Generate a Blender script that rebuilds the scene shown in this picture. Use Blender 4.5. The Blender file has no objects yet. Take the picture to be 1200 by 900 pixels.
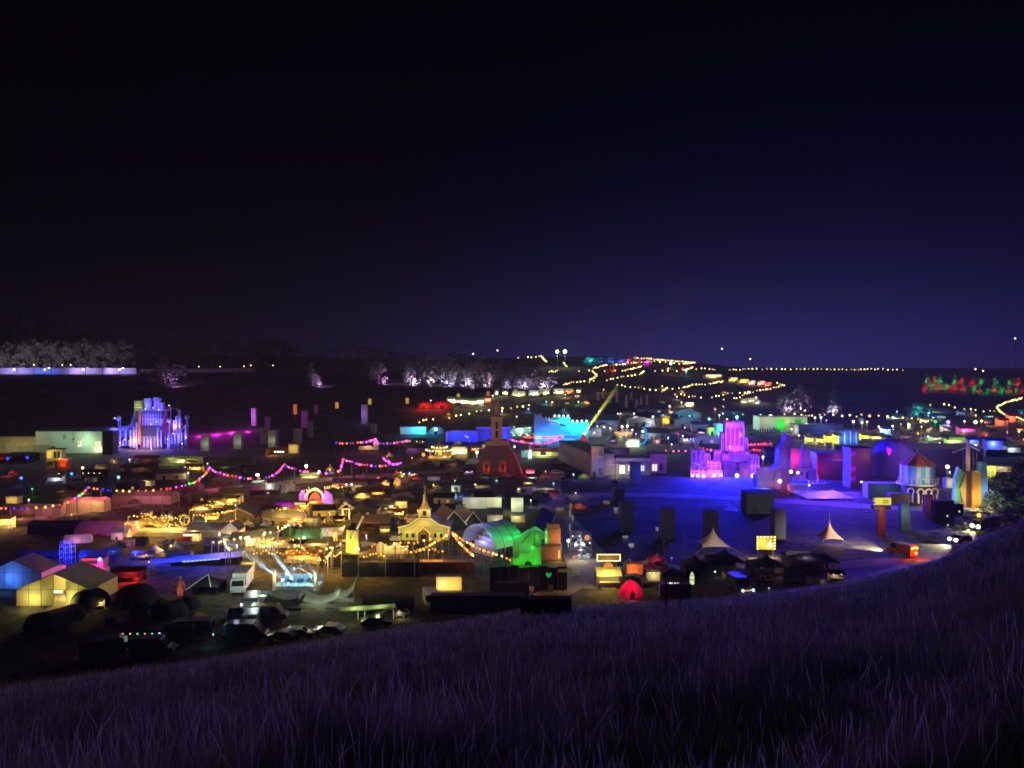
import bpy, math, random
import numpy as np
from mathutils import Vector, Matrix

SC = bpy.context.scene
COL = SC.collection
rnd = random.Random(7)
R = math.radians

# ------------------------------------------------------------------ camera
EYE = 36.0            # eye height above the valley floor (m)
FPX = 906.0           # focal length in photo pixels (1200 px wide)
PITCH = math.atan(20.0 / FPX)
cd = bpy.data.cameras.new('camera')
cd.sensor_width = 36.0
cd.lens = 36.0 * FPX / 1200.0
cd.clip_start = 0.1
cd.clip_end = 20000.0
cam = bpy.data.objects.new('camera', cd)
cam.location = (0, 0, EYE)
cam.rotation_euler = (math.pi / 2 - PITCH, 0, 0)
COL.objects.link(cam)
SC.camera = cam

# ------------------------------------------------------------------ exposure / render
SC.view_settings.view_transform = 'Standard'
SC.view_settings.look = 'None'
SC.view_settings.exposure = 0.0
SC.view_settings.gamma = 1.0
SC.render.engine = 'CYCLES'
cy = SC.cycles
cy.use_denoising = True
cy.max_bounces = 4
cy.diffuse_bounces = 2
cy.glossy_bounces = 2
cy.transmission_bounces = 3
cy.volume_bounces = 0
cy.transparent_max_bounces = 6
cy.sample_clamp_indirect = 3.0
cy.sample_clamp_direct = 0.0
cy.use_light_tree = True
cy.filter_width = 1.7
cy.caustics_reflective = False
cy.caustics_refractive = False

# ------------------------------------------------------------------ night sky
W = bpy.data.worlds.new('World')
SC.world = W
W.use_nodes = True
nt = W.node_tree
nt.nodes.clear()
N = nt.nodes.new
L = nt.links.new
out = N('ShaderNodeOutputWorld')
sky = N('ShaderNodeTexSky')
sky.sky_type = 'NISHITA'
sky.sun_disc = False
sky.sun_elevation = R(-9)
sky.sun_rotation = R(20)
bsky = N('ShaderNodeBackground')
bsky.inputs['Strength'].default_value = 0.05
L(sky.outputs[0], bsky.inputs['Color'])
tc = N('ShaderNodeTexCoord')
sep = N('ShaderNodeSeparateXYZ')
L(tc.outputs['Generated'], sep.inputs[0])
def wmath(op, a, b=None):
    n = N('ShaderNodeMath'); n.operation = op
    for i, v in enumerate((a, b)):
        if v is None: continue
        if isinstance(v, (int, float)): n.inputs[i].default_value = v
        else: L(v, n.inputs[i])
    return n.outputs[0]
up = wmath('MAXIMUM', sep.outputs['Z'], 0.0)
def decay(e): return wmath('EXPONENT', wmath('MULTIPLY', up, -1.0 / e))
AZ = math.atan((900 - 600) / FPX)          # light dome over the festival
dot = N('ShaderNodeVectorMath'); dot.operation = 'DOT_PRODUCT'
L(tc.outputs['Generated'], dot.inputs[0]); dot.inputs[1].default_value = (math.sin(AZ), math.cos(AZ), 0)
azf = wmath('EXPONENT', wmath('MULTIPLY', wmath('SUBTRACT', 1.0, dot.outputs['Value']), -14.0))
def layer(color, fac):
    b = N('ShaderNodeBackground'); b.inputs['Color'].default_value = (*color, 1)
    L(fac, b.inputs['Strength']); return b.outputs[0]
def add(a, b):
    n = N('ShaderNodeAddShader'); L(a, n.inputs[0]); L(b, n.inputs[1]); return n.outputs[0]
SKY_DOME = (0.022, 0.019, 0.128)
SKY_BASE = (0.0022, 0.0017, 0.0034)
dome = layer(SKY_DOME, wmath('MULTIPLY', azf, decay(0.095)))
base = layer(SKY_BASE, decay(0.22))
L(add(add(dome, base), bsky.outputs[0]), out.inputs['Surface'])

# added fill: the one sun lamp, standing in for the festival's light dome
sl = bpy.data.lights.new('glow_fill', 'SUN')
sl.energy = 0.15; sl.angle = R(12); sl.color = (0.86, 0.60, 1.0)
glow_fill = bpy.data.objects.new('glow_fill', sl); COL.objects.link(glow_fill)
glow_fill.rotation_euler = (R(-64), 0, R(-28))

# ------------------------------------------------------------------ land shape
PXK = np.array([-400., 0., 250., 500., 700., 900., 1050., 1200., 1600.])
YK = np.array([0., 325., 400., 480., 560., 700., 850., 1000., 1500., 5000.])
ZK = np.array([
    [0, 0, 14, 33, 42, 50, 55, 60, 64, 64],    # -400
    [0, 0, 14, 32, 41, 50, 55, 60, 64, 64],    # 0
    [0, 0, 12, 29, 36, 42, 48, 52, 55, 55],    # 250
    [0, 0, 8, 22, 29, 34, 40, 45, 46, 44],     # 500
    [0, 0, 6, 16, 22, 31, 41, 50, 48, 42],     # 700
    [0, 0, 5, 12, 18, 25, 31, 35, 33, 33],     # 900
    [0, 0, 4, 9, 13, 20, 28, 33, 32, 32],      # 1050
    [0, 0, 3, 7, 11, 17, 24, 29, 32, 32],      # 1200
    [0, 0, 3, 7, 11, 17, 24, 29, 32, 32]], float)
SPX = np.array([-300., 0., 200., 400., 600., 900., 1000., 1100., 1200., 1500.])
SLP = np.array([.42, .40, .37, .337, .304, .283, .266, .238, .188, .16])

def land(x, y):
    """height of the ground at world x, y (works on arrays)"""
    x = np.asarray(x, float); y = np.asarray(y, float)
    yy = np.maximum(y, 1.0)
    px = np.clip(600 + FPX * x / yy, -399, 1599)
    # far valley: piecewise, smoothed along y by three taps
    i = np.clip(np.searchsorted(PXK, px) - 1, 0, len(PXK) - 2)
    f = (px - PXK[i]) / (PXK[i + 1] - PXK[i]); f = f * f * (3 - 2 * f)
    def prof(yv):
        yv = np.clip(yv, 0, 4999)
        j = np.clip(np.searchsorted(YK, yv) - 1, 0, len(YK) - 2)
        g = (yv - YK[j]) / (YK[j + 1] - YK[j])
        a = ZK[i, j] * (1 - g) + ZK[i, j + 1] * g
        b = ZK[i + 1, j] * (1 - g) + ZK[i + 1, j + 1] * g
        return a * (1 - f) + b * f
    zf = (prof(yy - 22) + prof(yy) + prof(yy + 22)) / 3
    bump = 0.12 * np.sin(x * .31 + 1.3) * np.sin(y * .27) + 0.3 * np.sin(x * .043) * np.sin(y * .051 + 2)
    zf = zf + bump * np.clip((y - 340) / 80, 0.0, 1.0)
    s = np.interp(px, SPX, SLP)
    ramp = np.clip(yy / 12.0, 0, 1)
    s = s * ramp + 0.30 * (1 - ramp)
    zh = EYE - 1.62 - np.where(y > 0, y, y * .5) * s + 0.10 * np.sin(x * .9) * np.sin(y * .7 + x * .3) + .22 * np.sin(x * .17 + 1) * np.sin(y * .13)
    k = 1.2
    return np.where(zh > zf, zh, zf) + k * np.exp(-np.abs(zh - zf) / k) * .35

def ray(px, py):
    dx = (px - 600) / FPX; dz = (450 - py) / FPX
    c, s = math.cos(PITCH), math.sin(PITCH)
    # camera looks along +y, pitched down
    y = c + dz * s; z = dz * c - s
    return dx / y, z / y

def at(px, py, up=0.0):
    """the point seen at photo pixel px, py that stands `up` metres over the ground"""
    tx, tz = ray(px, py)
    ys = np.geomspace(3, 3000, 1500)
    d = EYE + tz * ys - land(tx * ys, ys) - up
    h = np.nonzero((d[1:] < 0) & (d[:-1] >= 0))[0] + 1
    y = 900.0
    if len(h):
        a, b = ys[h[0] - 1], ys[h[0]]
        for _ in range(18):
            m = (a + b) / 2
            if EYE + tz * m - float(land(tx * m, m)) - up < 0: b = m
            else: a = m
        y = b
    return Vector((tx * y, y, float(land(tx * y, y)) + up))

def on(px, dist):
    """the ground point in the direction of column px at the given distance"""
    x = (px - 600) / FPX * dist
    return Vector((x, dist, float(land(x, dist))))

# ------------------------------------------------------------------ materials
_mats = {}
def M(name, rgb, rough=.8, var=.3, scale=1.2, bump=.15, metal=0.0, spec=.3):
    key = (name, tuple(rgb))
    if key in _mats: return _mats[key]
    m = bpy.data.materials.new(name); m.use_nodes = True
    t = m.node_tree; p = t.nodes['Principled BSDF']
    p.inputs['Roughness'].default_value = rough
    p.inputs['Metallic'].default_value = metal
    p.inputs['Specular IOR Level'].default_value = spec
    tcn = t.nodes.new('ShaderNodeTexCoord'); nz = t.nodes.new('ShaderNodeTexNoise')
    nz.inputs['Scale'].default_value = scale; nz.inputs['Detail'].default_value = 5
    t.links.new(tcn.outputs['Object'], nz.inputs['Vector'])
    mx = t.nodes.new('ShaderNodeMix'); mx.data_type = 'RGBA'
    mx.inputs['A'].default_value = (*[c * (1 - var) for c in rgb], 1)
    mx.inputs['B'].default_value = (*[min(.9, c * (1 + var * .6)) for c in rgb], 1)
    t.links.new(nz.outputs['Fac'], mx.inputs['Factor'])
    t.links.new(mx.outputs['Result'], p.inputs['Base Color'])
    if bump:
        b = t.nodes.new('ShaderNodeBump'); b.inputs['Strength'].default_value = bump; b.inputs['Distance'].default_value = .05
        t.links.new(nz.outputs['Fac'], b.inputs['Height']); t.links.new(b.outputs['Normal'], p.inputs['Normal'])
    _mats[key] = m
    return m

def canvas(rgb, trans=.5, name='tent_canvas'):
    key = (name, tuple(rgb), trans)
    if key in _mats: return _mats[key]
    m = bpy.data.materials.new(name); m.use_nodes = True
    t = m.node_tree; t.nodes.remove(t.nodes['Principled BSDF'])
    o = t.nodes['Material Output']
    a = t.nodes.new('ShaderNodeBsdfDiffuse'); b = t.nodes.new('ShaderNodeBsdfTranslucent'); x = t.nodes.new('ShaderNodeMixShader')
    tcn = t.nodes.new('ShaderNodeTexCoord'); nz = t.nodes.new('ShaderNodeTexNoise')
    nz.inputs['Scale'].default_value = .8; nz.inputs['Detail'].default_value = 4
    t.links.new(tcn.outputs['Object'], nz.inputs['Vector'])
    mx = t.nodes.new('ShaderNodeMix'); mx.data_type = 'RGBA'
    mx.inputs['A'].default_value = (*[c * .75 for c in rgb], 1); mx.inputs['B'].default_value = (*rgb, 1)
    t.links.new(nz.outputs['Fac'], mx.inputs['Factor'])
    t.links.new(mx.outputs['Result'], a.inputs['Color']); t.links.new(mx.outputs['Result'], b.inputs['Color'])
    x.inputs['Fac'].default_value = trans
    t.links.new(a.outputs[0], x.inputs[1]); t.links.new(b.outputs[0], x.inputs[2]); t.links.new(x.outputs[0], o.inputs['Surface'])
    _mats[key] = m
    return m

def E(rgb, strength, name='glowing_lamp', sample=False):
    key = (name, tuple(rgb), strength, sample)
    if key in _mats: return _mats[key]
    m = bpy.data.materials.new(name); m.use_nodes = True
    t = m.node_tree; t.nodes.remove(t.nodes['Principled BSDF'])
    e = t.nodes.new('ShaderNodeEmission'); e.inputs['Color'].default_value = (*rgb, 1); e.inputs['Strength'].default_value = strength
    t.links.new(e.outputs[0], t.nodes['Material Output'].inputs['Surface'])
    m.cycles.emission_sampling = 'AUTO' if sample else 'NONE'
    _mats[key] = m
    return m

# ------------------------------------------------------------------ mesh builder
class MB:
    def __init__(s, k=1.0): s.v = []; s.f = []; s.k = k
    def _add(s, vs, fs):
        o = len(s.v); s.v += [tuple(c * s.k for c in p) for p in vs]; s.f += [tuple(i + o for i in f) for f in fs]; return s
    def box(s, x0, x1, y0, y1, z0, z1):
        return s._add([(x0, y0, z0), (x1, y0, z0), (x1, y1, z0), (x0, y1, z0), (x0, y0, z1), (x1, y0, z1), (x1, y1, z1), (x0, y1, z1)],
                      [(0, 3, 2, 1), (4, 5, 6, 7), (0, 1, 5, 4), (1, 2, 6, 5), (2, 3, 7, 6), (3, 0, 4, 7)])
    def prism(s, pts, y0, y1):
        n = len(pts)
        return s._add([(x, y0, z) for x, z in pts] + [(x, y1, z) for x, z in pts],
                      [tuple(range(n)), tuple(range(2 * n - 1, n - 1, -1))] + [((i + 1) % n, i, n + i, n + (i + 1) % n) for i in range(n)])
    def prismx(s, pts, x0, x1):
        n = len(pts)
        return s._add([(x0, y, z) for y, z in pts] + [(x1, y, z) for y, z in pts],
                      [tuple(range(n - 1, -1, -1)), tuple(range(n, 2 * n))] + [(i, (i + 1) % n, n + (i + 1) % n, n + i) for i in range(n)])
    def cyl(s, x, y, z0, z1, r0, r1=None, n=10, ph=0.0):
        r1 = r0 if r1 is None else r1
        a = [ph + 2 * math.pi * i / n for i in range(n)]
        return s._add([(x + r0 * math.cos(t), y + r0 * math.sin(t), z0) for t in a] + [(x + r1 * math.cos(t), y + r1 * math.sin(t), z1) for t in a],
                      [tuple(range(n - 1, -1, -1)), tuple(range(n, 2 * n))] + [(i, (i + 1) % n, n + (i + 1) % n, n + i) for i in range(n)])
    def tube(s, p, q, r, n=5):
        p = Vector(p); q = Vector(q); d = (q - p)
        if d.length < 1e-6: return s
        d.normalize(); u = d.orthogonal().normalized(); w = d.cross(u)
        a = [2 * math.pi * i / n for i in range(n)]
        ring = [u * (r * math.cos(t)) + w * (r * math.sin(t)) for t in a]
        return s._add([tuple(p + c) for c in ring] + [tuple(q + c) for c in ring],
                      [tuple(range(n - 1, -1, -1)), tuple(range(n, 2 * n))] + [(i, (i + 1) % n, n + (i + 1) % n, n + i) for i in range(n)])
    def path(s, pts, r, n=5):
        for a, b in zip(pts, pts[1:]): s.tube(a, b, r, n)
        return s
    def ball(s, x, y, z, r, n=8, m=5, sz=1.0):
        vs = [(x, y, z - r * sz)]; fs = []
        for j in range(1, m):
            t = -math.pi / 2 + math.pi * j / m
            vs += [(x + r * math.cos(t) * math.cos(2 * math.pi * i / n), y + r * math.cos(t) * math.sin(2 * math.pi * i / n), z + r * sz * math.sin(t)) for i in range(n)]
        vs.append((x, y, z + r * sz)); top = len(vs) - 1
        for i in range(n):
            fs.append((0, 1 + (i + 1) % n, 1 + i))
            for j in range(m - 2):
                a = 1 + j * n; b = a + n
                fs.append((a + i, a + (i + 1) % n, b + (i + 1) % n, b + i))
            a = 1 + (m - 2) * n
            fs.append((a + i, a + (i + 1) % n, top))
        return s._add(vs, fs)
    def quad(s, *p): return s._add(list(p), [tuple(range(len(p)))])
    def slab(s, a, b, c, d, th):
        """a quad given thickness"""
        n = (Vector(b) - Vector(a)).cross(Vector(d) - Vector(a)).normalized() * th
        q = [Vector(p) for p in (a, b, c, d)]
        return s._add([tuple(p) for p in q] + [tuple(p - n) for p in q], [(0, 1, 2, 3), (7, 6, 5, 4), (1, 0, 4, 5), (2, 1, 5, 6), (3, 2, 6, 7), (0, 3, 7, 4)])
    def arch(s, x, y0, y1, z, r, th, n=8, a0=0.0, a1=math.pi, sz=1.0):
        for i in range(n):
            t0 = a0 + (a1 - a0) * i / n; t1 = a0 + (a1 - a0) * (i + 1) / n
            pts = [(x + q * math.cos(t), z + q * sz * math.sin(t)) for q, t in ((r, t0), (r + th, t0), (r + th, t1), (r, t1))]
            s.prism(pts, y0, y1)
        return s
    def mesh(s, name, mat, smooth=False):
        me = bpy.data.meshes.new(name); me.from_pydata(s.v, [], s.f)
        me.materials.append(mat)
        if smooth: me.polygons.foreach_set('use_smooth', [True] * len(me.polygons))
        me.update(); return me

def link(name, data, parent=None, loc=None, rz=None):
    o = bpy.data.objects.new(name, data); COL.objects.link(o)
    if parent is not None: o.parent = parent
    if loc is not None: o.location = loc
    if rz is not None: o.rotation_euler = (0, 0, rz)
    return o

def tag(o, label=None, cat=None, group=None, kind=None):
    if label: o['label'] = label
    if cat: o['category'] = cat
    if group: o['group'] = group
    if kind: o['kind'] = kind
    return o

class T:
    """one thing: an Empty on the ground with its parts; sizes are given in units of self.k metres"""
    def __init__(s, name, label, cat, px=None, py=None, rz=0.0, group=None, loc=None, k=None, sink=0.0):
        s.loc = Vector(loc) if loc is not None else at(px, py)
        s.k = k if k is not None else s.loc.y / FPX
        s.loc.z -= sink
        s.o = link(name, None, None, s.loc, rz); s.rz = rz
        s.o.empty_display_size = .5
        tag(s.o, label, cat, group)
    def mb(s): return MB(s.k)
    def part(s, name, mb, mat, parent=None, label=None, smooth=False):
        o = link(name, mb.mesh(name, mat, smooth), parent if parent is not None else s.o)
        if label: o['label'] = label
        return o
    def each(s, name, mb, mat, places, parent=None):
        me = mb.mesh(name, mat)
        return [link(name, me, parent if parent is not None else s.o, Vector(p) * s.k) for p in places]
    def lamp(s, p, rgb, power, r=.3):
        l = bpy.data.lights.new('lamp_light', 'POINT'); l.color = rgb; l.energy = power; l.shadow_soft_size = r
        o = bpy.data.objects.new('lamp_light', l); COL.objects.link(o); o.parent = s.o; o.location = Vector(p) * s.k
        return o
    def spot(s, p, target, rgb, power, angle=60, r=.2, blend=.5):
        l = bpy.data.lights.new('spot_light', 'SPOT'); l.color = rgb; l.energy = power; l.shadow_soft_size = r
        l.spot_size = R(angle); l.spot_blend = blend
        o = bpy.data.objects.new('spot_light', l); COL.objects.link(o); o.parent = s.o; o.location = Vector(p) * s.k
        d = Vector(target) * s.k - o.location
        o.rotation_euler = d.to_track_quat('-Z', 'Y').to_euler()
        return o

ORD = 'first second third fourth fifth sixth seventh eighth ninth tenth eleventh twelfth thirteenth fourteenth fifteenth sixteenth seventeenth eighteenth nineteenth twentieth'.split()
# ================================================================== ground
def ground_material():
    m = bpy.data.materials.new('dark_turf'); m.use_nodes = True
    t = m.node_tree; p = t.nodes['Principled BSDF']; p.inputs['Roughness'].default_value = .95
    p.inputs['Specular IOR Level'].default_value = .1
    g = t.nodes.new('ShaderNodeTexCoord')
    def noise(sc, det=6):
        n = t.nodes.new('ShaderNodeTexNoise'); n.inputs['Scale'].default_value = sc; n.inputs['Detail'].default_value = det
        t.links.new(g.outputs['Object'], n.inputs['Vector']); return n.outputs['Fac']
    r = t.nodes.new('ShaderNodeValToRGB'); t.links.new(noise(.028), r.inputs['Fac'])
    e = r.color_ramp.elements
    e[0].position = .40; e[0].color = (.075, .072, .05, 1); e[1].position = .62; e[1].color = (.17, .135, .10, 1)
    r2 = t.nodes.new('ShaderNodeValToRGB'); t.links.new(noise(.6, 8), r2.inputs['Fac'])
    r2.color_ramp.elements[0].position = .3; r2.color_ramp.elements[0].color = (.30, .30, .28, 1); r2.color_ramp.elements[1].position = .66
    mx = t.nodes.new('ShaderNodeMix'); mx.data_type = 'RGBA'; mx.blend_type = 'MULTIPLY'; mx.inputs['Factor'].default_value = 1
    t.links.new(r.outputs[0], mx.inputs['A']); t.links.new(r2.outputs[0], mx.inputs['B']); t.links.new(mx.outputs['Result'], p.inputs['Base Color'])
    r3 = t.nodes.new('ShaderNodeValToRGB'); t.links.new(noise(.13, 9), r3.inputs['Fac'])
    r3.color_ramp.elements[0].position = .38; r3.color_ramp.elements[0].color = (.52, .54, .50, 1); r3.color_ramp.elements[1].position = .60; r3.color_ramp.elements[1].color = (1, 1, 1, 1)
    m3 = t.nodes.new('ShaderNodeMix'); m3.data_type = 'RGBA'; m3.blend_type = 'MULTIPLY'; m3.inputs['Factor'].default_value = 1
    t.links.new(mx.outputs['Result'], m3.inputs['A']); t.links.new(r3.outputs[0], m3.inputs['B']); t.links.new(m3.outputs['Result'], p.inputs['Base Color'])
    b = t.nodes.new('ShaderNodeBump'); b.inputs['Strength'].default_value = .6; b.inputs['Distance'].default_value = .2
    t.links.new(noise(1.7, 8), b.inputs['Height']); t.links.new(b.outputs['Normal'], p.inputs['Normal'])
    return m

def axis(parts):
    a = []
    for lo, hi, st in parts: a += list(np.arange(lo, hi, st))
    return np.array(a + [parts[-1][1]])
xs = axis([(-2600, -900, 120), (-900, -420, 30), (-420, -90, 6), (-90, 90, 2), (90, 420, 6), (420, 900, 30), (900, 2600, 120)])
ys_ = axis([(-60, 0, 10), (0, 120, 2), (120, 640, 5), (640, 1100, 14), (1100, 3200, 90)])
X, Y = np.meshgrid(xs, ys_)
Z = land(X, Y)
nx, ny = len(xs), len(ys_)
vv = np.stack([X.ravel(), Y.ravel(), Z.ravel()], 1)
idx = np.arange(nx * ny).reshape(ny, nx)
ff = np.stack([idx[:-1, :-1].ravel(), idx[:-1, 1:].ravel(), idx[1:, 1:].ravel(), idx[1:, :-1].ravel()], 1)
def np_mesh(name, v, f, mat, smooth=True):
    """mesh straight from numpy arrays: f is (n, 3) or (n, 4)"""
    me = bpy.data.meshes.new(name); n, c = f.shape
    me.vertices.add(len(v)); me.vertices.foreach_set('co', np.asarray(v, np.float32).ravel())
    me.loops.add(n * c); me.loops.foreach_set('vertex_index', np.asarray(f, np.int32).ravel())
    me.polygons.add(n); me.polygons.foreach_set('loop_start', np.arange(0, n * c, c, dtype=np.int32))
    me.polygons.foreach_set('loop_total', np.full(n, c, np.int32))
    me.polygons.foreach_set('use_smooth', np.full(n, smooth, bool))
    me.materials.append(mat); me.update(); me.validate(); return me
tag(link('ground', np_mesh('ground', vv, ff, ground_material())), kind='structure')

def strip(name, pts, width, mat, lift=.05, step=3.0):
    """a road laid on the land through photo points"""
    P = [at(*p) for p in pts]; cl = []
    for a, b in zip(P, P[1:]):
        n = max(2, int((b - a).length / step))
        cl += [a.lerp(b, i / n) for i in range(n)]
    cl.append(P[-1]); v = []; f = []
    for _ in range(6):
        cl = [cl[0]] + [(cl[i - 1] + cl[i] * 2 + cl[i + 1]) / 4 for i in range(1, len(cl) - 1)] + [cl[-1]]
    for i, c in enumerate(cl):
        d = (cl[min(i + 1, len(cl) - 1)] - cl[max(i - 1, 0)]); d.z = 0; d.normalize(); s = Vector((-d.y, d.x, 0))
        for q in (-.5, -.25, 0, .25, .5):
            w = c + s * (width * q + .25 * math.sin(i * .9 + q * 3)); v.append((w.x, w.y, float(land(w.x, w.y)) + lift))
    for i in range(len(cl) - 1):
        for j in range(4): f.append((i * 5 + j, i * 5 + j + 1, i * 5 + j + 6, i * 5 + j + 5))
    me = bpy.data.meshes.new(name); me.from_pydata(v, [], f); me.materials.append(mat); me.update()
    return tag(link(name, me), kind='structure')

dust = M('dusty_track', (.26, .21, .15), .95, .45, .5, .4)
strip('dirt_road', [(-40, 622), (60, 604), (130, 594), (230, 577), (330, 566), (460, 556), (600, 548)], 8, dust, .045)
strip('dirt_track', [(1180, 622), (1140, 643), (1080, 655), (1010, 660), (930, 668), (830, 668), (740, 664), (690, 672), (640, 700)], 5, dust, .05)
strip('dirt_lane', [(690, 690), (690, 655), (650, 600), (640, 570), (650, 552)], 8, dust, .055)
strip('arena_road', [(1190, 590), (1120, 598), (1050, 596), (960, 590), (880, 585), (760, 580), (640, 580)], 7, dust, .06)

# ================================================================== long grass on the near slope
def grass_blades(n, ymin, ymax, hmin, hmax, wid, heads, seed, lean=.28):
    g = np.random.default_rng(seed)
    y = np.exp(g.uniform(math.log(ymin), math.log(ymax), n)); px = g.uniform(-160, 1360, n)
    x = (px - 600) / FPX * y
    clump = g.normal(0, .16, (n, 2)) * np.minimum(1, y / 10)[:, None]
    x = np.round(x / .35) * .35 * .5 + x * .5 + clump[:, 0]; y = y + clump[:, 1]
    z = land(x, y) - .04
    patch = .75 + .3 * np.sin(x * .8 + 2 * np.sin(y * .5)) * np.sin(y * .6 + 1)
    h = g.uniform(hmin, hmax, n) * np.clip(patch, .45, 1.1)
    a = g.uniform(0, 2 * math.pi, n); ln = g.gamma(2, lean / 2, n) * h
    ax, ay = np.cos(a) * ln, np.sin(a) * ln
    wa = g.uniform(-.9, .9, n); w = wid * (.7 + .6 * g.random(n)) * np.maximum(1, y / 14)
    wx, wy = np.cos(wa) * w, np.sin(wa) * w
    V = np.zeros((n, 7, 3)); base = np.stack([x, y, z], 1)
    def setv(i, frac, bend, wmul):
        V[:, i, 0] = x + ax * bend + wx * wmul; V[:, i, 1] = y + ay * bend + wy * wmul; V[:, i, 2] = z + h * frac
    hd = g.random(n) < heads
    setv(0, 0, 0, -.5); setv(1, 0, 0, .5); setv(2, .55, .3, .38); setv(3, .55, .3, -.38)
    setv(6, 1.0, 1.0, 0)
    mw = np.where(hd, 1.25, .22)
    for i, sgn in ((4, 1), (5, -1)):
        V[:, i, 0] = x + ax * .72 + wx * sgn * mw; V[:, i, 1] = y + ay * .72 + wy * sgn * mw; V[:, i, 2] = z + h * .84
    o = (np.arange(n) * 7)[:, None]
    F = np.concatenate([o + np.array([q]) for q in ((0, 1, 2), (0, 2, 3), (3, 2, 4), (3, 4, 5), (5, 4, 6))])
    return V.reshape(-1, 3), F
gm = bpy.data.materials.new('dry_grass'); gm.use_nodes = True
_t = gm.node_tree; _p = _t.nodes['Principled BSDF']; _p.inputs['Roughness'].default_value = .8; _p.inputs['Specular IOR Level'].default_value = .15
_g = _t.nodes.new('ShaderNodeTexCoord'); _n = _t.nodes.new('ShaderNodeTexNoise'); _n.inputs['Scale'].default_value = .9; _n.inputs['Detail'].default_value = 8
_r = _t.nodes.new('ShaderNodeValToRGB'); _r.color_ramp.elements[0].color = (.05, .045, .038, 1); _r.color_ramp.elements[0].position = .34; _r.color_ramp.elements[1].color = (.29, .245, .20, 1); _r.color_ramp.elements[1].position = .68
_t.links.new(_g.outputs['Object'], _n.inputs['Vector']); _t.links.new(_n.outputs['Fac'], _r.inputs['Fac']); _t.links.new(_r.outputs[0], _p.inputs['Base Color'])
_tr = _t.nodes.new('ShaderNodeBsdfTranslucent'); _mx = _t.nodes.new('ShaderNodeMixShader'); _mx.inputs[0].default_value = .4
_t.links.new(_r.outputs[0], _tr.inputs['Color']); _t.links.new(_p.outputs[0], _mx.inputs[1]); _t.links.new(_tr.outputs[0], _mx.inputs[2]); _t.links.new(_mx.outputs[0], _t.nodes['Material Output'].inputs['Surface'])
gv, gf = [], []; off = 0
for args in ((130000, 5, 95, .28, .7, .0036, .5, 1, .26), (120000, 2.4, 14, .18, .55, .0015, .45, 2, .34), (90000, 12, 120, .3, .6, .006, .4, 4, .24)  ):
    a, b = grass_blades(*args); gv.append(a); gf.append(b + off); off += len(a)
tag(link('long_grass', np_mesh('long_grass', np.concatenate(gv), np.concatenate(gf), gm, False)),
    'tall dry grass with pale seed heads covering the near slope', 'grass', kind='stuff')

sm = gm.copy(); sm.name = 'pale_stalk'
for _q in sm.node_tree.nodes:
    if _q.type == 'VALTORGB': _q.color_ramp.elements[0].color = (.20, .17, .14, 1); _q.color_ramp.elements[1].color = (.60, .52, .45, 1)
sv, sf = grass_blades(5200, 4.5, 70, .7, 1.05, .0030, 1.0, 3, .2)
tag(link('grass_stalk', np_mesh('grass_stalk', sv, sf, sm, False)), 'taller pale seed stalks standing over the dry grass of the near slope', 'grass', kind='stuff')

# ================================================================== haze over the valley
def build_haze():
    hm = bpy.data.materials.new('night_haze'); hm.use_nodes = True
    t = hm.node_tree; t.nodes.remove(t.nodes['Principled BSDF'])
    v = t.nodes.new('ShaderNodeVolumePrincipled'); v.inputs['Density'].default_value = HAZE
    v.inputs['Color'].default_value = (.9, .9, .95, 1); v.inputs['Anisotropy'].default_value = .2
    t.links.new(v.outputs[0], t.nodes['Material Output'].inputs['Volume'])
    b = MB(); b.box(-2700, 2700, -70, 3300, -3, 80)
    o = link('haze', b.mesh('haze', hm)); tag(o, kind='stuff')
HAZE = 1.2e-4
build_haze()
# ================================================================== shared materials
BLACK = M('black_board', (.03, .03, .032), .9, spec=.03)
DARK = M('dark_timber', (.075, .06, .05))
STEEL = M('galvanised_steel', (.32, .33, .35), .45, .2, 3, .05, .7)
POLE = M('grey_paint', (.13, .13, .14), .6)
WHITE = M('white_paint', (.72, .70, .66), .7, .15)
CREAM = M('cream_paint', (.62, .54, .38), .75, .2)
SLATE = M('slate_roof', (.10, .10, .12), .7)
TIN = M('tin_roof', (.24, .24, .27), .5, .3, 1, .1, .4)
RUST = M('rusty_sheet', (.20, .10, .06), .8, .4)
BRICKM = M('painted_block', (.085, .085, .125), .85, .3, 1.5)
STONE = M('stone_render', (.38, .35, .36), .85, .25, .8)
RUBBER = M('tyre_rubber', (.02, .02, .02), .9)
GLASS = M('dark_glass', (.015, .018, .022), .08, .1, 1, 0, 0, .6)
WIRE = M('black_cable', (.02, .02, .02))
BARK = M('tree_bark', (.11, .085, .065), .9, .4, 3, .5)
WARM = (1, .66, .20); GOLD = (1, .60, .10); ORANGE = (1, .30, .04); RED = (1, .03, .02); PINK = (1, .05, .28)
MAG = (.85, .04, .85); VIOL = (.42, .16, 1); BLUE = (.02, .05, 1); SKYB = (.08, .40, 1); CYAN = (.02, .75, .85); GREEN = (.02, 1, .12); LIME = (.45, 1, .08)
COOL = (.80, .90, 1); PALE = (.75, 1, .70); LAV = (.72, .52, 1)

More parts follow.
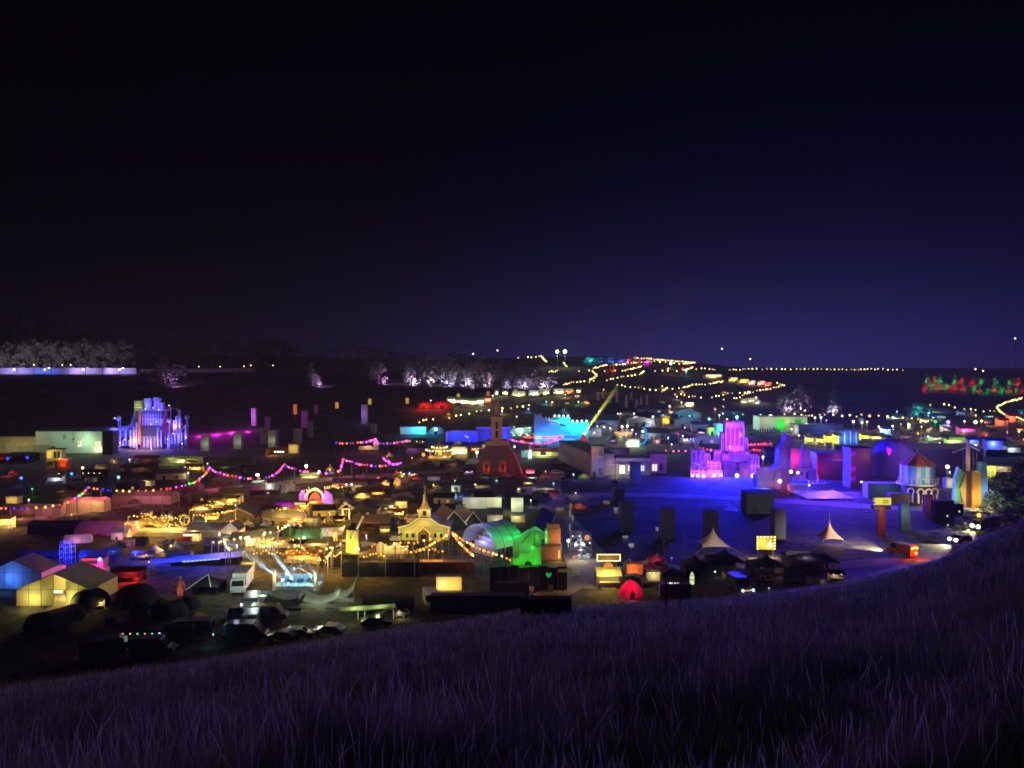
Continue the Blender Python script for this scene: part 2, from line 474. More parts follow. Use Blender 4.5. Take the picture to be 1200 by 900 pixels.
def shed(name, label, cat, px, py, w, h, d, rh=0, ridge='x', wall=DARK, roof=SLATE, windows=(), door=None, rz=0, eave=.8, group=None, trim=None, sink=.25):
    """a plain building: walls, pitched or flat roof, windows (x, z, w, h, material), door (x, w, h, material)"""
    t = T(name, label, cat, px, py, rz, group, sink=sink); a = w / 2
    m = t.mb()
    if rh and ridge == 'y': m.prism([(-a, 0), (a, 0), (a, h), (0, h + rh), (-a, h)], 0, d)
    elif rh: m.prismx([(0, 0), (d, 0), (d, h), (d / 2, h + rh), (0, h)], -a, a)
    else: m.box(-a, a, 0, d, 0, h)
    t.part('wall', m, wall)
    m = t.mb(); e = eave
    if rh and ridge == 'y':
        sl = rh / a
        for s in (-1, 1):
            p = [(0, h + rh + .25), (s * (a + e), h - e * sl + .25), (s * (a + e), h - e * sl + .9), (0, h + rh + .95)]
            m.prism(p if s > 0 else p[::-1], -e, d + e)
    elif rh:
        sl = rh / (d / 2)
        for s in (-1, 1):
            p = [(d / 2, h + rh + .25), (d / 2 + s * (d / 2 + e), h - e * sl + .25), (d / 2 + s * (d / 2 + e), h - e * sl + .9), (d / 2, h + rh + .95)]
            m.prismx(p if s > 0 else p[::-1], -a - e, a + e)
    else: m.box(-a - e, a + e, -e, d + e, h + .05, h + .8)
    t.part('roof', m, roof)
    if trim is not None and rh and ridge == 'y':
        m = t.mb(); m.tube((-a - e, -e - .2, h - e * rh / a + .3), (0, -e - .2, h + rh + .6), .5).tube((a + e, -e - .2, h - e * rh / a + .3), (0, -e - .2, h + rh + .6), .5)
        t.part('bargeboard', m, trim)
    for x, z, ww, wh, mat in windows:
        m = t.mb(); m.box(x - ww / 2, x + ww / 2, -.22, -.04, z, z + wh); f = t.part('window', m, mat)
        m = t.mb(); b = max(.25, min(ww, wh) * .08)
        m.box(x - ww / 2 - b, x + ww / 2 + b, -.4, -.03, z - b, z).box(x - ww / 2 - b, x + ww / 2 + b, -.4, -.03, z + wh, z + wh + b)
        m.box(x - ww / 2 - b, x - ww / 2, -.4, -.03, z, z + wh).box(x + ww / 2, x + ww / 2 + b, -.4, -.03, z, z + wh)
        if ww > 2.5: m.box(x - b * .4, x + b * .4, -.35, -.23, z, z + wh)
        t.part('window_frame', m, wall, f)
    if door:
        x, dw, dh, mat = door
        m = t.mb(); m.box(x - dw / 2, x + dw / 2, -.25, -.04, 0, dh); dd = t.part('door', m, mat)
        m = t.mb(); m.box(x + dw * .3, x + dw * .42, -.45, -.26, dh * .45, dh * .5); t.part('handle', m, STEEL, dd)
    return t

def marquee(label, px, py, w, h, rh, d, color=(.7, .68, .62), ridge='x', trans=.45, bays=4, frame=POLE, rz=0, group=None, inside=None, power=0, doorway=None, name='marquee', cat='marquee', open_front=False, roof_dim=None):
    """frame tent: canvas walls in bays, pitched canvas roof, frame bars, guy ropes"""
    t = T(name, label, cat, px, py, rz, group, sink=.1); a = w / 2; cv = canvas(color, trans); rv = canvas(roof_dim, .12) if roof_dim else cv  # darker roof canvas puts the roof's shade into its colour
    if ridge == 'y':
        if not open_front:
            for i in range(bays):
                x0, x1 = -a + w * i / bays, -a + w * (i + 1) / bays
                zt = lambda x: h + rh * (1 - abs(x) / a)
                if doorway is not None and i == doorway: continue
                m = t.mb(); m.slab((x0, 0, 0), (x1, 0, 0), (x1, 0, zt(x1)), (x0, 0, zt(x0)), .15)
                t.part('wall_panel', m, cv)
        m = t.mb(); m.slab((-a, 0, 0), (-a, 0, h), (-a, d, h), (-a, d, 0), .15).slab((a, d, 0), (a, d, h), (a, 0, h), (a, 0, 0), .15).slab((-a, d, 0), (-a, d, h), (a, d, h), (a, d, 0), .15)
        t.part('side_wall', m, cv)
        for i in range(3):
            y0, y1 = d * i / 3, d * (i + 1) / 3
            m = t.mb(); m.slab((-a - .5, y0, h), (0, y0, h + rh), (0, y1, h + rh), (-a - .5, y1, h), .15).slab((0, y0, h + rh), (a + .5, y0, h), (a + .5, y1, h), (0, y1, h + rh), .15)
            t.part('roof_panel', m, rv)
        m = t.mb()
        for i in range(bays + 1):
            x = -a + w * i / bays; m.tube((x, -.15, 0), (x, -.15, h + rh * (1 - abs(x) / a)), .28, 4)
        m.tube((-a, -.2, h), (0, -.2, h + rh), .35, 4).tube((a, -.2, h), (0, -.2, h + rh), .35, 4).tube((-a, -.2, h), (a, -.2, h), .25, 4)
        m.tube((0, -.3, h + rh + .2), (0, d, h + rh + .2), .25, 4)
    else:
        if not open_front:
            for i in range(bays):
                x0, x1 = -a + w * i / bays, -a + w * (i + 1) / bays
                if doorway is not None and i == doorway: continue
                m = t.mb(); m.slab((x0, 0, 0), (x1, 0, 0), (x1, 0, h), (x0, 0, h), .15); t.part('wall_panel', m, cv)
        m = t.mb(); m.slab((-a, d, 0), (-a, d, h), (a, d, h), (a, d, 0), .15)
        for s in (-1, 1): m.prismx([(0, 0), (d, 0), (d, h), (d / 2, h + rh), (0, h)], s * a - .08, s * a + .08)
        t.part('side_wall', m, cv)
        for i in range(bays):
            x0, x1 = -a + w * i / bays, -a + w * (i + 1) / bays
            m = t.mb(); m.slab((x0, -.5, h), (x1, -.5, h), (x1, d / 2, h + rh), (x0, d / 2, h + rh), .15).slab((x1, d + .5, h), (x0, d + .5, h), (x0, d / 2, h + rh), (x1, d / 2, h + rh), .15)
            t.part('roof_panel', m, rv)
        m = t.mb()
        for i in range(bays + 1):
            x = -a + w * i / bays; m.tube((x, -.2, 0), (x, -.2, h), .25, 4).tube((x, -.55, h + .1), (x, d / 2, h + rh + .1), .2, 4)
        m.tube((-a, -.25, h), (a, -.25, h), .2, 4)
    t.part('frame', m, frame)
    if inside: t.lamp((0, d * .5, h * .8), inside, power, .4)
    return t

def pagoda(label, px, py, w, wall, h, color, group=None, walls=True, trans=.3, name='pagoda_tent', finial=3):
    """square tent with a swept, peaked roof on four legs"""
    t = T(name, label, 'tent', px, py, 0, group, sink=.1); a = w / 2; cv = canvas(color, trans)
    m = t.mb(); n = 7; vs = []; fs = []
    for i in range(n + 1):
        u = i / n; r = a * 1.06 * (1 - u) ** 1.75 + .12; z = wall + (h - wall) * u
        q = 12
        for j in range(q):
            th = 2 * math.pi * j / q + math.pi / 4
            c = max(abs(math.cos(th)), abs(math.sin(th))); rr = r * (.80 / c * (1 - u) + u) * (1 + .10 * (1 - u) * (1 - u) * (1 if j % 3 == 0 else 0))
            dz = -.9 * (1 - u) ** 4 * (0 if j % 3 == 0 else -.35) * w * .06
            vs.append((rr * math.cos(th), a + rr * math.sin(th), z + dz))
    for i in range(n):
        for j in range(12): fs.append((i * 12 + j, i * 12 + (j + 1) % 12, i * 12 + 12 + (j + 1) % 12, i * 12 + 12 + j))
    m._add(vs, fs); t.part('canopy', m, cv, smooth=True)
    b = a * .86
    for sx in (-1, 1):
        for sy in (-1, 1):
            m = t.mb(); m.tube((sx * b, a + sy * b, 0), (sx * b, a + sy * b, wall + .3), .22); t.part('leg', m, POLE)
    m = t.mb(); m.tube((0, a, h - .5), (0, a, h + finial), .2); t.part('finial', m, POLE)
    if walls:
        m = t.mb(); m.slab((-b, a + b, 0), (-b, a + b, wall), (b, a + b, wall), (b, a + b, 0), .15).slab((-b, a - b, 0), (-b, a - b, wall), (-b, a + b, wall), (-b, a + b, 0), .12)
        t.part('side_wall', m, cv)
    return t

def dome_tent(label, px, py, w, h, color, trans=.4, inside=None, power=0, group=None, name='dome_tent', pw=.75):
    """small pop-up tent: arched shell with a dark doorway and crossing poles"""
    t = T(name, label, 'tent', px, py, 0, group, sink=.05); a = w / 2; vs = []; fs = []; q, n = 14, 6
    for i in range(n):
        u = i / n
        for j in range(q):
            th = 2 * math.pi * j / q; r = a * math.cos(u * math.pi / 2) ** pw * (1 + .07 * math.cos(4 * th))
            vs.append((r * math.cos(th), a * .9 + r * .9 * math.sin(th), h * math.sin(u * math.pi / 2) ** .9))
    vs.append((0, a * .9, h))
    for i in range(n - 1):
        for j in range(q): fs.append((i * q + j, i * q + (j + 1) % q, (i + 1) * q + (j + 1) % q, (i + 1) * q + j))
    for j in range(q): fs.append(((n - 1) * q + j, (n - 1) * q + (j + 1) % q, n * q))
    m = t.mb()._add(vs, fs); t.part('shell', m, canvas(color, trans), smooth=True)
    m = t.mb(); m.prism([(-a * .22, 0), (a * .22, 0), (a * .15, h * .42), (0, h * .5), (-a * .15, h * .42)], -.12 * a, a * .35); t.part('doorway', m, BLACK)
    m = t.mb()
    for ph in (math.pi / 4, 3 * math.pi / 4):
        pts = [(a * math.copysign(abs(math.cos(v)) ** (pw + .25), math.cos(v)) * math.cos(ph), a * .9 + a * .93 * math.copysign(abs(math.cos(v)) ** (pw + .25), math.cos(v)) * math.sin(ph), h * 1.03 * math.sin(v) ** .9 if 0 < v < math.pi else 0) for v in [math.pi * i / 10 for i in range(11)]]
        m.path(pts, .12, 4)
    t.part('pole', m, POLE)
    if inside: t.lamp((0, a * .9, h * .5), inside, power, .2)
    return t

def stall(label, px, py, w, h, d, awning, front=DARK, inside=None, power=0, sign=None, bulbs=0, group=None, name='market_stall', rz=0, slope=2.0, striped=None, counter=True, cat='stall', trans=.4, bulbmat=None):
    """market stall: four posts, sloping awning, counter, back panel"""
    t = T(name, label, cat, px, py, rz, group, sink=.08); a = w / 2; aw = canvas(awning, trans)
    for sx in (-1, 1):
        for y, zz in ((.3, h), (d - .3, h + slope)):
            m = t.mb(); m.tube((sx * (a - .4), y, 0), (sx * (a - .4), y, zz), .28, 5); t.part('post', m, POLE)
    m = t.mb(); m.slab((-a - .5, -1.2, h - .3), (a + .5, -1.2, h - .3), (a + .5, d + .4, h + slope), (-a - .5, d + .4, h + slope), .3)
    m.box(-a - .5, a + .5, -1.3, -1.15, h - 1.5, h - .4)
    t.part('awning', m, aw)
    if striped is not None:
        n = max(3, int(w / 4)); m = t.mb()
        for i in range(0, n, 2):
            x0 = -a - .5 + (w + 1) * i / n; x1 = -a - .5 + (w + 1) * (i + 1) / n
            m.slab((x0, -1.22, h - .24), (x1, -1.22, h - .24), (x1, d + .4, h + slope + .06), (x0, d + .4, h + slope + .06), .03)
        t.part('awning_stripe', m, canvas(striped, trans))
    if counter:
        m = t.mb(); m.box(-a + .3, a - .3, .2, 1.4, 0, h * .4).box(-a, a, -.1, 1.6, h * .4, h * .4 + .35); t.part('counter', m, front)
    m = t.mb(); m.box(-a + .4, a - .4, d - .7, d - .4, 0, h + slope * .6); t.part('back_panel', m, front)
    if sign is not None:
        m = t.mb(); m.box(-a * .8, a * .8, -1.6, -1.35, h - .6, h + 1.6); t.part('sign_board', m, sign)
    for i in range(bulbs):
        m = t.mb(); x = -a + w * (i + .5) / bulbs
        m.ball(x, -1.6, h - 1.0, .55, 6, 4); t.part('bulb', m, bulbmat or E((1, .78, .35), 3.0))
    if inside: t.lamp((0, d * .4, h * .75), inside, power, .3)
    return t

def container(label, px, py, w, h, d, mat=RUST, rz=0, group=None, name='shipping_container', cat='container', sink=.1):
    t = T(name, label, cat, px, py, rz, group, sink=sink); a = w / 2
    m = t.mb(); m.box(-a, a, 0, d, .2, h); t.part('body', m, mat)
    m = t.mb(); n = max(4, int(w / 1.6))
    for i in range(n):
        x = -a + w * (i + .5) / n; m.box(x - w / n * .22, x + w / n * .22, -.18, -.01, h * .06, h * .94)
    t.part('corrugation', m, mat)
    m = t.mb()
    for sx in (-1, 1): m.box(sx * a - .25, sx * a + .25, -.3, .2, 0, h + .15)
    m.box(-a + .26, a - .26, -.3, .2, h - .25, h + .14).box(-a + .26, a - .26, -.3, .2, 0, .25); t.part('frame', m, mat)
    return t

def pillar(label, px, py, w, h, group, mat=BRICKM):
    """free-standing square pillar of pale blocks with a plinth and a cap"""
    t = T('block_pillar', label, 'pillar', px, py, rnd.uniform(-.15, .15), group, sink=.1); a = w / 2
    m = t.mb(); m.box(-a + .25, a - .25, .25, w - .25, .6, h - .4); t.part('core', m, DARK)
    nr = max(5, int(h * t.k / .55)); nc = max(3, int(w * t.k / .7)); m = t.mb(); g = .07
    for r_ in range(nr):
        z0 = .5 + (h - 1) * r_ / nr; z1 = .5 + (h - 1) * (r_ + 1) / nr - g
        for c in range(nc + 1):
            o = .5 if r_ % 2 else 0
            x0 = max(-a, -a + w * (c - o) / nc); x1 = min(a, -a + w * (c + 1 - o) / nc - g)
            if x1 - x0 < .1: continue
            y = rnd.uniform(0, .12)
            m.box(x0, x1, y, .5, z0, z1).box(x0, x1, w - .5, w - y, z0, z1)
            if c == 0: m.box(-a + y, -a + .5, .55, w - .55, z0, z1)
            if c == nc: m.box(a - .5, a - y, .55, w - .55, z0, z1)
    o = t.part('block_courses', m, mat); o['kind'] = 'stuff'
    m = t.mb(); m.box(-a - .3, a + .3, -.3, w + .3, 0, .5); t.part('plinth', m, mat)
    m = t.mb(); m.box(-a - .25, a + .25, -.25, w + .25, h - .5, h); t.part('cap', m, mat)
    return t

def lamp_post(label, px, py, h, rgb=WARM, power=0, glow=6, r=.9, group=None, name='lamp_post', head='ball', drop=0):
    """a pole with one lamp on top"""
    r *= .78; glow *= 1.25
    t = T(name, label, 'lamp', px, py, 0, group, sink=.1)
    m = t.mb(); m.tube((0, 0, 0), (0, 0, h), .3); t.part('pole', m, POLE)
    m = t.mb(); m.cyl(0, 0, 0, .6, .9, .6, 8); t.part('foot', m, POLE)
    m = t.mb()
    if head == 'ball': m.ball(0, 0, h + r * .8, r)
    else: m.box(-r, r, -.5, -.2, h - r * .6, h + r * .6)
    t.part('lamp_head', m, E(rgb, glow))
    if head != 'ball':
        m = t.mb(); m.box(-r * 1.15, r * 1.15, -.18, .3, h - r * .75, h + r * .75); t.part('housing', m, BLACK)
    if power: t.lamp((0, -1.6 * r, h + r * .4), rgb, power, .3)
    return t

def festoon(label, pts, up=4.5, n=20, colors=((1, .66, .2),), glow=3.0, rb=.00095, sag=.8, group=None, poles=True, lights=0, lpower=0, lcol=WARM, jitter=0.0, seed=1, cat='string lights', name='light_string'):
    """a cable of lamps slung between poles; pts are photo points of the cable, `up` metres over the ground"""
    lpower *= .5
    P = [at(x, y, up) for x, y in pts]; o = P[0].copy()
    t = T(name, label, cat, loc=o - Vector((0, 0, up)), k=1.0, group=group)
    lo = lambda p: p - t.loc
    seg = [(b - a).length for a, b in zip(P, P[1:])]; tot = sum(seg); rr = random.Random(seed)
    def pos(u):
        s = u * tot
        for i, l in enumerate(seg):
            if s <= l or i == len(seg) - 1:
                f = min(1, s / l); p = P[i].lerp(P[i + 1], f); p.z -= sag * 4 * f * (1 - f) * min(1, l / 12); return p
            s -= l
    cab = [lo(pos(i / (n * 2))) for i in range(n * 2 + 1)]
    m = MB(); m.path([tuple(c) for c in cab], .035, 3); t.part('cable', m, WIRE)
    if poles:
        for p in (P if poles != 'ends' else (P[0], P[-1])):
            q = lo(p); g = float(land(p.x, p.y)) - t.loc.z
            m = MB(); m.tube((q.x, q.y, g - .2), (q.x, q.y, q.z + .1), .09); t.part('pole', m, POLE)
    unit = {}
    for c in colors:
        for w_ in (.45, 1.0, 1.7):
            b = MB(); b.ball(0, 0, 0, 1.0, 6, 4); unit[c, w_] = b.mesh('bulb', E(c, glow * w_))
    for i in range(n):
        p = pos((i + .5 + rr.uniform(-.22, .22)) / n); r = max(.06, rb * p.y) * rr.uniform(.8, 1.15)
        b = link('bulb', unit[colors[(i * 7 + (i // 3) * 2) % len(colors)] if len(colors) > 2 else colors[i % len(colors)], rr.choice((.45, 1.0, 1.0, 1.7))], t.o)
        b.location = lo(p) - Vector((0, 0, .15)) + Vector((0, 0, rr.uniform(-jitter, jitter))); b.scale = (r, r, r)
    for i in range(lights):
        p = lo(pos((i + .5) / lights)); t.lamp((p.x, p.y, p.z - .6), lcol, lpower, .4)
    return t

# ------------------------------------------------------------------ trees
def crown_mesh(name, seed, mat, shape='round', n_clump=46, per=30):
    """leaf faces gathered in clumps through an irregular crown, 1 m high and 1 m wide"""
    g = np.random.default_rng(seed); C = []
    while len(C) < n_clump:
        p = g.uniform(-1, 1, 3); z = (p[2] + 1) / 2
        prof = {'round': math.sin(math.pi * min(1, .12 + .86 * z)) ** .7, 'cone': (1 - z) ** .8 + .05, 'wide': math.sin(math.pi * min(1, .2 + .78 * z)) ** .5}[shape]
        lump = 1 + .22 * math.sin(3 * math.atan2(p[1], p[0]) + seed) * (1 if z > .2 else .5)
        r = math.hypot(p[0], p[1])
        if r < prof * lump and (r > prof * .35 or g.random() < .4): C.append((p[0] * .5, p[1] * .5, z))
    C = np.array(C); n = n_clump * per
    cc = np.repeat(C, per, 0) + g.normal(0, 1, (n, 3)) * np.array([.055, .055, .045])
    d = g.normal(0, 1, (n, 3)); d /= np.linalg.norm(d, axis=1)[:, None]
    e = np.cross(d, g.normal(0, 1, (n, 3))); e /= np.linalg.norm(e, axis=1)[:, None]
    s = g.uniform(.018, .042, n)[:, None]
    v = np.stack([cc - d * s, cc - e * s * .6, cc + d * s, cc + e * s * .6], 1).reshape(-1, 3)
    return np_mesh(name, v, np.arange(n * 4).reshape(n, 4), mat, False)
LEAFM = M('unlit_leaf', (.055, .07, .035), .7, .5, .6, 0)  # unlit trees get a darker leaf colour than the lit ones
LEAFP = M('lit_leaf', (.17, .18, .13), .7, .5, .6, 0)
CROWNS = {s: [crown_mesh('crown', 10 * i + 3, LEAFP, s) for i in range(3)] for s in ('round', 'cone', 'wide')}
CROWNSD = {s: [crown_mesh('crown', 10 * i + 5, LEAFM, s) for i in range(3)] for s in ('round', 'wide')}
TRUNKS = []
for i in range(3):
    q = random.Random(40 + i); m = MB()
    m.cyl(0, 0, -.03, .35, .035, .022, 7)
    for j in range(7):
        a = j * .9 + q.random(); z = .2 + .08 * j * .6; rr_ = q.uniform(.18, .36)
        m.tube((0, 0, z), (rr_ * math.cos(a), rr_ * math.sin(a), z + q.uniform(.15, .35)), .009, 4)
    m.tube((0, 0, .33), (.03, .02, .85), .014, 5)
    TRUNKS.append(m.mesh('trunk', BARK))
def tree(label, px, py, w, h, shape='round', dark=False, group=None, i=0, name='tree', low=.12, dist=None):
    loc = at(px, py) if dist is None else on(px, dist)
    t = T(name, label, 'tree', loc=loc, k=loc.y / FPX, group=group, rz=(i * 1.7) % 6.28); k = t.k
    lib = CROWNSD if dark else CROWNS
    c = link('crown', lib[shape][i % 3], t.o); c.scale = (w * k, w * k, h * k * (1 - low)); c.location = (0, 0, h * k * low)
    b = link('trunk', TRUNKS[i % 3], t.o); b.scale = (h * k * .9, h * k * .9, h * k * .95)
    return t

# ------------------------------------------------------------------ vehicles (metres)
PROF = {
 'van': ([(-2.6, .45), (2.45, .45), (2.6, .9), (2.35, 1.15), (1.75, 1.3), (1.15, 2.2), (.9, 2.35), (-2.5, 2.4), (-2.62, 2.2)], 1.9, [(1.2, 2.12), (1.78, 1.34), (.35, 1.34), (.35, 2.12)], 1.65, .36),
 'car': ([(-2.1, .4), (2.1, .4), (2.15, .75), (1.2, .92), (.45, 1.42), (-1.1, 1.45), (-1.9, 1.0), (-2.15, .9)], 1.72, [(1.02, .95), (.40, 1.36), (-1.05, 1.38), (-1.6, 1.0)], 1.3, .31),
 'truck': ([(-3.9, .7), (2.1, .7), (2.1, .5), (3.9, .5), (3.95, 1.4), (3.6, 2.5), (2.2, 2.55), (2.2, 3.2), (-3.9, 3.2)], 2.3, [(3.3, 2.35), (3.75, 1.5), (2.5, 1.5), (2.5, 2.35)], 2.7, .45),
 'caravan': ([(-2.4, .55), (2.2, .55), (2.5, 1.1), (2.3, 2.4), (1.9, 2.6), (-2.1, 2.6), (-2.45, 2.3), (-2.5, 1.0)], 2.0, [(1.9, 2.1), (2.1, 1.4), (.9, 1.4), (.9, 2.1)], 0.2, .32),
}
def foot(px, py):
    """the point seen at px, py, kept off the near slope: no nearer than the slope foot"""
    p = at(px, py)
    if p.y < 200 and p.z > .7:
        for D in range(60, 260, 2):
            if float(land((px - 600) / FPX * D, D)) < .5: return on(px, D + (px * 7 + py * 3) % 9)
    return p
def vehicle(kind, label, px, py, rz, paint=WHITE, lights=None, group=None, tail=False, beam=0, sc=1.0):
    prof, wd, win, ax, wr = PROF[kind]; loc = foot(px, py)
    t = T({'van': 'parked_van', 'car': 'car', 'truck': 'box_truck', 'caravan': 'caravan'}[kind], label, kind, loc=loc, k=sc, rz=R(rz), group=group)
    a = wd / 2
    m = t.mb(); pts = [(x, z) for x, z in prof]; m.prism(pts, -a, a); t.part('body', m, paint)
    m = t.mb(); q = win if Vector((win[1][0] - win[0][0], win[1][1] - win[0][1])).cross(Vector((win[2][0] - win[1][0], win[2][1] - win[1][1]))) > 0 else win[::-1]
    m.prism(q, -a - .012, a + .012); t.part('side_window', m, GLASS)
    # windscreen
    xs_ = max(p[0] for p in win[:2]); m = t.mb()
    f0 = sorted([(x, z) for x, z in prof if z > .85 and x > 0], key=lambda p: p[1])
    if kind == 'van': A, B = (1.75, 1.3), (1.15, 2.2)
    elif kind == 'car': A, B = (1.2, .92), (.45, 1.42)
    elif kind == 'truck': A, B = (3.95, 1.4), (3.6, 2.5)
    else: A, B = (2.5, 1.1), (2.3, 2.4)
    dx, dz = B[0] - A[0], B[1] - A[1]; n = Vector((dz, -dx)).normalized() * .015
    P0 = (A[0] + dx * .12 + n.x, A[1] + dz * .12 + n.y); P1 = (A[0] + dx * .92 + n.x, A[1] + dz * .92 + n.y)
    m.slab((P0[0], -a * .88, P0[1]), (P0[0], a * .88, P0[1]), (P1[0], a * .8, P1[1]), (P1[0], -a * .8, P1[1]), .01); t.part('windscreen', m, GLASS)
    axles = ((ax,), (-ax,)) if kind != 'caravan' else ((0.0,),)
    for (x,) in axles:
        for s in (-1, 1):
            m = t.mb(); m.tube((x, s * (a - .12), wr), (x, s * (a + .06), wr), wr, 12); w_ = t.part('wheel', m, RUBBER)
            m = t.mb(); m.tube((x, s * (a + .05), wr), (x, s * (a + .075), wr), wr * .55, 8); t.part('rim', m, STEEL, w_)
    fx = max(x for x, z in prof if z < 1.0); rx = min(x for x, z in prof)
    hl = E((1, .93, .72), 7.0, 'headlight_on') if lights else M('headlight_glass', (.5, .5, .5), .2)
    tl = E((1, .03, .01), 4.0, 'tail_light_on') if tail else M('tail_light_lens', (.3, .02, .02), .3)
    if kind != 'caravan':
        for s in (-1, 1):
            m = t.mb(); m.box(fx - .08, fx + .05, s * a * .72 - .17, s * a * .72 + .17, .68, .9); t.part('headlight', m, hl)
    for s in (-1, 1):
        m = t.mb(); m.box(rx - .04, rx + .06, s * a * .82 - .1, s * a * .82 + .1, .85, 1.15); t.part('tail_light', m, tl)
    if beam: t.spot((fx + .3, 0, .95), (fx + 14, 0, -.3), (1, .88, .55), beam, 75, .15)
    if tail: t.lamp((rx - .8, 0, 1.1), RED, 260, .15)
    return t

def uplight(px, py, rgb, power, up=.6, back=0.0, label='small flood lamp on the grass', group=None, r=.5, glow=2, loc=None):
    """a flood lamp lying on the ground that lights what stands behind it"""
    t = T('ground_floodlight', label, 'lamp', px, py, group=group, loc=loc)
    m = MB(); m.box(-.45, .45, -.3, .3, 0, .35); t.k = 1.0; t.part('housing', m, BLACK)
    m = MB(); m.box(-.4, .4, -.2, .25, .36, .42); t.part('lens', m, E(rgb, glow))
    t.spot((0, min(back, 0), up + 1.0), (0, 10, up + 5.5), rgb, power * UPLIGHT * 1.3, 140, r, .6)
    return t
UPLIGHT = 3.0
# ================================================================== far bank on the left: hoarding, lit hedge trees
def hoarding(label, pts, h, mat, name='hoarding_fence', lamps=(), group=None):
    P = [at(*p) for p in pts]; t = T(name, label, 'fence', loc=P[0], k=1.0, group=group)
    for a, b in zip(P, P[1:]):
        a, b = a - t.loc, b - t.loc; d = (b - a); d.z = 0; n = Vector((-d.y, d.x, 0)).normalized() * .08
        g = (b - a) * .02; a2, b2 = a + g, b - g; z = Vector((0, 0, h)); dn = Vector((0, 0, -.8))
        m = MB(); m._add([tuple(q) for q in (a2 - n + dn, b2 - n + dn, b2 + n + dn, a2 + n + dn, a2 - n + z, b2 - n + z, b2 + n + z, a2 + n + z)],
                         [(0, 3, 2, 1), (4, 5, 6, 7), (0, 1, 5, 4), (1, 2, 6, 5), (2, 3, 7, 6), (3, 0, 4, 7)])
        t.part('panel', m, mat)
        m = MB(); m.tube((a.x, a.y, a.z - .8), (a.x, a.y, a.z + h + .2), .12, 5); t.part('post', m, POLE)
    return t
h = hoarding('long pale hoarding lit blue and violet below the hedge on the far bank', [(x, 438.4) for x in range(-40, 161, 20)], 3.9, WHITE)
for x, c, pw in ((18, (.42, .30, 1), 5200), (54, (.08, .16, 1), 4200), (99, (.45, .32, 1), 6000), (141, (.42, .28, 1), 5200), (-20, (.4, .3, 1), 4000)):
    p = at(x, 438.9) - h.loc
    m = MB(); m.tube((p.x, p.y - 1.2, p.z), (p.x, p.y - 1.2, p.z + 2.6), .08); m2 = h.part('lamp_stand', m, POLE)
    m = MB(); m.ball(p.x, p.y - 1.3, p.z + 3.0, .62); h.part('lamp_head', m, E(tuple(.5 + .5 * v for v in c), 5), m2)
    h.spot((p.x - 5, p.y - 3.2, p.z + 2.6), (p.x - 5, p.y, p.z + 1.6), c, pw * .3, 165, .4); h.spot((p.x + 4, p.y - 3.2, p.z + 2.6), (p.x + 4, p.y, p.z + 1.6), c, pw * .25, 165, .4)
    h.spot((p.x, p.y + 2, p.z + 4.6), (p.x, p.y + 14, p.z + 10), (.75, .60, .9), 11000, 150, .5)
h2 = hoarding('dim grey boundary wall running on past the end of the lit hoarding', [(x, 437.5 - (x - 165) * .012) for x in range(165, 301, 27)], 2.6, STONE)
for i, (x, y, w, hh) in enumerate(((-8, 432, 34, 32), (14, 432, 30, 30), (36, 432, 32, 34), (58, 432, 30, 33), (80, 432, 30, 29), (101, 432, 32, 34), (122, 432, 30, 32), (143, 432, 32, 33))):
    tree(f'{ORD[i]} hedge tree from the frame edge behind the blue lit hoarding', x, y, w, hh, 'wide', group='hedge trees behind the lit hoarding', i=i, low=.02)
for i, (x, y) in enumerate(((40, 430.5), (73, 430.5), (83, 430.5))):
    lamp_post(f'{("dim", "bright", "last")[i]} yellow lamp standing over the blue lit hoarding', x, 434, 6, (1, .75, .25), 0, 3, .9, group='yellow lamps on the hoarding')
# dark wood along the ridge, each tree on its own
for i, (x, w, hh) in enumerate(((-20, 60, 50), (25, 66, 58), (70, 60, 52), (112, 62, 50), (160, 56, 40), (205, 60, 42), (250, 58, 40), (292, 56, 38), (330, 50, 36), (368, 34, 26), (412, 52, 44), (445, 44, 36), (470, 46, 34), (500, 46, 30), (535, 50, 30), (565, 50, 30), (598, 44, 28), (620, 36, 22))):
    b = 433 - (0 if x < 300 else 3)
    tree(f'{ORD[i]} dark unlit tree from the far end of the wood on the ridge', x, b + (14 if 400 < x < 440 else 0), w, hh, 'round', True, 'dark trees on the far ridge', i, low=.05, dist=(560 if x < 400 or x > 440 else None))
for x, y in ((233, 431), (258, 431), (286, 430.5), (294, 429.5), (320, 429.5), (415, 435)):
    lamp_post({233: 'faint yellow lamp at the end of the grey boundary wall', 258: 'tiny yellow lamp in the gap before the dark wood', 286: 'first of two close yellow lamps under the dark wood', 294: 'second of two close yellow lamps under the dark wood', 320: 'lonely yellow lamp under the dark wood', 415: 'pale yellow lamp in front of the big dark tree'}[x],
              x, y + 5, 6, (1, .7, .25), 0, 3, .8, group='small yellow lamps along the ridge')
# solitary lit trees
tree('low round bush with violet light on the grass beside it', 194, 450, 42, 27, 'wide', i=1, low=.0)
uplight(203, 455, (.62, .25, 1), 2600, 1.4, 0, 'violet ground flood beside the low round bush')
tree('pale leaning tree lit violet in front of the dark wood', 366, 452, 20, 27, 'cone', i=2, low=.02)
uplight(374, 454, (.58, .32, 1), 2300, .8, -1, 'violet ground flood at the foot of the pale leaning tree')
tree('lit tree standing alone before the pale hedge row', 444, 450, 24, 28, 'round', i=0, low=.0)
uplight(452, 451.5, (.72, .32, 1), 2500, .8, 0, 'violet ground flood at the foot of the lone lit tree')
